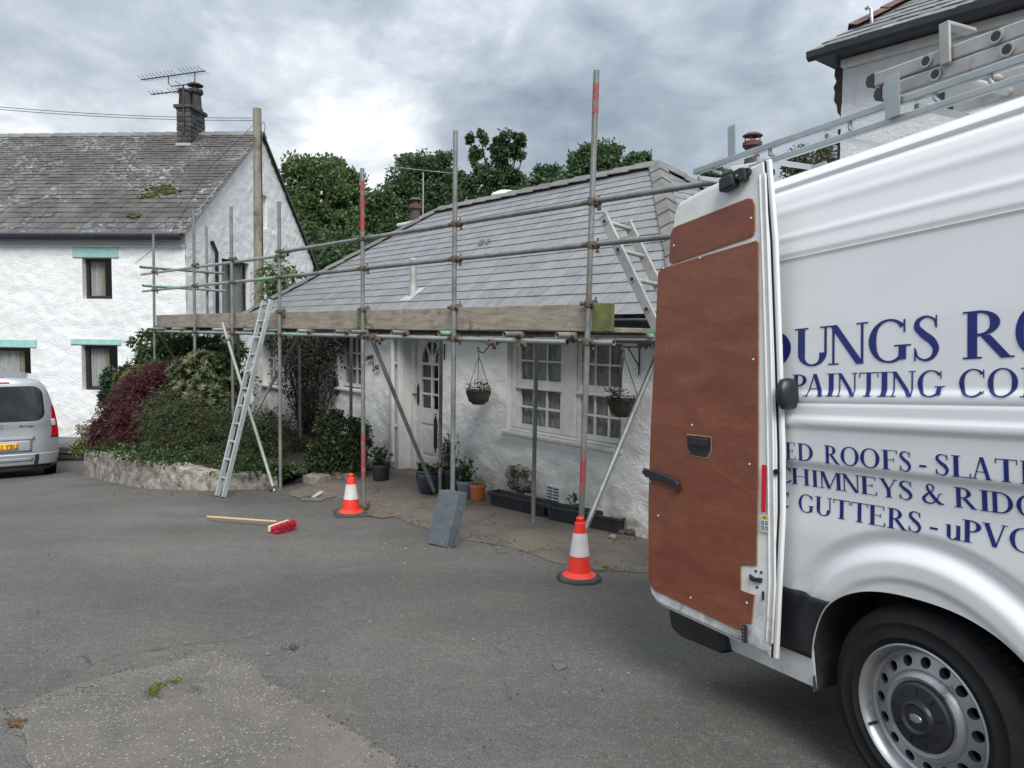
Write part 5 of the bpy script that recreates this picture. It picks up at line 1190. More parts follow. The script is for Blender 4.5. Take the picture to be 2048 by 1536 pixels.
# wheel
AXM = Matrix(((1, 0, 0), (0, 0, -1), (0, 1, 0)))        # lathe axis z -> -y (outwards)
def make_wheel():
    m = MB(); c = (0, 0, 0)
    m.lathe([(0.214, 0.0), (0.222, 0.006), (0.240, 0.012), (0.242, 0.0145), (0.248, 0.0145), (0.250, 0.0125), (0.286, 0.0115), (0.288, 0.0135), (0.292, 0.0130), (0.294, 0.009), (0.318, -0.004), (0.334, -0.022), (0.341, -0.045), (0.343, -0.075), (0.343, -0.165), (0.338, -0.20), (0.31, -0.235), (0.22, -0.225)], 72, c, AXM, False)
    w = m.build('wheel', M['rubber'], van, smooth=50)
    tm = MB()
    for k in range(62):
        a = 2 * math.pi * k / 62; ca, sa = math.cos(a), math.sin(a); P = lambda r, y, da=0.0: Vector((r * math.cos(a + da), y, r * math.sin(a + da)))
        for (ya, yb, sk) in ((0.020, 0.070, 0.006), (0.078, 0.118, 0.0), (0.126, 0.166, 0.0), (0.174, 0.215, -0.006)):
            da = 0.040; r1 = 0.349; ra = 0.334 if ya < 0.03 else 0.349; rb = 0.334 if yb > 0.2 else 0.349
            vs = [P(0.33, ya, -da), P(0.33, ya, da), P(0.34, yb, da), P(0.34, yb, -da), P(ra, ya, -da), P(ra, ya, da), P(rb, yb, da), P(rb, yb, -da)]
            tm.add(vs, [(0, 3, 2, 1), (4, 5, 6, 7), (0, 1, 5, 4), (1, 2, 6, 5), (2, 3, 7, 6), (3, 0, 4, 7)])
    tm.build('tread_block', M['rubber'], w, kind='stuff')
    r_ = MB(); r_.lathe([(0.213, -0.02), (0.222, -0.002), (0.225, 0.006), (0.219, 0.010), (0.211, 0.003), (0.204, -0.018), (0.199, -0.040), (0.1905, -0.046)], 64, c, AXM, False)
    # disc with sixteen real holes
    y_of = lambda r: -0.046 + 0.030 * sstep(0.19, 0.140, r) if r > 0.140 else -0.016
    NH = 16
    for k in range(NH):
        a0 = 2 * math.pi * (k - 0.5) / NH; a1 = 2 * math.pi * (k + 0.5) / NH; ac = (a0 + a1) / 2
        ob_ = []; hb = []; L = 24
        for i in range(L):
            t = 2 * math.pi * i / L; cx_, cz_ = math.cos(t), math.sin(t); q = max(abs(cx_), abs(cz_)); bx, bz = cx_ / q, cz_ / q
            rr_ = 0.1655 + bx * 0.0250; aa = ac + bz * (a1 - a0) / 2; ob_.append((rr_, aa))
            hr = 0.1655 + cx_ * 0.0175; ha = ac + cz_ * 0.0175 / 0.1655; hb.append((hr, ha))
        b0 = len(r_.v)
        for (r1, a1_) in ob_ + hb: r_.v.append((r1 * math.cos(a1_), -(-0.030 - 0.016 * ((r1 - 0.1405) / 0.05)) , r1 * math.sin(a1_)))
        for (r1, a1_) in hb: r_.v.append((r1 * math.cos(a1_), 0.060, r1 * math.sin(a1_)))
        for i in range(L):
            j = (i + 1) % L; r_.f.append((b0 + i, b0 + j, b0 + L + j, b0 + L + i)); r_.f.append((b0 + L + i, b0 + L + j, b0 + 2 * L + j, b0 + 2 * L + i))
    r_.lathe([(0.1405, -0.030), (0.132, -0.014), (0.120, -0.006), (0.108, -0.010), (0.104, -0.03)], 64, c, AXM, False)
    r_.build('rim', M['steel_rim'], w, smooth=35)
    m = MB(); m.lathe([(0.107, -0.02), (0.105, -0.003), (0.098, 0.004), (0.056, 0.010), (0.052, 0.020), (0.045, 0.024), (0.038, 0.018), (0.0, 0.020)], 48, c, AXM); cap = m.build('hub_cap', M['black_plastic'], w, smooth=35)
    for k in range(9):
        a = 2 * math.pi * (k + .3) / 9; m = MB(); m.beam((0.068 * math.cos(a), -0.0095, 0.068 * math.sin(a)), (0.09 * math.cos(a), -0.0065, 0.09 * math.sin(a)), 0.004, 0.003, (0, 1, 0)); m.build('slot', M['rubber'], cap)
    m = MB(); m.lathe([(0.022, 0.0205), (0.020, 0.023), (0.0, 0.024)], 24, c, AXM); m.v = [(v[0], v[1], v[2] * 0.6) for v in m.v]; m.build('emblem', M['steel_rim'], cap, smooth=50)
    m = MB(); m.tube([(-0.17, 0.02, -0.085), (-0.178, -0.01, -0.089)], 0.005, 8); m.build('valve', M['rubber'], w)
    m = MB(); m.lathe([(0.21, -0.05), (0.21, -0.2)], 40, c, AXM, False); m.lathe([(0.0, -0.115), (0.209, -0.115)], 24, c, AXM, False); m.build('wheel_barrel', M['liner'], w)
    return w
w0 = make_wheel(); w0.location = (-0.015, 0, 0.362); w0.scale = (1.10, 1, 1.10)
def copy_tree(o, parent):
    c = o.copy(); COL.objects.link(c); c.parent = parent
    for ch_ in list(o.children): copy_tree(ch_, c)
    return c
w1 = copy_tree(w0, van); w1.location = (3.66, 0.0, 0.345)
w2_ = copy_tree(w0, van); w2_.location = (0, 1.9, 0.345); w2_.rotation_euler = (0, 0, math.pi)
# ---------------------------------------------------------------- serif lettering
TK, TN, SF = 0.155, 0.05, 0.036
def glyph(ch):
    """quads and their width for a capital of height 1"""
    Q = []
    def rect(x0, y0, x1, y1): Q.append([(x0, y0), (x1, y0), (x1, y1), (x0, y1)])
    def stem(x, y0=0, y1=1, w=TK, sb=1, st=1, e=0.075):
        rect(x - w / 2, y0, x + w / 2, y1)
        if sb: rect(x - w / 2 - e, y0, x + w / 2 + e, y0 + SF)
        if st: rect(x - w / 2 - e, y1 - SF, x + w / 2 + e, y1)
    def line(x0, y0, x1, y1, w): Q.append([(x0 - w / 2, y0), (x0 + w / 2, y0), (x1 + w / 2, y1), (x1 - w / 2, y1)])
    def arc(cx, cy, rx, ry, a0, a1, wt=TK, wn_=TN, n=22):
        p = None
        for i in range(n + 1):
            a = R(a0 + (a1 - a0) * i / n); k = abs(math.cos(a)) ** 1.6; w = wn_ + (wt - wn_) * k
            o_ = (cx + rx * math.cos(a), cy + ry * math.sin(a)); i_ = (cx + (rx - w) * math.cos(a), cy + (ry - min(w, wn_ + (wt - wn_) * k * .6)) * math.sin(a))
            if p: Q.append([p[1], p[0], o_, i_])
            p = (o_, i_)
    def stroke(P, n=8):
        pts = []
        for i in range(len(P) - 1):
            p0 = P[max(0, i - 1)]; p1 = P[i]; p2 = P[i + 1]; p3 = P[min(len(P) - 1, i + 2)]
            for k in range(n):
                t = k / n; pts.append([0.5 * (2 * b + (c - a) * t + (2 * a - 5 * b + 4 * c - d) * t * t + (3 * b - a - 3 * c + d) * t ** 3) for a, b, c, d in zip(p0, p1, p2, p3)])
        pts.append(list(P[-1])); prev = None
        for i, (x, y, w) in enumerate(pts):
            a = pts[max(0, i - 1)]; b = pts[min(len(pts) - 1, i + 1)]; dx, dy = b[0] - a[0], b[1] - a[1]; l = math.hypot(dx, dy) or 1; nx_, ny_ = -dy / l, dx / l
            c = ((x + nx_ * w / 2, y + ny_ * w / 2), (x - nx_ * w / 2, y - ny_ * w / 2))
            if prev: Q.append([prev[1], prev[0], c[0], c[1]])
            prev = c
    def ser(x, y, e=0.09): rect(x - e, y, x + e, y + SF)
    W_ = 0.8
    if ch == 'I': stem(0.16); W_ = 0.32
    elif ch in 'PR':
        stem(0.16); arc(0.26, 0.735, 0.33, 0.265, -90, 90); rect(0.16, 1 - TN, 0.28, 1); rect(0.16, 0.47, 0.28, 0.47 + TN); W_ = 0.6
        if ch == 'R': line(0.68, 0, 0.36, 0.48, TK * 1.05); ser(0.70, 0, 0.10); W_ = 0.80
    elif ch in 'EF':
        stem(0.16); rect(0.16, 1 - SF, 0.60, 1); rect(0.56, 0.82, 0.60, 1); rect(0.16, 0.50, 0.48, 0.50 + SF); rect(0.45, 0.42, 0.48, 0.62); W_ = 0.62
        if ch == 'E': rect(0.16, 0, 0.64, SF); rect(0.60, 0, 0.64, 0.2); W_ = 0.66
    elif ch == 'L': stem(0.16); rect(0.16, 0, 0.62, SF); rect(0.58, 0, 0.62, 0.22); W_ = 0.64
    elif ch == 'D': stem(0.16); arc(0.30, 0.5, 0.46, 0.5, -90, 90); rect(0.16, 1 - TN, 0.32, 1); rect(0.16, 0, 0.32, TN); W_ = 0.77
    elif ch == 'O': arc(0.41, 0.5, 0.40, 0.515, 0, 360, n=44); W_ = 0.82
    elif ch in 'CG':
        arc(0.42, 0.5, 0.41, 0.515, 42, 318, n=34); rect(0.70, 0.68, 0.735, 0.98); W_ = 0.76
        if ch == 'G': stem(0.68, 0.06, 0.40, 0.14, 0, 1, 0.09); W_ = 0.84
        else: rect(0.715, 0.10, 0.745, 0.22)
    elif ch == 'U': stem(0.17, 0.32, 1, TK, 0, 1); stem(0.69, 0.32, 1, TN, 0, 1, 0.09); arc(0.404, 0.33, 0.312, 0.345, 180, 360, TK, TN); W_ = 0.80
    elif ch == 'N': stem(0.13, 0, 1, TN, 1, 0, 0.09); stem(0.72, 0, 1, TN, 0, 1, 0.09); line(0.68, 0, 0.13, 1, TK); rect(0.0, 1 - SF, 0.16, 1); W_ = 0.84
    elif ch == 'M': stem(0.12, 0, 1, TN, 1, 0, 0.085); stem(0.86, 0, 1, TK, 1, 1, 0.06); line(0.45, 0.02, 0.16, 1, TK * 0.95); line(0.45, 0.02, 0.80, 1, TN); rect(0.0, 1 - SF, 0.2, 1); W_ = 1.0
    elif ch == 'V': line(0.40, 0, 0.13, 1, TK); line(0.42, 0, 0.68, 1, TN); ser(0.13, 1 - SF, 0.13); ser(0.69, 1 - SF, 0.10); W_ = 0.8
    elif ch == 'A': line(0.14, 0, 0.40, 1, TN); line(0.68, 0, 0.42, 1, TK); rect(0.23, 0.32, 0.58, 0.32 + SF); ser(0.13, 0, 0.11); ser(0.69, 0, 0.13); W_ = 0.83
    elif ch == 'Y': line(0.40, 0.42, 0.13, 1, TK); line(0.42, 0.42, 0.68, 1, TN); stem(0.41, 0, 0.45, TK, 1, 0); ser(0.13, 1 - SF, 0.13); ser(0.69, 1 - SF, 0.10); W_ = 0.8
    elif ch == 'T': stem(0.37, 0, 1, TK, 1, 0); rect(0.02, 1 - SF * 1.2, 0.72, 1); rect(0.02, 0.78, 0.055, 1); rect(0.685, 0.78, 0.72, 1); W_ = 0.74
    elif ch == 'H': stem(0.16); stem(0.70); rect(0.16, 0.49, 0.70, 0.49 + SF * 1.2); W_ = 0.86
    elif ch == 'S': stroke([(0.50, 0.76, 0.04), (0.47, 0.90, 0.05), (0.31, 0.985, 0.05), (0.15, 0.92, 0.09), (0.11, 0.77, 0.13), (0.24, 0.60, 0.16), (0.41, 0.45, 0.165), (0.50, 0.27, 0.13), (0.44, 0.09, 0.085), (0.28, 0.015, 0.05), (0.12, 0.10, 0.05), (0.08, 0.26, 0.04)]); rect(0.495, 0.72, 0.525, 1.0); rect(0.055, 0.0, 0.085, 0.3); W_ = 0.6
    elif ch == '&': stroke([(0.86, 0.55, 0.04), (0.74, 0.53, 0.04), (0.62, 0.22, 0.05), (0.40, 0.02, 0.07), (0.17, 0.06, 0.11), (0.10, 0.24, 0.13), (0.24, 0.46, 0.09), (0.46, 0.66, 0.05), (0.50, 0.86, 0.08), (0.38, 0.99, 0.05), (0.25, 0.88, 0.08), (0.30, 0.68, 0.12), (0.52, 0.32, 0.16), (0.72, 0.08, 0.14), (0.90, 0.03, 0.05)]); W_ = 0.92
    elif ch == 'u': stem(0.14, 0.16, 0.66, TK, 0, 0); rect(0.0, 0.66 - SF, 0.2, 0.66); stem(0.52, 0, 0.66, TK, 0, 0); rect(0.40, 0.66 - SF, 0.56, 0.66); rect(0.48, 0, 0.66, SF); arc(0.30, 0.18, 0.235, 0.195, 180, 330, TK, TN); W_ = 0.66
    elif ch == '-': rect(0.02, 0.30, 0.38, 0.40); W_ = 0.4
    return Q, W_
def letter(mb, ch, s0, s1, z0, h, k):
    Q, W_ = glyph(ch); sx_ = (s1 - s0) / W_
    for i, q in enumerate(Q):
        P = [(s0 + x * sx_, z0 + y * h) for x, y in q]
        nn_ = max(1, int(max(abs(P[0][1] - P[2][1]), abs(P[0][0] - P[1][0])) / 0.02)); d = 0.0018 + (i % 9) * 0.00012
        for a in range(nn_):
            t0, t1 = a / nn_, (a + 1) / nn_
            if abs(P[0][1] - P[2][1]) >= abs(P[0][0] - P[1][0]):
                c = [(P[0], P[3], t0), (P[1], P[2], t0), (P[1], P[2], t1), (P[0], P[3], t1)]
            else: c = [(P[0], P[1], t0), (P[0], P[1], t1), (P[3], P[2], t1), (P[3], P[2], t0)]
            vs = [];
            for (u_, v_, t) in c: s = u_[0] + (v_[0] - u_[0]) * t; z = u_[1] + (v_[1] - u_[1]) * t; vs.append((s, -voff(s, z) - d, z))
            mb.add(vs, [(0, 1, 2, 3)])
CX = lambda c: 1540 + c / 2.845
lines = [
 (1.595, 0.152, 690, [('Y', -330, -120), ('O', -115, 108), ('U', 122, 332), ('N', 312, 545), ('G', 545, 788), ('S', 792, 958), ('R', 1080, 1378), ('O', 1380, 1650), ('O', 1660, 1930), ('F', 1950, 2150), ('I', 2165, 2270), ('N', 2280, 2560), ('G', 2570, 2840)]),
 (1.474, 0.088, 768, [('P', 118, 202), ('A', 186, 308), ('I', 312, 368), ('N', 370, 492), ('T', 496, 612), ('I', 610, 676), ('N', 676, 822), ('G', 830, 988), ('C', 1066, 1216), ('O', 1228, 1405), ('N', 1420, 1600), ('T', 1610, 1760), ('R', 1770, 1930), ('A', 1930, 2110), ('C', 2115, 2280), ('T', 2285, 2430), ('O', 2440, 2630), ('R', 2640, 2800), ('S', 2810, 2930)]),
 (1.215, 0.070, 925, [('L', 20, 92), ('E', 96, 152), ('D', 160, 250), ('R', 314, 402), ('O', 406, 512), ('O', 518, 630), ('F', 640, 732), ('S', 738, 812), ('-', 852, 898), ('S', 942, 1028), ('L', 1036, 1152), ('A', 1146, 1272), ('T', 1284, 1418), ('E', 1430, 1540), ('D', 1550, 1690)]),
 (1.114, 0.066, 990, [('C', 30, 112), ('H', 110, 216), ('I', 224, 264), ('M', 268, 396), ('N', 394, 502), ('E', 502, 598), ('Y', 608, 716), ('S', 718, 802), ('&', 848, 978), ('R', 1034, 1168), ('I', 1178, 1240), ('D', 1240, 1372), ('G', 1388, 1540), ('E', 1550, 1660), ('S', 1670, 1770)]),
 (1.006, 0.072, 1040, [('C', 20, 98), ('G', 150, 240), ('U', 242, 342), ('T', 346, 446), ('T', 448, 546), ('E', 546, 646), ('R', 654, 768), ('S', 770, 852), ('-', 894, 944), ('u', 984, 1078), ('P', 1080, 1190), ('V', 1194, 1342), ('C', 1348, 1500)])]
for li, (z0, h, py, L) in enumerate(lines):
    for (chh, ca, cb) in L:
        pyl = py if li < 2 else py + (CX((ca + cb) / 2) - 1700) * (0.0, 0.0, 0.11, 0.13, 0.16)[li]
        a = vpix(CX(ca), pyl, 0.03)[0]; b = vpix(CX(cb), pyl, 0.03)[0]
        z1 = vpix(CX((ca + cb) / 2), 1000, 0.03)
        if CX(ca) > 2050: continue
        mb = MB(); letter(mb, chh, a, b, z0, h, 0); mb.build('letter', M['letter_blue'], side, fix=False)
# ---------------------------------------------------------------- the open rear door
H0 = Vector((-1.28, -0.20, 0)); de = (Vector((-0.58, -0.10, 0)) - H0).normalized(); dn = Vector((de.y, -de.x, 0))
def DP(a, z, d): return tuple(H0 + de * a + dn * d + Vector((0, 0, z)))
outl = [(-0.048, 0.56), (-0.03, 0.965), (-0.002, 1.335), (0.043, 1.70), (0.103, 2.03), (0.165, 2.30), (0.178, 2.345), (0.205, 2.378), (0.35, 2.407), (0.575, 2.436), (0.712, 2.452), (0.736, 2.106), (0.744, 1.661), (0.749, 1.259), (0.744, 1.0), (0.716, 0.648), (0.696, 0.389), (0.66, 0.391), (0.384, 0.421), (0.05, 0.455), (0.0, 0.468), (-0.035, 0.50)]
def inset(P, d):
    cx_ = sum(p[0] for p in P) / len(P); cz_ = sum(p[1] for p in P) / len(P); o = []
    n = len(P)
    for i in range(n):
        a, b, c = P[i - 1], P[i], P[(i + 1) % n]; tx, tz = c[0] - a[0], c[1] - a[1]; l = math.hypot(tx, tz); nx_, nz_ = tz / l, -tx / l
        if (cx_ - b[0]) * nx_ + (cz_ - b[1]) * nz_ < 0: nx_, nz_ = -nx_, -nz_
        o.append((b[0] + nx_ * d, b[1] + nz_ * d))
    return o
m = MB(); m.prism(outl, -0.038, -0.018, DP); door = m.build('rear_door', M['van_white'], van, bevel=0.006)
m = MB(); m.prism(inset(outl, 0.0175), -0.0175, -0.010, DP); m.build('door_seal', M['rubber'], door)
m = MB(); m.prism(inset(outl, 0.020), -0.0095, 0.0, DP); m.build('inner_skin', M['door_white'], door, bevel=0.005)
for aa, w_ in ((0.678, 0.010), (0.704, 0.012)):
    m = MB(); m.grid(lambda a, b, aa=aa, w_=w_: (lambda z: DP(aa + (0.012 * math.sin((z - .4) / 2.0 * math.pi)) - (0.02 if z < 0.7 else 0) * (0.7 - z) / .3 + w_ * (a - .5), z, 0.001 + 0.007 * math.sin(a * math.pi)))(0.46 + b * 1.93), 6, 24); m.build('edge_bead', M['door_white'], door, smooth=60, fix=False)
p1 = [(0.157, 2.125), (0.172, 2.235), (0.185, 2.258), (0.21, 2.264), (0.615, 2.303), (0.638, 2.296), (0.647, 2.27), (0.648, 2.17), (0.640, 2.150), (0.615, 2.143), (0.18, 2.100), (0.160, 2.107)]
p2 = [(-0.028, 0.56), (-0.015, 0.965), (0.012, 1.335), (0.050, 1.70), (0.082, 2.06), (0.100, 2.082), (0.655, 2.119), (0.663, 2.11), (0.650, 1.6), (0.638, 1.15), (0.620, 0.768), (0.545, 0.757), (0.537, 0.748), (0.535, 0.652), (0.542, 0.645), (0.606, 0.640), (0.588, 0.519), (0.535, 0.508), (0.531, 0.478), (0.505, 0.476), (0.01, 0.535)]
for pp in (p1, p2):
    m = MB(); m.prism(inset(pp, -0.004), 0.0005, 0.0050, DP); e_ = m.build('ply_edge', M['ply_edge'], door); m = MB(); m.prism(pp, 0.0052, 0.0075, DP); m.build('ply_panel', M['ply'], door)
hp_ = [(0.250, 1.297), (0.390, 1.292), (0.390, 1.232), (0.366, 1.203), (0.276, 1.208), (0.250, 1.238)]
m = MB(); m.prism(inset(hp_, -0.006), 0.0077, 0.0095, DP); m.build('handle_rim', M['ply_edge'], door)
m = MB(); m.prism(hp_, 0.0097, 0.0115, DP); h_ = m.build('handle', M['black_plastic'], door)
m = MB(); m.prism([(0.285, 1.29), (0.385, 1.285), (0.382, 1.25), (0.285, 1.255)], 0.0117, 0.026, DP); m.build('handle_grip', M['black_plastic'], h_, bevel=0.004)
m = MB(); m.prism([(-0.03, 1.125), (0.03, 1.118), (0.12, 1.105), (0.19, 1.085), (0.205, 1.07), (0.205, 1.03), (0.185, 1.03), (0.17, 1.055), (0.10, 1.07), (-0.02, 1.082)], 0.010, 0.030, DP); m.build('door_check', M['black_plastic'], door, bevel=0.006)
m = MB(); m.prism([(-0.045, 1.112), (-0.02, 1.112), (-0.02, 1.092), (-0.045, 1.092)], -0.01, 0.02, DP); m.build('check_pin', M['black_plastic'], door, bevel=0.004)
m = MB()
for k_ in range(1): m.prism([(0.655, 0.996), (0.676, 0.996), (0.686, 1.192), (0.664, 1.192)], 0.009, 0.0105, DP)
m.build('reflector_strip', M['reflector_red'], door)
m = MB(); m.prism([(0.651, 0.916), (0.690, 0.916), (0.692, 0.984), (0.653, 0.984)], 0.009, 0.0102, DP); lb = m.build('warning_label', pm('white label', (0.6, 0.6, 0.58), (0.5, 0.5, 0.5), 40, 0.5), door)
m = MB(); m.prism([(0.654, 0.970), (0.690, 0.970), (0.691, 0.983), (0.655, 0.983)], 0.0104, 0.0112, DP); m.build('yellow_band', pm('label yellow', srgb(214, 190, 40), srgb(200, 176, 36), 20, 0.5), lb)
for (a, z) in ((0.657, 0.945), (0.676, 0.945), (0.657, 0.924), (0.676, 0.924)):
    m = MB()
    for q_ in ([(a, z), (a + .011, z), (a + .011, z + .003), (a, z + .003)], [(a, z + .012), (a + .011, z + .012), (a + .011, z + .015), (a, z + .015)], [(a, z + .0031), (a + .0025, z + .0031), (a + .0025, z + .0119), (a, z + .0119)], [(a + .0085, z + .0031), (a + .011, z + .0031), (a + .011, z + .0119), (a + .0085, z + .0119)]): m.prism(q_, 0.0104, 0.0109, DP)
    m.build('pictogram', M['gutter'], lb)
m = MB(); m.prism([(0.665, 0.973), (0.680, 0.973), (0.6725, 0.982)], 0.0114, 0.0118, DP); m.build('warning_mark', M['gutter'], lb)
m = MB(); m.prism([(0.585, 0.725), (0.61, 0.715), (0.648, 0.720), (0.648, 0.700), (0.60, 0.697), (0.59, 0.70)], 0.0005, 0.012, DP); m.build('latch', M['black_plastic'], door, bevel=0.003)
m = MB(); m.prism([(0.647, 0.665), (0.655, 0.665), (0.655, 0.63), (0.647, 0.63)], 0.0005, 0.006, DP); m.build('slot', M['black_plastic'], door)
m = MB(); m.prism([(0.548, 0.505), (0.572, 0.505), (0.574, 0.432), (0.55, 0.425)], 0.0085, 0.022, DP); hb_ = m.build('floor_hinge', M['black_plastic'], door, bevel=0.004)
for k_ in range(5): m = MB(); m.tube([DP(0.561, 0.495 - k_ * 0.015, 0.0215), DP(0.561, 0.495 - k_ * 0.015, 0.024)], 0.003, 8); m.build('bolt', M['steel_rim'], hb_)
for (a, z) in ((0.12, 2.085), (0.35, 2.097), (0.63, 1.63), (0.635, 2.22), (0.19, 2.18), (0.28, 1.345), (0.60, 1.19), (0.05, 0.9), (0.25, 0.55), (0.57, 0.60), (0.0, 1.06)):
    m = MB(); m.tube([DP(a, z, 0.0077), DP(a, z, 0.0095)], 0.0045, 8); m.build('screw', M['van_white'], door)
for (a, z) in ((0.615, 0.742), (0.643, 0.742), (0.62, 0.675)): m = MB(); m.tube([DP(a, z, 0.0003), DP(a, z, 0.003)], 0.006, 8); m.build('bolt_hole', M['black_plastic'], door)
# top latch
m = MB(); m.prism([(0.498, 2.352), (0.575, 2.366), (0.575, 2.40), (0.56, 2.42), (0.498, 2.41)], 0.001, 0.05, DP); lt_ = m.build('top_latch', M['black_plastic'], door, bevel=0.008)
m = MB(); m.prism([(0.548, 2.405), (0.60, 2.378), (0.63, 2.378), (0.625, 2.43), (0.60, 2.436), (0.565, 2.43)], 0.003, 0.035, DP); m.build('latch_body', M['black_plastic'], lt_, bevel=0.006)
m = MB(); m.tube([DP(0.51, 2.42, 0.03), DP(0.555, 2.425, 0.03)], 0.016, 12); m.build('latch_roller', M['black_plastic'], lt_, smooth=40)
m = MB(); m.lathe([(0.010, -.006), (0.018, -.006), (0.018, .006), (0.010, .006), (0.010, -.006)], 14, DP(0.632, 2.41, 0.02), Matrix(((1, 0, 0), (0, 0, 1), (0, 1, 0))), False); m.build('latch_ring', M['black_plastic'], lt_)
m = MB(); m.tube([DP(0.588, 2.405, 0.035), DP(0.588, 2.405, 0.038)], 0.006, 8); m.build('bolt', M['steel_rim'], lt_)
# round rubber buffer on the free edge
m = MB(); c = Vector(DP(0.775, 1.484, 0.005)); m.lathe([(0.0, 0.03), (0.03, 0.026), (0.045, 0.012), (0.048, -0.02), (0.046, -0.05), (0.0, -0.05)], 24, c, AXM); m.v = [(c.x + (v[0] - c.x) * 0.62, v[1], c.z + (v[2] - c.z) * 1.35) for v in m.v]; m.build('door_buffer', M['black_plastic'], door, smooth=40)
m = MB(); m.tube([DP(0.732, 1.168, 0.0), DP(0.732, 1.168, 0.012)], 0.012, 12); m.build('edge_buffer', M['rubber'], door, smooth=40)
# ---------------------------------------------------------------- roof rack and ladders on it
rack = thing('roof_rack', 'galvanised steel roof rack frame on top of the white van', 'roof rack'); rack.matrix_world = van.matrix_world.copy()
def VP3(px, py, off): s, z = vpix(px, py, off); return Vector((s, -off, z))
def rbar(name, a, b, w=0.03, h=0.04, mat='galv_new'): m = MB(); m.beam(a, b, w, h); return m.build(name, M[mat], rack, bevel=0.004)
OU, OL = -0.16, -0.16
ua, ub = VP3(1390, 344, OU), VP3(2048, 118, OU); ub = ua + (ub - ua) * 2.2
rbar('side_rail', ua, ub, 0.028, 0.030)
la, lb2 = VP3(1500, 336, OL), VP3(2048, 156, OL); lb2 = la + (lb2 - la) * 2.4
rbar('side_rail', la, lb2, 0.025, 0.026)
far = Vector((0, 1.45, 0))
rbar('side_rail', ua + far, ub + far, 0.028, 0.03)
for k in range(9):
    t = k * 0.115; p = ua.lerp(ub, t); rbar('cross_bar', p + Vector((0, 0.02, -0.03)), p + far + Vector((0, -0.02, -0.03)), 0.022, 0.022)
for px, py, qx, qy in ((1428, 331, 1442, 346), (1540, 296, 1548, 312), (1700, 243, 1712, 265), (1870, 180, 1880, 205), (1980, 143, 1990, 172)):
    p = VP3(px, py, OU); q = VP3(qx, qy, OU); m = MB(); m.tube([p, p + Vector((0, 0, -0.03)), q], 0.009, 8); m.build('upright', M['galv_new'], rack, smooth=50)
for s_ in (-0.55, 0.45, 1.6, 2.8):
    for yy_ in (0.16, 1.66): m = MB(); m.prism([(s_ - 0.05, 2.395), (s_ + 0.05, 2.395), (s_ + 0.035, 2.45), (s_ - 0.035, 2.45)], yy_, yy_ + 0.012, lambda u, z, d: (u, d, z)); m.build('foot_bracket', M['galv_new'], rack)
p = VP3(1466, 305, OU); m = MB(); m.box(p.x - 0.03, 0.155, p.z - 0.01, p.x + 0.02, 0.163, p.z + 0.13); m.build('end_plate', M['galv_new'], rack)
p = VP3(1792, 205, OU); m = MB(); m.box(p.x - 0.025, 0.13, p.z - 0.06, p.x + 0.035, 0.138, p.z + 0.10); m.build('end_plate', M['galv_new'], rack)
def rack_ladder(label, px0, py0, px1, py1, off, wid, L=3.6, sd=0.058):
    a = VP3(px0, py0, off); b = VP3(px1, py1, off); d = (b - a).normalized(); o = thing('ladder', label, 'ladder', group='ladders on the van rack'); o.matrix_world = van.matrix_world @ Matrix.Translation(a)
    n = 13
    A0 = Vector((0, 0, 0)); A1 = d * L; wv = Vector((0, wid, 0))
    for pA in (A0, A0 + wv):
        m = MB(); m.beam(pA, pA + d * L, 0.032, sd); st = m.build('stile', M['alu_old'], o, bevel=0.008)
        up_ = d.cross(Vector((0, 1, 0))).normalized(); mm = MB(); 
        poly = [(0.0, sd / 2), (-0.028, sd * 0.36), (-0.036, 0), (-0.028, -sd * 0.36), (0.0, -sd / 2)]
        mm.prism(poly, -0.016, 0.016, lambda u, z, q, pA=pA: tuple(pA + d * u + Vector((0, q, 0)) + Vector((0, 0, 1)) * z)); mm.build('end_cap', M['gutter'], st)
    for k in range(n):
        p = A0 + d * (0.23 + k * 0.255); m = MB(); m.tube([p + Vector((0, -0.018, 0)), p + wv + Vector((0, 0.018, 0))], 0.017, 12, True, 0.72); m.build('rung', M['alu_old'], o, smooth=40, fix=False)
        m = MB(); m.tube([p + Vector((0, -0.017, 0)), p + Vector((0, -0.024, 0))], 0.024, 14, True, 0.7); m.build('rung_collar', M['alu_old'], o, smooth=40, fix=False)
        m = MB(); m.tube([p + Vector((0, -0.0225, 0)), p + Vector((0, -0.0243, 0))], 0.0165, 14); m.build('rung_hole_shade', M['gutter'], o)  # dark disc over the rung mouth, hollow's shade put in as colour
    return o, d
lo1, d1 = rack_ladder('upper scuffed ladder section on the van rack, nearest the sky', 1752, 162, 2048, 58, -0.22, 0.42)
q = VP3(1890, 95, -0.19); m = MB(); inv = (van.matrix_world @ Matrix.Translation(VP3(1752, 162, -0.22))).inverted() @ van.matrix_world
qq = inv @ q; m.box(qq.x - 0.02, -0.035, qq.z - 0.06, qq.x + 0.02, -0.022, qq.z + 0.09); m.box(qq.x - 0.02, -0.022, qq.z + 0.075, qq.x + 0.02, 0.12, qq.z + 0.09); m.build('hook', M['alu_old'], lo1, bevel=0.004)
lo2, d2 = rack_ladder('lower scuffed ladder section on the van rack, resting on the rails', 1768, 188, 2048, 92, -0.22, 0.42)

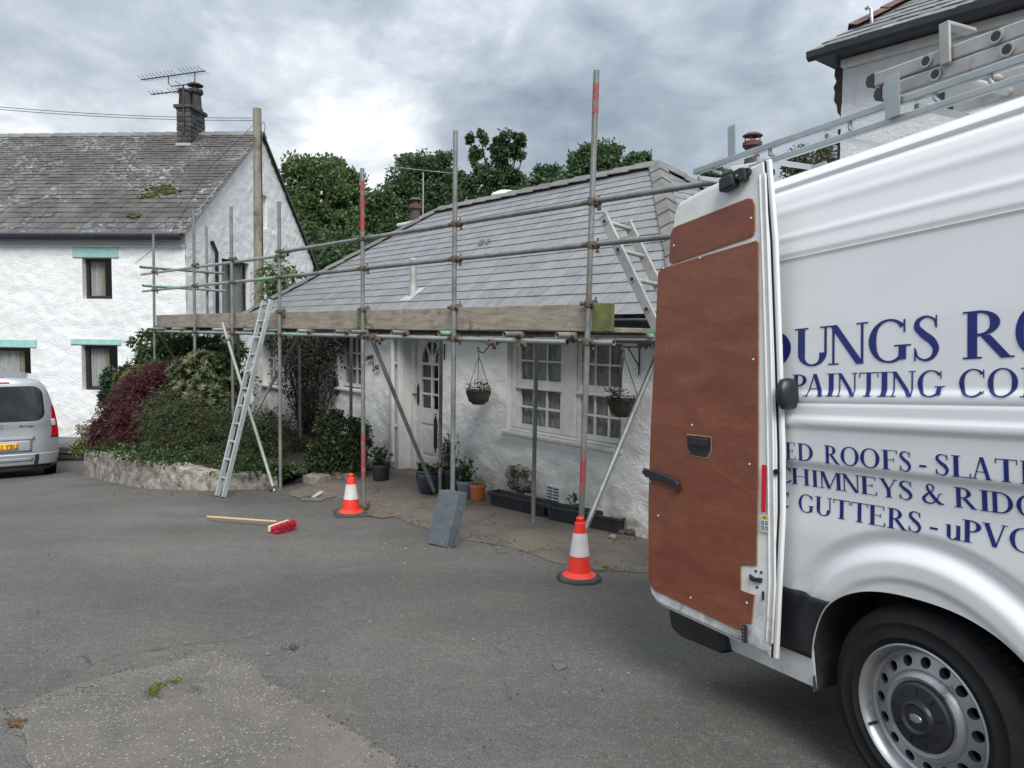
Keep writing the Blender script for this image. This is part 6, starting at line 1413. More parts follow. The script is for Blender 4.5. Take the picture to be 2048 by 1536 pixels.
# ================================================================== the silver car
car_c = at_depth(-4, 900, 12.72); RZC = R(35)
cxr = Vector((math.cos(RZC), math.sin(RZC), 0)); car_z = -0.715
car = thing('car', 'silver car with yellow number plate parked in front of the house', 'car', (car_c.x, car_c.y, car_z), RZC)
M['car_silver'] = pm('silver car paint', (0.40, 0.415, 0.44), (0.35, 0.365, 0.39), 3, 0.32, 0.55, coat=0.6)
M['car_glass'] = pm('dark tinted car glass', (0.012, 0.016, 0.018), (0.02, 0.026, 0.028), 3, 0.06)
M['lamp_red'] = pm('red lamp lens', srgb(170, 16, 24), srgb(140, 8, 16), 20, 0.15, coat=0.8)
M['lamp_clear'] = pm('clear lamp lens', (0.5, 0.5, 0.48), (0.42, 0.40, 0.38), 40, 0.12, coat=0.8)
M['plate_yellow'] = pm('yellow number plate', srgb(228, 176, 40), srgb(218, 164, 34), 10, 0.4)
CW = [(0.24, 0.80), (0.30, 0.86), (0.40, 0.895), (0.55, 0.905), (0.85, 0.90), (1.0, 0.885), (1.2, 0.855), (1.4, 0.81), (1.55, 0.765), (1.66, 0.715), (1.73, 0.65), (1.77, 0.56), (1.795, 0.40), (1.805, 0.15)]
def hw_(z): return lerp_tab(CW, z)
def lean(z): return 0.06 * sstep(0.5, 1.0, z) + 0.26 * max(0, z - 1.0) ** 1.25 + (0.9 * max(0, z - 1.70)) ** 1.6
def rear(t, z, d=0.0): return (t * hw_(z), lean(z) + 0.13 * abs(t) ** 5 - d, z)
zr = [0.24 + 1.565 * k / 60 for k in range(61)]
m = MB(); m.grid(lambda a, b: rear(2 * a - 1, 0.24 + 1.565 * b), 48, 60)
nrow = 49; base = len(m.v)
for k in range(61):
    z = zr[k]
    for yy_ in (0.5, 1.5, 2.6):
        for sg in (-1, 1): m.v.append((sg * hw_(z) * 1.003, max(yy_, lean(z) + 0.15), z))
for k in range(60):
    e0, e1 = k * nrow, (k + 1) * nrow
    for sg, col in ((0, 0), (1, nrow - 1)):
        L0 = [e0 + col] + [base + k * 6 + j * 2 + sg for j in range(3)]; L1 = [e1 + col] + [base + (k + 1) * 6 + j * 2 + sg for j in range(3)]
        for j in range(3): m.f.append((L0[j], L1[j], L1[j + 1], L0[j + 1]))
t60 = 60 * 6 + base; b60 = base
m.f.append((60 * nrow, 60 * nrow + nrow - 1, t60 + 1, t60)); m.f.append((t60, t60 + 1, t60 + 3, t60 + 2)); m.f.append((t60 + 2, t60 + 3, t60 + 5, t60 + 4))
m.build('body', M['car_silver'], car, smooth=50)
fs_ = [(2.6, 1.0, 1.0), (2.9, 0.85, 0.99), (3.2, 0.55, 0.97), (3.9, 0.47, 0.92), (4.15, 0.40, 0.80), (4.2, 0.30, 0.75)]
m = MB(); ring = [(-hw_(z), z) for z in zr] + [(hw_(z), z) for z in reversed(zr)]; nr_ = len(ring)
for (yy_, kz, kx) in fs_: m.v += [(x * kx, yy_, 0.24 + (z - 0.24) * kz) for x, z in ring]
for i in range(len(fs_) - 1):
    for k in range(nr_): m.f.append((i * nr_ + k, i * nr_ + (k + 1) % nr_, (i + 1) * nr_ + (k + 1) % nr_, (i + 1) * nr_ + k))
m.f.append(tuple(range((len(fs_) - 1) * nr_, len(fs_) * nr_))); m.build('bonnet', M['car_silver'], car, smooth=50)
m = MB(); m.box(-0.85, 0.25, 0.20, 0.85, 4.0, 0.30); m.build('underbody', M['liner'], car)
def patch(name, mat, z0, z1, ta, tb, d, n=24, mz=24, smooth=60, parent=car):
    m = MB(); m.grid(lambda a, b: (lambda z: rear(ta(z) + (tb(z) - ta(z)) * a, z, d))(z0 + (z1 - z0) * b), n, mz); o = m.build(name, mat, parent, smooth=smooth, fix=False); sm = o.modifiers.new('thick', 'SOLIDIFY'); sm.thickness = 0.006; sm.offset = 1; return o
def rnd_w(z, z0, z1, w, r):
    e = min(z - z0, z1 - z); return w - (r - math.sqrt(max(0, r * r - (r - e) ** 2)) if e < r else 0)
gw_ = lambda z: rnd_w(z, 1.06, 1.66, 0.705 - 0.06 * (z - 1.06), 0.16) / hw_(z)
rw_ = patch('rear_window', M['car_glass'], 1.06, 1.66, lambda z: -gw_(z), gw_, 0.006, 40, 40)
for sg in (-1, 1):
    f = (lambda s: (lambda z: s * (0.86 + 0.10 * (z - 0.76) / 0.55)))(sg); g_ = (lambda s: (lambda z: s * 1.0))(sg)
    tlp = patch('tail_light', M['lamp_red'], 0.76, 1.31, f, g_, 0.008, 10, 24)
    patch('reversing_lamp', M['lamp_clear'], 0.95, 1.07, (lambda s: (lambda z: s * 0.905))(sg), (lambda s: (lambda z: s * 0.975))(sg), 0.013, 6, 6, parent=tlp)
patch('bumper', M['car_silver'], 0.30, 0.50, lambda z: -1.0, lambda z: 1.0, 0.055, 48, 10)
patch('bumper_trim', M['black_plastic'], 0.20, 0.30, lambda z: -0.96, lambda z: 0.96, 0.02, 40, 6)
patch('bumper_step', M['car_silver'], 0.385, 0.43, lambda z: -0.55, lambda z: 0.55, 0.075, 30, 6)
for sg in (-1, 1): patch('bumper_insert', M['black_plastic'], 0.27, 0.49, (lambda s: (lambda z: s * 0.585))(sg), (lambda s: (lambda z: s * 0.655))(sg), 0.062, 4, 8)
patch('brake_light', M['lamp_red'], 1.715, 1.735, lambda z: -0.3, lambda z: 0.3, 0.006, 8, 3)
patch('trim_strip', M['car_silver'], 0.745, 0.79, lambda z: -0.60, lambda z: 0.60, 0.03, 24, 8)
rc = patch('plate_recess', M['car_silver'], 0.53, 0.735, lambda z: -0.56 + 0.1 * (0.735 - z), lambda z: 0.56 - 0.1 * (0.735 - z), 0.002, 20, 6)
pl_ = patch('number_plate', M['plate_yellow'], 0.575, 0.695, lambda z: -0.29, lambda z: 0.325, 0.014, 10, 4)
def text_mesh(body, size, mapf, mat, parent, name, extrude=0.0, align='RIGHT', shear=0.0):
    cu_ = bpy.data.curves.new('tmp', 'FONT'); cu_.body = body; cu_.size = size; cu_.align_x = align; cu_.shear = shear; cu_.resolution_u = 3; cu_.offset = size * 0.012
    to = bpy.data.objects.new('tmp', cu_); COL.objects.link(to); dg = bpy.context.evaluated_depsgraph_get(); me = bpy.data.meshes.new_from_object(to.evaluated_get(dg)); bpy.data.objects.remove(to)
    for v in me.vertices: v.co = Vector(mapf(v.co.x, v.co.y))
    me.materials.clear(); return link_mesh(name, me, parent, mat)
text_mesh('61 YBU', 0.118, lambda x, y: rear((0.285 + x * 0.80) / 0.905, 0.594 + y, 0.0225), M['black_plastic'], pl_, 'plate_letters')
text_mesh('Berlingo', 0.062, lambda x, y: rear((0.53 + x * 1.05) / 0.885, 0.955 + y * 0.8, 0.006), M['aerial_dark'], car, 'name_badge', shear=0.25)
m = MB()
for zz in (0.945, 0.99):
    for sg in (-1, 1): m.add([rear(0.0, zz + 0.045, 0.012), rear(sg * 0.09, zz, 0.012), rear(sg * 0.09, zz + 0.022, 0.012), rear(0.0, zz + 0.067, 0.012)], [(0, 1, 2, 3)])
o = m.build('chevron_badge', M['steel_rim'], car); sm = o.modifiers.new('thick', 'SOLIDIFY'); sm.thickness = 0.01
m = MB(); m.tube([rear(0.0, 1.10, 0.03), rear(-0.15, 1.13, 0.03), rear(-0.45, 1.20, 0.03)], 0.012, 6); m.build('wiper', M['black_plastic'], car)
CXM = Matrix(((0, 0, 1), (0, 1, 0), (-1, 0, 0)))
for sg in (-1, 1):
    for yy_ in (0.62, 3.35):
        m = MB(); m.lathe([(0.19, -0.09), (0.25, -0.1), (0.30, -0.085), (0.315, -0.05), (0.315, 0.05), (0.30, 0.085), (0.25, 0.1), (0.19, 0.09)], 40, (sg * 0.78, yy_, 0.315), CXM, False); wh = m.build('wheel', M['rubber'], car, smooth=40)
        m = MB(); m.lathe([(0.0, -0.07), (0.19, -0.08), (0.19, 0.08), (0.0, 0.07)], 24, (sg * 0.78, yy_, 0.315), CXM); m.build('rim', M['steel_rim'], wh, smooth=40)

# ================================================================== vegetation
def foliage_mat(name, cols, rough=0.55, transl=0.25, patch=None):
    m = MT(name); c = m.ramp(m.rnd(), [(i / (len(cols) - 1), k) for i, k in enumerate(cols)])
    if patch: c = m.mixc(m.ramp(m.noise(patch[1], 3, 0.5, 0.2), [(0.45, 0.0), (0.65, 0.8)]), c, patch[0])
    m.color(c).set(Roughness=rough, Specular_IOR_Level=0.3)
    tr = m.n('ShaderNodeBsdfTranslucent'); m.l(c, tr.inputs['Color']); mx = m.n('ShaderNodeMixShader'); mx.inputs[0].default_value = transl
    m.l(m.b.outputs[0], mx.inputs[1]); m.l(tr.outputs[0], mx.inputs[2]); m.l(mx.outputs[0], m.t.nodes['Material Output'].inputs['Surface']); return m.m
FM = {}
FM['oak'] = foliage_mat('oak leaves', [(0.065, 0.112, 0.042), (0.110, 0.172, 0.060), (0.155, 0.22, 0.085)], transl=0.35, patch=((0.08, 0.12, 0.05), 0.5))
FM['oak_dark'] = foliage_mat('dark tree leaves', [(0.036, 0.070, 0.034), (0.064, 0.112, 0.050), (0.092, 0.146, 0.064)], transl=0.3)
FM['tree_mid'] = foliage_mat('mid green leaves', [(0.048, 0.088, 0.040), (0.080, 0.136, 0.056), (0.115, 0.175, 0.072)], transl=0.35)
FM['scrub'] = foliage_mat('dull scrub leaves', [(0.05, 0.056, 0.028), (0.085, 0.092, 0.045), (0.12, 0.115, 0.06)])
FM['laurel'] = foliage_mat('laurel leaves', [(0.022, 0.05, 0.016), (0.045, 0.085, 0.025), (0.085, 0.13, 0.04)], 0.35)
FM['maple'] = foliage_mat('dark red maple leaves', [(0.045, 0.014, 0.018), (0.082, 0.026, 0.031), (0.13, 0.048, 0.050)], 0.5, 0.3)
FM['conifer'] = foliage_mat('dark feathery conifer', [(0.028, 0.050, 0.022), (0.054, 0.084, 0.034), (0.092, 0.115, 0.050)], 0.6, 0.15, ((0.060, 0.050, 0.024), 2.6))
FM['rhodo'] = foliage_mat('rhododendron leaves', [(0.055, 0.085, 0.035), (0.105, 0.135, 0.065), (0.17, 0.19, 0.11)], 0.4, 0.15, ((0.13, 0.115, 0.055), 2.0))
FM['yellowgreen'] = foliage_mat('yellow green leaves', [(0.075, 0.085, 0.022), (0.13, 0.13, 0.04), (0.10, 0.075, 0.025)], 0.45)
FM['ivy'] = foliage_mat('ivy leaves', [(0.020, 0.046, 0.014), (0.036, 0.070, 0.020), (0.075, 0.11, 0.034)], 0.4)
FM['lime'] = foliage_mat('lime leaves', [(0.09, 0.14, 0.02), (0.16, 0.20, 0.03), (0.22, 0.23, 0.05)], 0.5)
FM['bluegreen'] = foliage_mat('blue green leaves', [(0.025, 0.052, 0.03), (0.042, 0.078, 0.045), (0.06, 0.10, 0.06)], 0.45)
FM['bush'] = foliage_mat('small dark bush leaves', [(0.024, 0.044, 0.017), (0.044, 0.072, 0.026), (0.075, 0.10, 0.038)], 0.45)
FM['climber'] = foliage_mat('dusty climber leaves', [(0.016, 0.022, 0.014), (0.03, 0.036, 0.022), (0.045, 0.05, 0.032)], 0.6)
FM['herb'] = foliage_mat('herb leaves', [(0.04, 0.06, 0.025), (0.07, 0.10, 0.04), (0.09, 0.10, 0.05)], 0.5)
FM['dead'] = foliage_mat('dead brown leaves', [(0.11, 0.06, 0.035), (0.17, 0.09, 0.045), (0.07, 0.045, 0.03)], 0.7)
FM['grass'] = foliage_mat('grass blades', [(0.08, 0.10, 0.02), (0.14, 0.16, 0.03), (0.18, 0.18, 0.05)], 0.6)
M['bark'] = pm('bark', (0.045, 0.036, 0.028), (0.075, 0.062, 0.05), 6, 0.9, bump=0.8, bscale=20, bdist=0.02)
M['stem'] = pm('dark stems', (0.028, 0.023, 0.019), (0.055, 0.046, 0.038), 8, 0.9)
def blob(px, py, rx, ry, Y, dep=0.75, dy=0.0):
    c = at_depth(px, py, Y); s = (Y) / FPX
    return (np.array((c.x, c.y + dy, c.z)), np.array((rx * s, max(rx, ry) * s * dep, ry * s)))
def cloud(blobs, n, rng, clumps=24, cr=0.3, shell=0.62):
    """points in clumps spread over the blobs, with an outward direction"""
    vol = np.array([np.prod(r) ** (2 / 3) for _, r in blobs]); cnt = (n * vol / vol.sum()).astype(int)
    P, Nn = [], []
    for (c, r), k in zip(blobs, cnt):
        kc = max(3, int(clumps * k / (n / len(blobs)))); d = unit(rng.normal(size=(kc, 3))); rad = shell + (1 - shell) * rng.random((kc, 1)) ** 0.6
        cc = d * rad; w = rng.random(kc) + 0.3; idx = rng.choice(kc, size=k, p=w / w.sum())
        q = cc[idx] + np.clip(rng.normal(size=(k, 3)), -1.5, 1.5) * cr * (0.5 + 0.8 * rng.random((kc, 1)))[idx]
        P.append(c + q * r); Nn.append(unit(q * r + rng.normal(size=(k, 3)) * 0.15 * r.min()))
    return np.concatenate(P), np.concatenate(Nn)
def foliage(name, parent, org, P, Nn, L, Wd, mat, rng, out=0.5, droop=0.2, jit=0.8, lj=0.35, fold=0.2, kind=None):
    n = len(P); D = unit(Nn * out + rng.normal(size=(n, 3)) * jit + np.array((0, 0, -droop))); S = perp(D, rng)
    ll = L * (1 - lj + 2 * lj * rng.random(n)); ww = Wd * (1 - lj + 2 * lj * rng.random(n))
    me = leaves_mesh(name, P - np.array(org), D, S, ll, ww, fold); return link_mesh(name, me, parent, mat, kind)
def tree(name, label, blobs, base, n, leaf, mat, seed, group='trees behind the cottage', trunk_r=0.3, limbs=14, clumps=20, cr=0.24, shell=0.5):
    rng = np.random.default_rng(seed); org = Vector(base)
    t = thing(name, label, 'tree', org, 0, group)
    P, Nn = cloud(blobs, n, rng, clumps, cr, shell); foliage('crown', t, org, P, Nn, leaf, leaf * 0.62, mat, rng, 0.6, 0.25)
    cen = Vector(np.mean([c for c, r in blobs], axis=0)) - org; m = MB(); top = cen * 1.0
    m.tube([(0, 0, 0), (cen.x * 0.25, cen.y * 0.25, cen.z * 0.4), (cen.x * 0.7, cen.y * .7, cen.z * 0.8), top], [trunk_r, trunk_r * 0.75, trunk_r * 0.5, trunk_r * 0.2], 9)
    m.build('trunk', M['bark'], t, smooth=60)
    for k in range(limbs):
        c, r = blobs[rng.integers(len(blobs))]; d = unit(rng.normal(size=(1, 3)))[0]; d[2] = abs(d[2]); e = Vector(c + d * r * 0.8) - org; s = Vector((cen.x * 0.5, cen.y * 0.5, cen.z * (0.45 + 0.4 * rng.random())))
        m = MB(); mid = s.lerp(e, 0.5) + Vector((0, 0, -0.3)); m.tube([s, mid, e], [trunk_r * 0.4, trunk_r * 0.25, trunk_r * 0.06], 6); m.build('limb', M['bark'], t, smooth=60)
    return t
def gb_(px, Y, z=-0.9): p = at_depth(px, 600, Y); return (p.x, p.y, z)
tree('oak_tree', 'broad bright green oak right of the white gable', [blob(640, 400, 62, 75, 44), blob(590, 385, 45, 62, 45), blob(690, 415, 48, 62, 43), blob(625, 350, 36, 30, 44), blob(668, 345, 28, 28, 45), blob(640, 490, 72, 62, 43), blob(700, 490, 48, 60, 42), blob(570, 470, 40, 70, 45), blob(710, 370, 24, 30, 44), blob(655, 570, 80, 50, 42)], gb_(640, 44), 38000, 0.24, FM['oak'], 1, trunk_r=0.45, limbs=16)
tree('dark_tree', 'dark rounded tree behind the brown chimney pot and aerial', [blob(850, 360, 52, 50, 52), blob(810, 395, 36, 50, 51), blob(890, 345, 36, 36, 53), blob(870, 420, 60, 50, 51), blob(830, 450, 56, 40, 50), blob(915, 395, 30, 45, 52)], gb_(850, 52), 26000, 0.25, FM['oak_dark'], 2, trunk_r=0.4)
tree('tall_tree', 'tallest dark tree with split uneven top behind the ridge', [blob(952, 272, 15, 20, 50), blob(955, 300, 20, 20, 50), blob(966, 330, 18, 26, 50), blob(1020, 280, 24, 20, 50), blob(1000, 298, 18, 22, 50), blob(1038, 290, 18, 24, 50), blob(1012, 320, 28, 24, 50), blob(1000, 355, 34, 30, 50), blob(965, 370, 30, 34, 49), blob(1030, 350, 20, 22, 50), blob(1015, 385, 40, 32, 50), blob(990, 415, 60, 38, 49)], gb_(990, 50), 17000, 0.25, FM['oak_dark'], 3, trunk_r=0.3, clumps=11, cr=0.20, shell=0.45, limbs=16)
tree('low_tree', 'low dark tree between the tall tree and the right hand tree', [blob(1090, 370, 42, 34, 54), blob(1060, 385, 36, 36, 53), blob(1120, 365, 32, 32, 54), blob(1090, 420, 70, 40, 53)], gb_(1090, 54), 14000, 0.26, FM['oak_dark'], 4)
tree('round_tree', 'rounded mid green tree rising above the right end of the ridge', [blob(1215, 330, 58, 40, 50), blob(1165, 345, 36, 40, 50), blob(1262, 335, 36, 34, 51), blob(1205, 305, 36, 18, 50), blob(1200, 380, 80, 40, 50), blob(1285, 350, 18, 26, 51)], gb_(1215, 50), 22000, 0.25, FM['tree_mid'], 5)
tree('shrubby_tree', 'pale green tree left of the brown chimney pot', [blob(760, 430, 34, 48, 40), blob(735, 470, 40, 60, 40), blob(785, 470, 36, 50, 40), blob(760, 520, 60, 60, 39), blob(770, 400, 20, 24, 40)], gb_(760, 40), 16000, 0.22, FM['tree_mid'], 6)
tree('scrub_tree', 'dull green scrub tree glimpsed between the van roof and the white house', [blob(1630, 325, 48, 34, 17), blob(1660, 318, 26, 22, 17), blob(1590, 345, 28, 26, 17), blob(1640, 360, 60, 40, 17)], gb_(1630, 17.5, -0.4), 6000, 0.075, FM['scrub'], 7, 'scrub behind the van', trunk_r=0.08, limbs=8)
tree('scrub_tree', 'small dark bush behind the rear end of the roof rack', [blob(1425, 350, 26, 16, 13.8), blob(1450, 362, 30, 20, 13.8)], gb_(1430, 13.8, -0.3), 1500, 0.06, FM['tree_mid'], 8, 'scrub behind the van', trunk_r=0.05, limbs=5)
# far hedge closing the view low down between the buildings
rng = np.random.default_rng(20)
hb = [blob(px, 560 + (i % 3) * 14, 60, 90, 38 + (i % 2) * 2) for i, px in enumerate(range(520, 1350, 55))]
P, Nn = cloud(hb, 16000, rng, 30, 0.25); o = foliage('far_hedge', None, (0, 0, 0), P, Nn, 0.34, 0.2, FM['oak_dark'], rng, kind='stuff'); tag(o, 'dark mass of far hedge foliage behind the cottage', 'hedge')

# ------------------------------------------------------------------ raised bed
wt = [(170, 901), (219, 907), (281, 922), (344, 930), (406, 944), (469, 947), (556, 954)]
wb = [(169, 952), (219, 963), (281, 975), (344, 979), (406, 981), (469, 980), (556, 976)]
bp = [on_ground(*p) for p in wb]; tz_ = [z_at(p, q[1]) for p, q in zip(bp, wt)]
bed = thing('bed_wall', 'low curved whitewashed stone wall round the shrub bed', 'wall', (0, 0, 0))
backv = [Vector((0.10, 0.30, 0))] * len(bp)
m = MB(); N_ = 120
def interp(L, t):
    k = t * (len(L) - 1); i = min(int(k), len(L) - 2); f = k - i; p0 = L[max(0, i - 1)]; p1 = L[i]; p2 = L[i + 1]; p3 = L[min(len(L) - 1, i + 2)]
    return 0.5 * (2 * p1 + (p2 - p0) * f + (2 * p0 - 5 * p1 + 4 * p2 - p3) * f * f + (3 * p1 - p0 - 3 * p2 + p3) * f ** 3)
def bw(a, b):
    p = interp(bp, a); z1 = interp(tz_, a) + 0.02 * noise.noise(Vector((a * 22, 0, 0))); z0 = p.z - 0.06
    nrm = Vector((-0.25, -0.97, 0)); h = noise.fractal(Vector((a * 26, b * 3, 4)), 0.9, 2, 4) * 0.028
    if b <= 0.6: q = p + nrm * (h + 0.02 * (0.6 - b)); q.z = z0 + (z1 - z0) * b / 0.6
    else: q = p - nrm * (0.26 * (b - 0.6) / 0.4) ; q.z = z1 + h * 0.5
    return q
m.grid(bw, N_, 16); m.build('wall_face', M['bed_wall'], bed, smooth=70, fix=False)
e0 = bp[0]; m = MB(); m.grid(lambda a, b: e0 + Vector((0.18, 1.0, 0)) * (a * 2.6) + Vector((noise.noise(Vector((a * 9, b * 3, 2))) * 0.03, 0, -0.06 + b * (tz_[0] - e0.z + 0.06))), 24, 6); m.build('wall_end', M['bed_wall'], bed, smooth=70, fix=False)
m = MB()
def soilf(a, b):
    p = interp(bp, a); q = p + Vector((0.3, 1.0, 0)).normalized() * (0.2 + b * 3.2); q.z = interp(tz_, a) - 0.03 + 0.12 * b * (1 - 0.6 * a) + 0.04 * noise.noise(q * 2); return q
m.grid(soilf, 40, 16); o = m.build('bed_soil', M['soil'], smooth=180, fix=False); struct(o)
# slab and low stones at the right end of the bed
for (px, py, w, h, lb_) in ((632, 966, 0.36, 0.12, 'pale lichened stone block at the end of the shrub bed'), (690, 955, 0.42, 0.09, 'thin layered stone block between the shrub bed and the door bush'), (745, 940, 0.25, 0.07, 'small flat stone at the foot of the door bush')):
    p = on_ground(px, py); m = MB(); rs = random.Random(px)
    m.grid(lambda a, b: ((a - .5) * w + .012 * rs.uniform(-1, 1), 0.0, 0), 1, 1); m = MB(); m.box(-w / 2, -0.1, -0.02, w / 2, 0.14, h)
    import bmesh as _bm
    o = m.build('stone_block', M['stone_slab'], None, bevel=0.02); o.location = p; o.rotation_euler = (R(2), R(rs.uniform(-3, 3)), FS.rz + R(12)); tag(o, lb_, 'stone', 'stones edging the bed')
def shrub(name, label, cat, blobs, n, L, Wd, mat, seed, out=0.5, droop=0.2, jit=0.8, clumps=30, cr=0.28, shell=0.6, stems=6, zb=None, fold=0.2):
    rng = np.random.default_rng(seed); c0 = np.mean([b[0] for b in blobs], axis=0); z0 = zb if zb is not None else min(b[0][2] - b[1][2] for b in blobs)
    org = Vector((c0[0], c0[1], z0)); t = thing(name, label, cat, org)
    P, Nn = cloud(blobs, n, rng, clumps, cr, shell); P[:, 2] = np.maximum(P[:, 2], z0 - 0.02)
    foliage('foliage', t, org, P, Nn, L, Wd, mat, rng, out, droop, jit, fold=fold)
    for k in range(stems):
        c, r = blobs[k % len(blobs)]; d = unit(rng.normal(size=(1, 3)))[0]; e = Vector(c + d * r * 0.7) - org; m = MB(); m.tube([(rng.normal() * .05, rng.normal() * .05, 0), e * 0.5 + Vector((0, 0, -0.03)), e], [0.022, 0.016, 0.006], 6); m.build('stem', M['stem'], t)
    return t
def rosette_shrub(name, label, cat, blobs, n, per, L, Wd, mat, seed, stems=6):
    rng = np.random.default_rng(seed); c0 = np.mean([b[0] for b in blobs], axis=0); org = Vector((c0[0], c0[1], min(b[0][2] - b[1][2] for b in blobs))); t = thing(name, label, cat, org)
    P, Nn = cloud(blobs, n, rng, 40, 0.2, 0.8); n = len(P); Nn = unit(Nn + np.array((0, -0.25, 0.55)))
    A = perp(Nn, rng); B2 = np.cross(Nn, A); D = []; PP = []; SS = []
    for k in range(per):
        a = 2 * np.pi * k / per + rng.random(n) * 0.5; rad = A * np.cos(a)[:, None] + B2 * np.sin(a)[:, None]; el = 0.25 + 0.5 * rng.random((n, 1))
        d = unit(rad + Nn * el); D.append(d); PP.append(P); SS.append(unit(np.cross(Nn, rad)))
    D = np.concatenate(D); PP = np.concatenate(PP); SS = np.concatenate(SS)
    me = leaves_mesh('foliage', PP - np.array(org), D, SS, L * (0.7 + 0.6 * rng.random(len(D))), Wd * (0.7 + 0.6 * rng.random(len(D))), 0.1); link_mesh('foliage', me, t, mat)
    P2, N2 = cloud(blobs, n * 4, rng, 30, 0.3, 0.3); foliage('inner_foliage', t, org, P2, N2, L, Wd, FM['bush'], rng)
    for k in range(stems):
        c, r = blobs[k % len(blobs)]; e = Vector(c) - org; m = MB(); m.tube([(rng.normal() * .05, 0, 0), e * 0.6, e], [0.025, 0.018, 0.008], 6); m.build('stem', M['stem'], t)
    return t
def spray_shrub(name, label, cat, blobs, nb, per, blen, L, Wd, mat, seed, droop=0.6, inner=None, stems=6, spread=0.35, zmin=None):
    """branchlets that arch outwards and hang, each set with fine leaves"""
    rng = np.random.default_rng(seed); c0 = np.mean([b[0] for b in blobs], axis=0); org = Vector((c0[0], c0[1], min(b[0][2] - b[1][2] for b in blobs))); t = thing(name, label, cat, org)
    P, Nn = cloud(blobs, nb, rng, 60, 0.14, 0.86); nb = len(P); Nn = unit(Nn + rng.normal(size=Nn.shape) * spread); PP, DD = [], []
    bl = blen * (0.6 + 0.8 * rng.random((nb, 1))); dr = droop * (0.7 + 0.6 * rng.random((nb, 1)))
    lat = unit(np.cross(Nn, np.array((0, 0, 1.0))) + 1e-4)
    for k in range(per):
        s = (k + 0.5) / per; q = P + Nn * bl * (s - 0.35); q = q - np.array((0, 0, 1)) * (bl * dr * s * s); tan = unit(Nn - np.array((0, 0, 1)) * (2 * dr * s)); sg = 1 if k % 2 else -1
        PP.append(q); DD.append(unit(tan * 0.9 + lat * sg * 0.55 + rng.normal(size=q.shape) * 0.28))
    PP = np.concatenate(PP); DD = np.concatenate(DD)
    if zmin is not None: PP[:, 2] = np.maximum(PP[:, 2], zmin)
    me = leaves_mesh('foliage', PP - np.array(org), DD, perp(DD, rng), L * (0.6 + 0.8 * rng.random(len(DD))), Wd * (0.7 + 0.6 * rng.random(len(DD))), 0.1); link_mesh('foliage', me, t, mat)
    P2, N2 = cloud([(c, r * 0.86) for c, r in blobs], nb * 3, rng, 30, 0.3, 0.2); foliage('inner_foliage', t, org, P2, N2, L * 1.4, Wd * 2.2, inner or mat, rng)
    for k in range(stems):
        c, r = blobs[k % len(blobs)]; e = Vector(c) - org; m = MB(); m.tube([(rng.normal() * .05, 0, 0), e * 0.6, e], [0.025, 0.018, 0.008], 6); m.build('stem', M['stem'], t)
    return t
shrub('laurel_bush', 'tall glossy laurel behind the scaffold corner', 'bush', [blob(380, 715, 80, 42, 15.2), blob(320, 705, 40, 34, 15.2), blob(440, 705, 46, 38, 15.0), blob(290, 740, 30, 30, 15.3), blob(400, 760, 90, 40, 15), blob(300, 690, 34, 24, 15.2), blob(350, 680, 40, 22, 15.2)], 11000, 0.115, 0.042, FM['laurel'], 31, 0.5, 0.5, 0.6, 40, 0.2, 0.75)
shrub('hydrangea_bush', 'rounded blue green bush against the ground floor window', 'bush', [blob(238, 768, 26, 32, 15.0), blob(228, 800, 20, 34, 15.0), blob(262, 760, 22, 24, 15.0)], 2600, 0.085, 0.06, FM['bluegreen'], 32, 0.7, 0.3, 0.5, 24, 0.22, 0.8)
rosette_shrub('golden_shrub', 'yellow green shrub above the left of the red maple', 'bush', [blob(275, 760, 40, 26, 13.9), blob(255, 785, 26, 26, 13.8), blob(305, 748, 30, 20, 13.9)], 360, 7, 0.095, 0.028, FM['yellowgreen'], 33)
spray_shrub('japanese_maple', 'dark red weeping maple dome at the left of the bed', 'maple', [blob(335, 758, 50, 36, 12.9), blob(295, 790, 56, 44, 12.8), blob(262, 828, 50, 46, 12.7), blob(240, 862, 46, 44, 12.6), blob(292, 850, 58, 52, 12.4), blob(365, 738, 30, 24, 13.0), blob(210, 870, 22, 36, 12.7)], 4200, 11, 0.26, 0.060, 0.0105, FM['maple'], 34, 0.75, zmin=tz_[1] + .02)
rosette_shrub('rhododendron', 'pale leaved rhododendron between the red maple and the ladder', 'bush', [blob(405, 750, 56, 38, 12.6), blob(390, 790, 58, 36, 12.3), blob(440, 785, 40, 44, 12.5), blob(430, 728, 36, 22, 12.8)], 900, 8, 0.095, 0.026, FM['rhodo'], 35)
spray_shrub('spreading_conifer', 'dark feathery spreading conifer behind the leaning ladder', 'bush', [blob(380, 845, 70, 44, 11.7), blob(335, 830, 46, 40, 11.9), blob(420, 880, 66, 54, 11.4), blob(470, 850, 50, 46, 11.6), blob(500, 905, 56, 42, 11.3), blob(370, 900, 66, 40, 11.5), blob(530, 880, 34, 46, 11.6), blob(455, 920, 70, 30, 11.0), blob(410, 925, 60, 26, 11.1), blob(500, 935, 50, 22, 10.8)], 5200, 12, 0.26, 0.045, 0.0085, FM['conifer'], 36, 0.45, zmin=0.0 - 0.15)
IVB = []
for k_ in range(11):
    t_ = k_ / 10 * (0.72 if k_ < 8 else 0.98); p_ = interp(bp, t_); IVB.append((np.array((p_.x + 0.08, p_.y + 0.22, interp(tz_, t_) + 0.05)), np.array((0.34, 0.26, 0.13 - 0.04 * t_))))
shrub('ivy_cover', 'bright ivy trailing over the top of the bed wall', 'ivy', IVB, 4200, 0.044, 0.036, FM['ivy'], 37, 0.7, 0.1, 0.6, 50, 0.3, 0.5, stems=0)
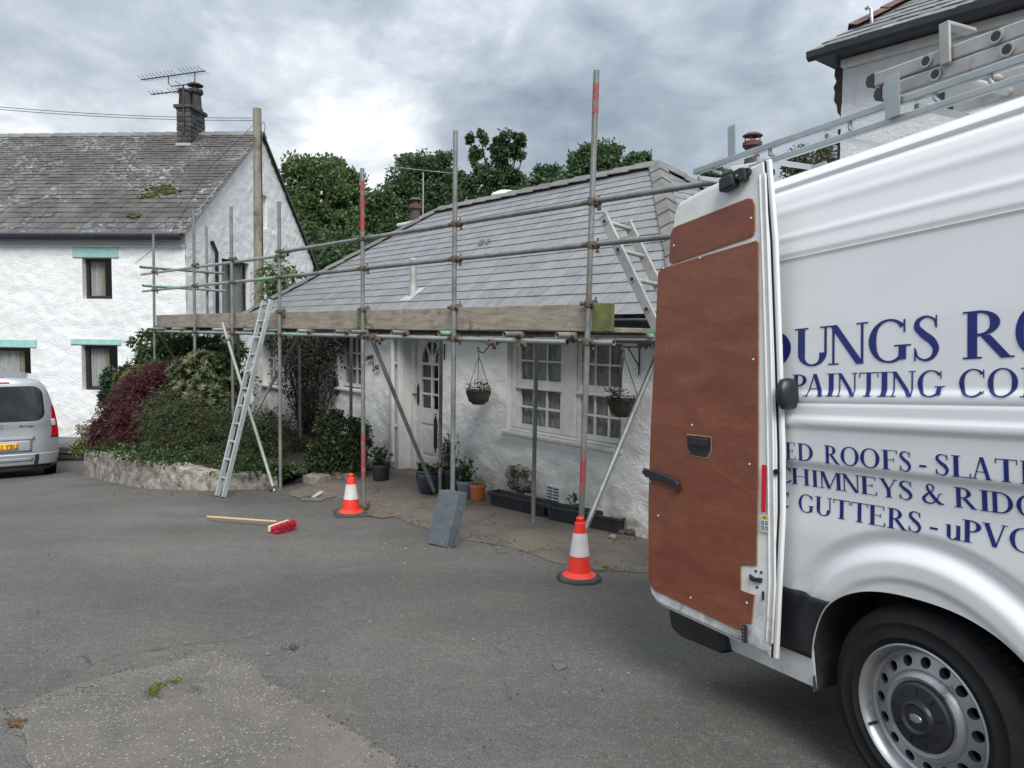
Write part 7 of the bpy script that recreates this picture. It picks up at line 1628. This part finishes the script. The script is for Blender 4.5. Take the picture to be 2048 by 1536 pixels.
shrub('lime_plant', 'lime green plant spilling over the left end of the bed wall', 'plant', [blob(180, 890, 24, 14, 12.9), blob(160, 900, 12, 12, 12.9), blob(200, 880, 18, 12, 12.9)], 700, 0.06, 0.035, FM['lime'], 38, 0.6, 0.4, stems=0)
shrub('bed_plant', 'round leaved green plant at the foot of the loose tube', 'plant', [blob(548, 945, 20, 14, 10.5), blob(575, 935, 16, 12, 10.6)], 60, 0.13, 0.13, FM['ivy'], 39, 0.5, -0.2, stems=3)
spray_shrub('brown_tinged_shrub', 'thin brown tinged shrub right of the loose tube', 'bush', [blob(560, 890, 40, 50, 12.2), blob(590, 920, 34, 40, 12.0), blob(535, 860, 26, 36, 12.2)], 800, 9, 0.26, 0.05, 0.014, foliage_mat('brown tinged leaves', [(0.03, 0.035, 0.015), (0.055, 0.05, 0.022), (0.08, 0.06, 0.03)]), 40, 0.4)
shrub('door_bush', 'dense dark bush on the wall left of the cottage door', 'bush', [blob(672, 880, 44, 46, 10.9), blob(700, 905, 36, 34, 10.7), blob(650, 910, 34, 30, 10.8), blob(715, 875, 24, 34, 10.8), blob(660, 845, 26, 24, 11.0)], 7000, 0.048, 0.034, FM['bush'], 41, 0.7, 0.2, 0.6, 50, 0.2, 0.8)
# the dusty climber on the cottage wall: real stems with sparse leaves
rng = np.random.default_rng(50); cl0 = FC.world(-7.6, -0.25, -0.1)
clb = thing('wall_climber', 'tangled dark climber on the cottage wall between the windows', 'climber', cl0)
PL = []
for k in range(46):
    x = rng.normal() * 0.15; top = Vector((rng.uniform(-1.5, 1.05), rng.uniform(-0.12, 0.2), rng.uniform(1.3, 2.1)))
    pts = []
    for i in range(7):
        t = i / 6; w = FC.x * (x + (top.x - x) * t ** 1.3 + rng.normal() * 0.05) + FC.y * (top.y * t + rng.normal() * 0.03); p = Vector((w.x, w.y, top.z * t)); pts.append(p)
        if i > 1: PL += [np.array(p) + rng.normal(size=3) * 0.09 for _ in range(7)]
    m = MB(); m.tube(pts, [0.014 * (1 - 0.75 * i / 6) for i in range(7)], 5); m.build('stem', M['stem'], clb)
bl2 = []
for (x, z, rx, rz_) in ((-8.0, 1.75, 0.7, 0.35), (-7.1, 1.8, 0.5, 0.3), (-7.6, 1.45, 0.5, 0.4), (-8.7, 1.8, 0.5, 0.3), (-6.95, 1.35, 0.22, 0.5)):
    w = FC.world(x, -0.12, z); bl2.append((np.array(w), np.array((rx * 0.75, rx * 0.75, rz_))))
P2, N2 = cloud(bl2, 4200, rng, 40, 0.3, 0.4); P2 = np.concatenate([P2, np.array(PL) + np.array(cl0)]); N2 = np.concatenate([N2, unit(rng.normal(size=(len(PL), 3)))])
foliage('foliage', clb, cl0, P2, N2, 0.065, 0.035, FM['climber'], rng, 0.4, 0.4)
# small tree with pinnate leaves between the cottage hip and the gable
spray_shrub('gable_shrub', 'light green ferny shrub growing in front of the gable window', 'shrub', [blob(560, 535, 26, 20, 16.9, 0.5), blob(590, 548, 18, 12, 16.9, .5), blob(540, 575, 16, 22, 16.9, .5), blob(565, 600, 24, 40, 16.9, .4)], 70, 14, 0.42, 0.11, 0.034, foliage_mat('ferny leaves', [(0.07, 0.11, 0.03), (0.11, 0.16, 0.05), (0.15, 0.19, 0.07)]), 51, 0.35, stems=5)
# urn beside the maple
up = at_depth(183, 872, 13.5); ur = thing('stone_urn', 'pale stone urn half hidden by the red maple', 'urn', (up.x, up.y, up.z - 0.25))
m = MB(); m.lathe([(0.12, 0), (0.12, 0.05), (0.06, 0.1), (0.15, 0.2), (0.19, 0.32), (0.22, 0.33), (0.22, 0.37), (0.17, 0.37), (0.15, 0.3)], 24); m.build('bowl', pm('pale sandstone', (0.28, 0.27, 0.2), (0.2, 0.2, 0.14), 9, 0.9), ur, smooth=40)
P, Nn = cloud([(np.array((0, 0, 0.42)), np.array((0.2, 0.2, 0.1)))], 120, rng); foliage('foliage', ur, (0, 0, 0), P, Nn, 0.09, 0.03, FM['yellowgreen'], rng)

# ================================================================== pots and troughs
def pot(label, px, py, r, h, mat, prof=None, plants=None, name='plant_pot', Y=None, soil=True, n=32):
    p = on_ground(px, py); t = thing(name, label, 'pot', p, 0, 'pots by the cottage wall')
    pr = prof or [(0.74, 0), (0.80, 0.05), (0.93, 0.78), (1.0, 0.80), (1.0, 0.97), (0.97, 1.0), (0.90, 1.0), (0.88, 0.82)]
    m = MB(); m.lathe([(a * r, b * h) for a, b in pr], n); m.build('pot', mat, t, smooth=35)
    m = MB(); m.lathe([(r * 0.885, h * 0.84), (r * 0.5, h * 0.88), (0, h * 0.89)], 20); m.build('soil', M['soil'], t, smooth=60)
    if plants:
        (hh, spread, nn_, L, Wd, mt, st) = plants; rg = np.random.default_rng(int(px)); P = []; N2 = []
        for k in range(st):
            a = rg.uniform(0, 6.28); e = Vector((math.cos(a) * spread * rg.random(), math.sin(a) * spread * rg.random(), hh * rg.uniform(0.6, 1.05))); s = Vector((e.x * 0.3, e.y * .3, 0)) + Vector((0, 0, h * 0.85)); e = e + Vector((0, 0, h * 0.85))
            m = MB(); m.tube([s, s.lerp(e, .5) + Vector((rg.normal() * .02, rg.normal() * .02, 0)), e], [0.005, 0.004, 0.002], 5); m.build('stem', M['stem'], t)
            for q in range(max(1, nn_ // st)):
                tt = rg.uniform(0.25, 1.0); P.append(np.array(s.lerp(e, tt)) + rg.normal(size=3) * 0.02); N2.append(rg.normal(size=3) + np.array((0, 0, 0.4)))
        foliage('foliage', t, (0, 0, 0), np.array(P), unit(np.array(N2)), L, Wd, mt, rg, 0.8, 0.1, 0.4)
    return t
M['glaze_blue'] = pm('dark blue glaze', (0.012, 0.020, 0.036), (0.02, 0.032, 0.055), 6, 0.2, coat=0.6, dirt=(0.06, 0.07, 0.09), dscale=9, dthr=(0.62, 0.74))
M['glaze_pale'] = pm('blue grey glaze', (0.10, 0.135, 0.17), (0.14, 0.17, 0.20), 6, 0.35, coat=0.3)
M['terracotta'] = pm('terracotta', srgb(176, 104, 62), srgb(150, 84, 52), 7, 0.7, dirt=srgb(170, 140, 110), dscale=8, dthr=(0.6, 0.75))
M['blue_pot'] = pm('bright blue glaze', (0.02, 0.035, 0.10), (0.03, 0.045, 0.13), 6, 0.3, coat=0.4)
M['trough'] = pm('charcoal plastic', (0.020, 0.022, 0.027), (0.032, 0.034, 0.04), 5, 0.55)
bowl = [(0.60, 0), (0.66, 0.03), (0.92, 0.40), (0.97, 0.62), (0.93, 0.82), (0.90, 0.88), (1.0, 0.93), (1.02, 0.97), (0.98, 1.0), (0.88, 0.98), (0.86, 0.85)]
pot('wide dark blue glazed bowl pot beside the brace foot', 859, 986, 0.185, 0.31, M['glaze_blue'], bowl, (0.14, 0.12, 60, 0.07, 0.03, FM['ivy'], 10))
pot('tall dark pot with leggy herbs between the two standards', 897, 982, 0.16, 0.30, M['trough'], None, (0.50, 0.16, 420, 0.045, 0.018, FM['herb'], 22))
pot('blue grey glazed pot with a leafy plant beside the terracotta pot', 930, 997, 0.115, 0.23, M['glaze_pale'], None, (0.30, 0.16, 150, 0.065, 0.035, FM['ivy'], 14))
pot('orange terracotta pot, empty, by the first trough', 955, 1001, 0.105, 0.21, M['terracotta'])
pot('small black pot with drooping plant at the white pilaster', 762, 960, 0.135, 0.23, M['trough'], None, (0.26, 0.2, 150, 0.07, 0.05, FM['bush'], 12))
pot('bright blue glazed pot under the door bush', 716, 945, 0.15, 0.30, M['blue_pot'])
def trough(label, pa, pb, seed, plant=False):
    a = on_ground(*pa); b = on_ground(*pb); L = (b - a).length; ang = math.atan2((b - a).y, (b - a).x); t = thing('plant_trough', label, 'planter', a, ang, 'black plastic troughs under the window')
    t.rotation_euler = (0, -math.asin((b.z - a.z) / L), ang)
    h, w = 0.17, 0.20; m = MB()
    o_ = [(0.03, 0.02), (L - 0.03, 0.02), (L - 0.03, w - 0.02), (0.03, w - 0.02)]; T_ = [(0, 0), (L, 0), (L, w), (0, w)]; I_ = [(0.015, 0.015), (L - 0.015, 0.015), (L - 0.015, w - 0.015), (0.015, w - 0.015)]
    vs = [(x, y, 0) for x, y in o_] + [(x, y, h) for x, y in T_] + [(x, y, h) for x, y in I_] + [(x * .98 + .01, y * .9 + .01, h - 0.05) for x, y in I_]
    fs = [(3, 2, 1, 0)]
    for i in range(4):
        j = (i + 1) % 4; fs += [(i, j, 4 + j, 4 + i), (4 + i, 4 + j, 8 + j, 8 + i), (8 + i, 8 + j, 12 + j, 12 + i)]
    m.add(vs, fs); m.build('shell', M['trough'], t, bevel=0.008)
    m = MB(); m.box(-0.012, -0.012, h - 0.028, L + 0.012, -0.001, h + 0.002); m.box(-0.012, -0.001, h - 0.028, -0.0005, w, h + 0.002); m.box(L + 0.0005, -0.001, h - 0.028, L + 0.012, w, h + 0.002); m.build('rim', M['trough'], t, bevel=0.004)
    for k in range(int(L / 0.045)):
        x = 0.06 + k * 0.045
        if x > L - 0.05: break
        m = MB(); m.add([(x, 0.014, 0.01), (x + 0.012, 0.014, 0.01), (x + 0.012, -0.006, h - 0.03), (x, -0.006, h - 0.03), (x, 0.04, 0.01), (x + 0.012, 0.04, 0.01), (x + .012, 0.02, h - .03), (x, 0.02, h - .03)], [(0, 1, 2, 3), (0, 3, 7, 4), (1, 5, 6, 2)]); m.build('rib', M['trough'], t)
    m = MB(); m.grid(lambda a_, b_: (0.02 + a_ * (L - 0.04), 0.02 + b_ * (w - 0.04), h - 0.045 + 0.012 * noise.noise(Vector((a_ * 9, b_ * 3, seed)))), 30, 5); m.build('soil', M['soil'], t, smooth=60, fix=False)
    if plant:
        rg = np.random.default_rng(9); P = np.array([[L * 0.33 + rg.normal() * .03, w / 2 + rg.normal() * .02, h + rg.random() * 0.16] for _ in range(26)]); foliage('foliage', t, (0, 0, 0), P, unit(rg.normal(size=P.shape) + np.array((0, 0, .8))), 0.08, 0.025, FM['ivy'], rg)
    return t
trough('black plastic trough next to the terracotta pot, farther from the van', (976, 1010), (1088, 1037), 1); trough('black plastic trough behind the right cone, nearer the van', (1092, 1040), (1240, 1070), 2, True)
# hanging baskets
def basket(label, hook_px, basket_px, yoff, scroll):
    hp2 = FC.pix(hook_px[0], hook_px[1], yoff); bpv = FC.pix(basket_px[0], basket_px[1], yoff); t = thing('hanging_basket', label, 'basket', FC.world(bpv.x, yoff, bpv.z), FC.rz, 'hanging baskets on the cottage wall')
    r = 0.155; h = hp2.z - bpv.z; m = MB(); m.lathe([(0.06, -0.17), (r * 0.8, -0.13), (r * 0.96, -0.05), (r, 0.0), (r * 0.94, 0.0), (r * 0.9, -0.03), (0, -0.025)], 20); m.build('liner', pm('coir liner', (0.06, 0.05, 0.04), (0.10, 0.085, 0.07), 20, 0.95, bump=0.8, bscale=60), t, smooth=60)
    m = MB(); [m.tube([(r * 1.02 * math.cos(2 * math.pi * k / 24), r * 1.02 * math.sin(2 * math.pi * k / 24), zz) for k in range(25)], 0.004, 5) for zz in (0.0, 0.03)]; m.build('wire_rim', M['iron'], t)
    for k in range(12):
        a = 2 * math.pi * k / 12; m = MB(); m.tube([(r * 1.02 * math.cos(a), r * 1.02 * math.sin(a), 0.03), (r * 1.0 * math.cos(a), r * 1.0 * math.sin(a), -0.04), (0.07 * math.cos(a), 0.07 * math.sin(a), -0.172)], 0.003, 4); m.build('wire', M['iron'], t)
    for k in range(3):
        a = 2 * math.pi * k / 3 + 0.5; m = MB(); m.tube([(r * math.cos(a), r * math.sin(a), 0.03), (0, 0, h - 0.06)], 0.0045, 5); m.build('chain', M['iron'], t)
    m = MB(); m.tube([(0, 0, h - 0.065), (0, 0, h)], 0.005, 5); m.build('hook', M['iron'], t)
    rg = np.random.default_rng(int(basket_px[0])); P, N2 = cloud([(np.array((0, 0, 0.03)), np.array((0.13, 0.13, 0.07)))], 130, rg); foliage('foliage', t, (0, 0, 0), P, N2, 0.06, 0.014, FM['climber'], rg)
    b = thing('basket_bracket', scroll[0], 'bracket', FC.world(bpv.x, 0, hp2.z), FC.rz)
    y = yoff
    m = MB(); m.tube([Vector(q) for q in scroll[1](y)], 0.008, 6); m.build('scroll', M['iron'], b, smooth=60)
    if len(scroll) > 2:
        for f in scroll[2:]: m = MB(); m.tube([Vector(q) for q in f(y)], 0.007, 6); m.build('scroll', M['iron'], b, smooth=60)
    return t
curl = lambda cx_, cy_, r, a0, a1, k=12: [(0, cx_ + r * (1 - 0.55 * i / k) * math.cos(R(a0 + (a1 - a0) * i / k)), cy_ + r * (1 - 0.55 * i / k) * math.sin(R(a0 + (a1 - a0) * i / k))) for i in range(k + 1)]
basket('dry hanging basket right of the cottage door', (958, 703), (957, 782), -0.24, ('black iron hook holding the basket right of the door', lambda y: [(0, -0.03, 0.14), (0, y * 0.35, 0.06), (0, y * 0.7, -0.02), (0, y, 0.0), (0, y - 0.03, 0.03), (0, y - 0.015, 0.05), (0, y + 0.01, 0.035)]))
basket('dry hanging basket in front of the right window, near the brace', (1247, 700), (1246, 800), -0.24, ('black scrolled iron bracket by the van door holding a basket', lambda y: [(0, -0.01, 0.03), (0, y - 0.02, 0.03)] + [(0, b, c) for _, b, c in curl(y - 0.03, 0.0, 0.03, 90, 380)], lambda y: [(0, -0.01, 0.03), (0, -0.01, -0.26)], lambda y: [(0, -0.01, -0.17), (0, y * 0.75, 0.02)]))
# small lantern bracket right of the door
q = FC.pix(892, 705); lb3 = thing('wall_hook', 'small black iron scroll hook on the wall right of the door', 'hook', FC.world(q.x, 0, q.z), FC.rz)
m = MB(); m.tube([(0, -0.03, 0.12), (0, -0.03, -0.10)], 0.012, 6); m.build('back_bar', M['iron'], lb3); m = MB(); m.tube([(0, -0.03, -0.02)] + [(0, b, c) for _, b, c in curl(-0.12, 0.0, 0.05, 0, 400)], 0.007, 6); m.build('scroll', M['iron'], lb3)

# ================================================================== cones, broom, slates, litter
M['cone_red'] = pm('orange red cone plastic', srgb(232, 58, 42), srgb(214, 52, 40), 6, 0.45, dirt=srgb(150, 60, 50), dscale=9, dthr=(0.64, 0.78))
M['cone_white'] = pm('white reflective sleeve', (0.62, 0.61, 0.60), (0.52, 0.50, 0.49), 12, 0.4, dirt=(0.36, 0.33, 0.31), dscale=16, dthr=(0.58, 0.74))
M['cone_base'] = pm('recycled black cone base', (0.035, 0.037, 0.036), (0.06, 0.062, 0.058), 8, 0.85, bump=0.3)
def cone(label, px, py, h, bw_, octa, rz):
    p = on_ground(px, py); t = thing('traffic_cone', label, 'cone', p, rz, 'traffic cones')
    bh = 0.045; m = MB(); n = 8 if octa else 4
    f = lambda r: [(r * math.cos(R(a)), r * math.sin(R(a))) for a in ([22.5 + 45 * k for k in range(8)] if octa else [45 + 90 * k for k in range(4)])]
    k = 1.082 if octa else 1.414; pa, pb_ = f(bw_ / 2 * k), f(bw_ / 2 * k * 0.93)
    m.add([(x, y, 0) for x, y in pa] + [(x, y, bh * 0.7) for x, y in pa] + [(x, y, bh) for x, y in pb_], [tuple(reversed(range(n))), tuple(range(2 * n, 3 * n))] + [(i, (i + 1) % n, n + (i + 1) % n, n + i) for i in range(n)] + [(n + i, n + (i + 1) % n, 2 * n + (i + 1) % n, 2 * n + i) for i in range(n)]); m.build('base', M['cone_base'], t, bevel=0.008)
    R0 = bw_ * 0.40; r_at = lambda z: 0.034 + (R0 * 0.78 - 0.034) * (1 - z / h) ** 1.0 + (0.035 if z < bh + 0.03 else 0) * (bh + 0.03 - z) / 0.03
    zs_ = [bh, bh + 0.01, bh + 0.03, bh + 0.06] + [bh + 0.06 + (h - bh - 0.12) * i / 8 for i in range(1, 9)]
    m = MB(); m.lathe([(r_at(z), z) for z in zs_] + [(0.042, h - 0.05), (0.040, h - 0.045), (0.028, h - 0.04), (0.032, h - 0.012), (0.024, h), (0.016, h), (0.016, h - 0.05)], 28, (0, 0, 0)); m.build('body', M['cone_red'], t, smooth=35)
    z0, z1 = h * 0.40, h * 0.755; m = MB(); m.lathe([(r_at(z0) + 0.003, z0), (r_at(z1) + 0.003, z1)], 28); m.f = m.f[:28]; m.build('reflective_sleeve', M['cone_white'], t, smooth=60)
cone('red and white cone with square base at the middle scaffold pole', 702, 1030, 0.475, 0.36, False, R(20)); cone('red and white cone with eight sided base at the pole nearest the van', 1158, 1160, 0.50, 0.33, True, R(10))
# broom
a = on_ground(415, 1042); b = on_ground(553, 1055); hd = on_ground(561, 1066)
br = thing('broom', 'broom with wooden handle and pink red bristles lying on the tarmac', 'broom', b, 0)
m = MB(); m.tube([a - b + Vector((0, 0, 0.045)), Vector((0, 0, 0.060))], 0.013, 8); m.build('handle', pm('pale wood', srgb(196, 170, 130), srgb(170, 142, 106), 9, 0.7, stretch=(8, 8, 1)), br, smooth=40)
hx = (on_ground(590, 1050) - on_ground(533, 1064)); hx.z = 0; Lh = 0.29; hx.normalize(); hy2 = Vector((-hx.y, hx.x, 0)); c0 = on_ground(563, 1063) - b
m = MB(); m.add([c0 + hx * (sx * Lh / 2) + hy2 * (0.035 + yy_ * 0.014) + Vector((0, 0, 0.055 + zz)) for sx in (-1, 1) for yy_ in (-1, 1) for zz in (-0.03, 0.03)], [(0, 1, 3, 2), (4, 6, 7, 5), (0, 4, 5, 1), (2, 3, 7, 6), (0, 2, 6, 4), (1, 5, 7, 3)]); m.build('head', pm('cream wood head', srgb(214, 196, 160), srgb(190, 170, 136), 9, 0.7), br, bevel=0.008)
rg = np.random.default_rng(77); nB = 2600; u_ = rg.random(nB) - 0.5; z_ = rg.random(nB) * 0.065 + 0.015
Bp = np.array(c0) + np.outer(u_ * Lh * 0.97, np.array(hx)) + np.outer(0.02 + 0 * u_, np.array(hy2)) + np.outer(z_, np.array((0, 0, 1))); Dd = unit(np.tile(-np.array(hy2), (nB, 1)) + rg.normal(size=(nB, 3)) * 0.12 + np.outer((z_ - 0.05) * 3, np.array((0, 0, 1))))
me = leaves_mesh('bristles', Bp, Dd, perp(Dd, rg), np.full(nB, 0.10) * (0.85 + 0.3 * rg.random(nB)), np.full(nB, 0.007), 0.05); link_mesh('bristles', me, br, foliage_mat('red bristles', [srgb(170, 40, 66), srgb(206, 54, 84), srgb(222, 84, 108)], 0.5, 0.1), 'stuff')
# stack of slates leaning on the second pole
s_bl, s_br = on_ground(853, 1089), on_ground(896, 1097); sx_ = (s_br - s_bl); ws = 0.255; sx_.z = 0; sx_.normalize(); sy_ = Vector((-sx_.y, sx_.x, 0))
cb = (s_bl + s_br) / 2; tl_ = R(17)
for k in range(6):
    up_ = (Vector((0, 0, 1)) * math.cos(tl_ - 0.012 * k) + sy_ * math.sin(tl_ - 0.012 * k) + sx_ * 0.045).normalized(); nv = sx_.cross(up_).normalized(); w0_ = ws * 0.96; hh = 0.50
    o0 = cb + sy_ * (0.016 * k) + sx_ * (0.008 * k); o0.z = gz(o0.x, o0.y) + 0.002 + 0.01
    m = MB(); j = lambda: random.uniform(-0.004, 0.004)
    m.add([sx_ * (a_ * w0_ / 2 + j()) + up_ * (b_ * hh + j()) - nv * c_ * 0.0085 for a_ in (-1, 1) for b_ in (0, 1) for c_ in (0, 1)], [(0, 1, 3, 2), (4, 6, 7, 5), (0, 4, 5, 1), (2, 3, 7, 6), (0, 2, 6, 4), (1, 5, 7, 3)])
    o = m.build('roof_slate', M['slate_loose'], None, bevel=0.0015); o.location = o0
    tag(o, ('front', 'second', 'third', 'fourth', 'fifth', 'rearmost')[k] + ' grey roof slate of the stack leaning on the pole, counted from its face', 'slate', 'slates leaning on the scaffold pole')
# trowel, chips, stones
p = on_ground(622, 996); tr_ = thing('hand_trowel', 'small green handled trowel on the ground left of the square based cone', 'trowel', p, R(20))
m = MB(); m.tube([(-0.14, -0.02, 0.012), (-0.05, 0.0, 0.02), (0.0, 0.01, 0.03)], 0.014, 8); m.build('handle', pm('green plastic', (0.02, 0.06, 0.05), (0.03, 0.08, 0.06), 9, 0.5), tr_, smooth=40)
m = MB(); m.add([(0.0, 0.0, 0.012), (0.05, -0.02, 0.01), (0.17, 0.06, 0.065), (0.12, 0.08, 0.07)], [(0, 1, 2, 3)]); o = m.build('blade', pm('pale blade', (0.4, 0.36, 0.28), (0.3, 0.28, 0.24), 9, 0.5), tr_); sm = o.modifiers.new('t', 'SOLIDIFY'); sm.thickness = 0.004
p = on_ground(1118, 1336); m = MB(); m.prism([(-0.03, -0.035), (0.035, -0.025), (0.04, 0.005), (-0.012, 0.05), (-0.028, 0.01)], 0.0, 0.008, lambda u, z, d: (u, z, d)); o = m.build('slate_chip', M['slate_loose'], None, bevel=0.001); o.location = (p.x, p.y, p.z + 0.004); o.rotation_euler = (R(4), R(-3), R(30)); tag(o, 'grey slate chip lying alone on the tarmac before the van', 'slate')
def stone(px, py, r, lb_, mat='stone_slab', seed=1):
    p = on_ground(px, py); rs = random.Random(seed); m = MB(); m.lathe([(0, -r * .5), (r * .8, -r * .35), (r, 0), (r * .8, r * .4), (0.0, r * .6)], 9); m.v = [tuple(Vector(v) * rs.uniform(0.85, 1.15)) for v in m.v]
    o = m.build('stone', M[mat], None, smooth=60); o.location = (p.x, p.y, p.z + r * 0.4); return tag(o, lb_, 'stone')
stone(1225, 1077, 0.045, 'pale round stone at the right end of the trough'); stone(1243, 1068, 0.05, 'mossy stone between the trough and the wall', 'terrace_stone', 2); stone(1262, 1070, 0.06, 'broken dark stone at the wall foot by the van door', 'terrace_stone', 3)
def litter(name, label, cat, pts, mat, smin, smax, seed, flat=True):
    m = MB(); rs = random.Random(seed)
    for (px, py) in pts:
        p = on_ground(px, py); r = rs.uniform(smin, smax); k = rs.choice((4, 5, 6)); a0 = rs.uniform(0, 6); P = [(p.x + r * rs.uniform(.6, 1.2) * math.cos(a0 + 6.283 * i / k), p.y + r * rs.uniform(.6, 1.2) * math.sin(a0 + 6.283 * i / k)) for i in range(k)]
        h = r * rs.uniform(0.3, 0.8) if not flat else 0.004
        m.add([(x, y, gz(x, y) + 0.005) for x, y in P] + [((x - p.x) * .7 + p.x, (y - p.y) * .7 + p.y, gz(p.x, p.y) + 0.006 + h * rs.uniform(.6, 1.2)) for x, y in P], [tuple(range(k, 2 * k))] + [(i, (i + 1) % k, k + (i + 1) % k, k + i) for i in range(k)])
    o = m.build(name, mat, kind='stuff'); return tag(o, label, cat)
rs = random.Random(5)
litter('plaster_chip', 'scattered pale plaster chips on the tarmac', 'chips', [(rs.gauss(830, 50), rs.gauss(1102, 12)) for _ in range(16)] + [(rs.uniform(300, 1500), rs.uniform(1030, 1400)) for _ in range(26)], M['stone_slab'], 0.004, 0.015, 5)
litter('gravel_chip', 'loose dark gravel along the patch edges', 'gravel', [(440 + 390 * t + rs.gauss(0, 8), 1302 + 245 * t + rs.gauss(0, 6)) for t in [rs.random() for _ in range(110)]] + [(20 + 360 * t + rs.gauss(0, 10), 1420 - 100 * t + rs.gauss(0, 8)) for t in [rs.random() for _ in range(90)]] + [(rs.uniform(0, 1500), rs.uniform(1000, 1536)) for _ in range(90)], M['terrace_stone'], 0.003, 0.008, 6, False)
def leaf_litter(name, label, cat, pts, mat, L, Wd, seed):
    rg = np.random.default_rng(seed); P = np.array([np.array(on_ground(*q)) + np.array((0, 0, 0.008)) for q in pts]); D = unit(rg.normal(size=P.shape) * np.array((1, 1, 0.25))); S = unit(np.cross(D, np.array((0, 0, 1.0)))); S = unit(S + rg.normal(size=S.shape) * 0.25)
    o = link_mesh(name, leaves_mesh(name, P, D, S, L * (.6 + .8 * rg.random(len(P))), Wd * (.6 + .8 * rg.random(len(P))), 0.25), None, mat, 'stuff'); return tag(o, label, cat)
leaf_litter('fallen_leaf', 'small brown leaves along the crack and the wall foot', 'leaves', [(820 + 190 * t + rs.gauss(0, 8), 1045 + 45 * t + rs.gauss(0, 6)) for t in [rs.random() for _ in range(90)]] + [(rs.gauss(1205, 22), rs.gauss(1135, 6)) for _ in range(40)] + [(rs.gauss(1100, 60), rs.gauss(1100, 14)) for _ in range(30)] + [(170 + 390 * t, 975 + rs.gauss(12, 5)) for t in [rs.random() for _ in range(150)]] + [(rs.gauss(1270, 14), rs.gauss(1075, 4)) for _ in range(30)], FM['dead'], 0.04, 0.02, 60)
leaf_litter('dead_leaf', 'pile of rusty leaves at the bottom left of the tarmac', 'leaves', [(rs.gauss(35, 9), rs.gauss(1449, 5)) for _ in range(28)], FM['dead'], 0.035, 0.02, 61)
leaf_litter('soot_mark', 'dark crushed leaf scraps in the middle of the tarmac', 'leaves', [(rs.gauss(582, 10), rs.gauss(1298, 3)) for _ in range(22)], M['cone_base'], 0.03, 0.012, 62)
# square cover with grass round it
p = on_ground(343, 1382); ca_, cb_, cc_, cd_ = [on_ground(*q) for q in ((312, 1388), (365, 1368), (396, 1382), (338, 1400))]
m = MB(); m.add([v + Vector((0, 0, 0.009)) for v in (ca_, cb_, cc_, cd_)] + [v + Vector((0, 0, -0.05)) for v in (ca_, cb_, cc_, cd_)], [(0, 1, 2, 3), (0, 4, 5, 1), (1, 5, 6, 2), (2, 6, 7, 3), (3, 7, 4, 0)])
tag(m.build('utility_cover', pm('rusty iron cover', (0.13, 0.105, 0.09), (0.09, 0.08, 0.075), 12, 0.8, bump=0.5, bscale=40), bevel=0.004), 'small square iron cover ringed with grass in the foreground', 'cover')
pts = [(rs.gauss(306, 8), rs.gauss(1390, 6)) for _ in range(150)] + [(rs.gauss(350, 9), rs.gauss(1368, 2.5)) for _ in range(60)] + [(rs.gauss(392, 5), rs.gauss(1383, 3)) for _ in range(30)] + [(rs.gauss(320, 6), rs.gauss(1376, 3)) for _ in range(60)]
rg = np.random.default_rng(70); P = np.array([np.array(on_ground(*q)) for q in pts]); D = unit(rg.normal(size=P.shape) * np.array((.7, .7, .2)) + np.array((0, 0, 0.7)))
o = link_mesh('grass_tuft', leaves_mesh('grass_tuft', P, D, perp(D, rg), 0.035 * (.6 + .8 * rg.random(len(P))), np.full(len(P), 0.004), 0.1), None, FM['grass'], 'stuff'); tag(o, 'grass growing round the small iron cover', 'grass')
pts = [(rs.gauss(1100, 35), rs.gauss(1100, 5)) for _ in range(220)] + [(rs.gauss(985, 14), rs.gauss(1052, 3)) for _ in range(120)] + [(rs.uniform(1195, 1300), rs.gauss(1142, 3)) for _ in range(120)]
P = np.array([np.array(on_ground(*q)) for q in pts]); D = unit(rg.normal(size=P.shape) * np.array((.8, .8, .2)) + np.array((0, 0, 0.4)))
o = link_mesh('crack_moss', leaves_mesh('crack_moss', P, D, perp(D, rg), 0.022 * (.6 + .8 * rg.random(len(P))), np.full(len(P), 0.006), 0.1), None, FM['grass'], 'stuff'); tag(o, 'moss and seedlings in the cracks before the cottage', 'moss')
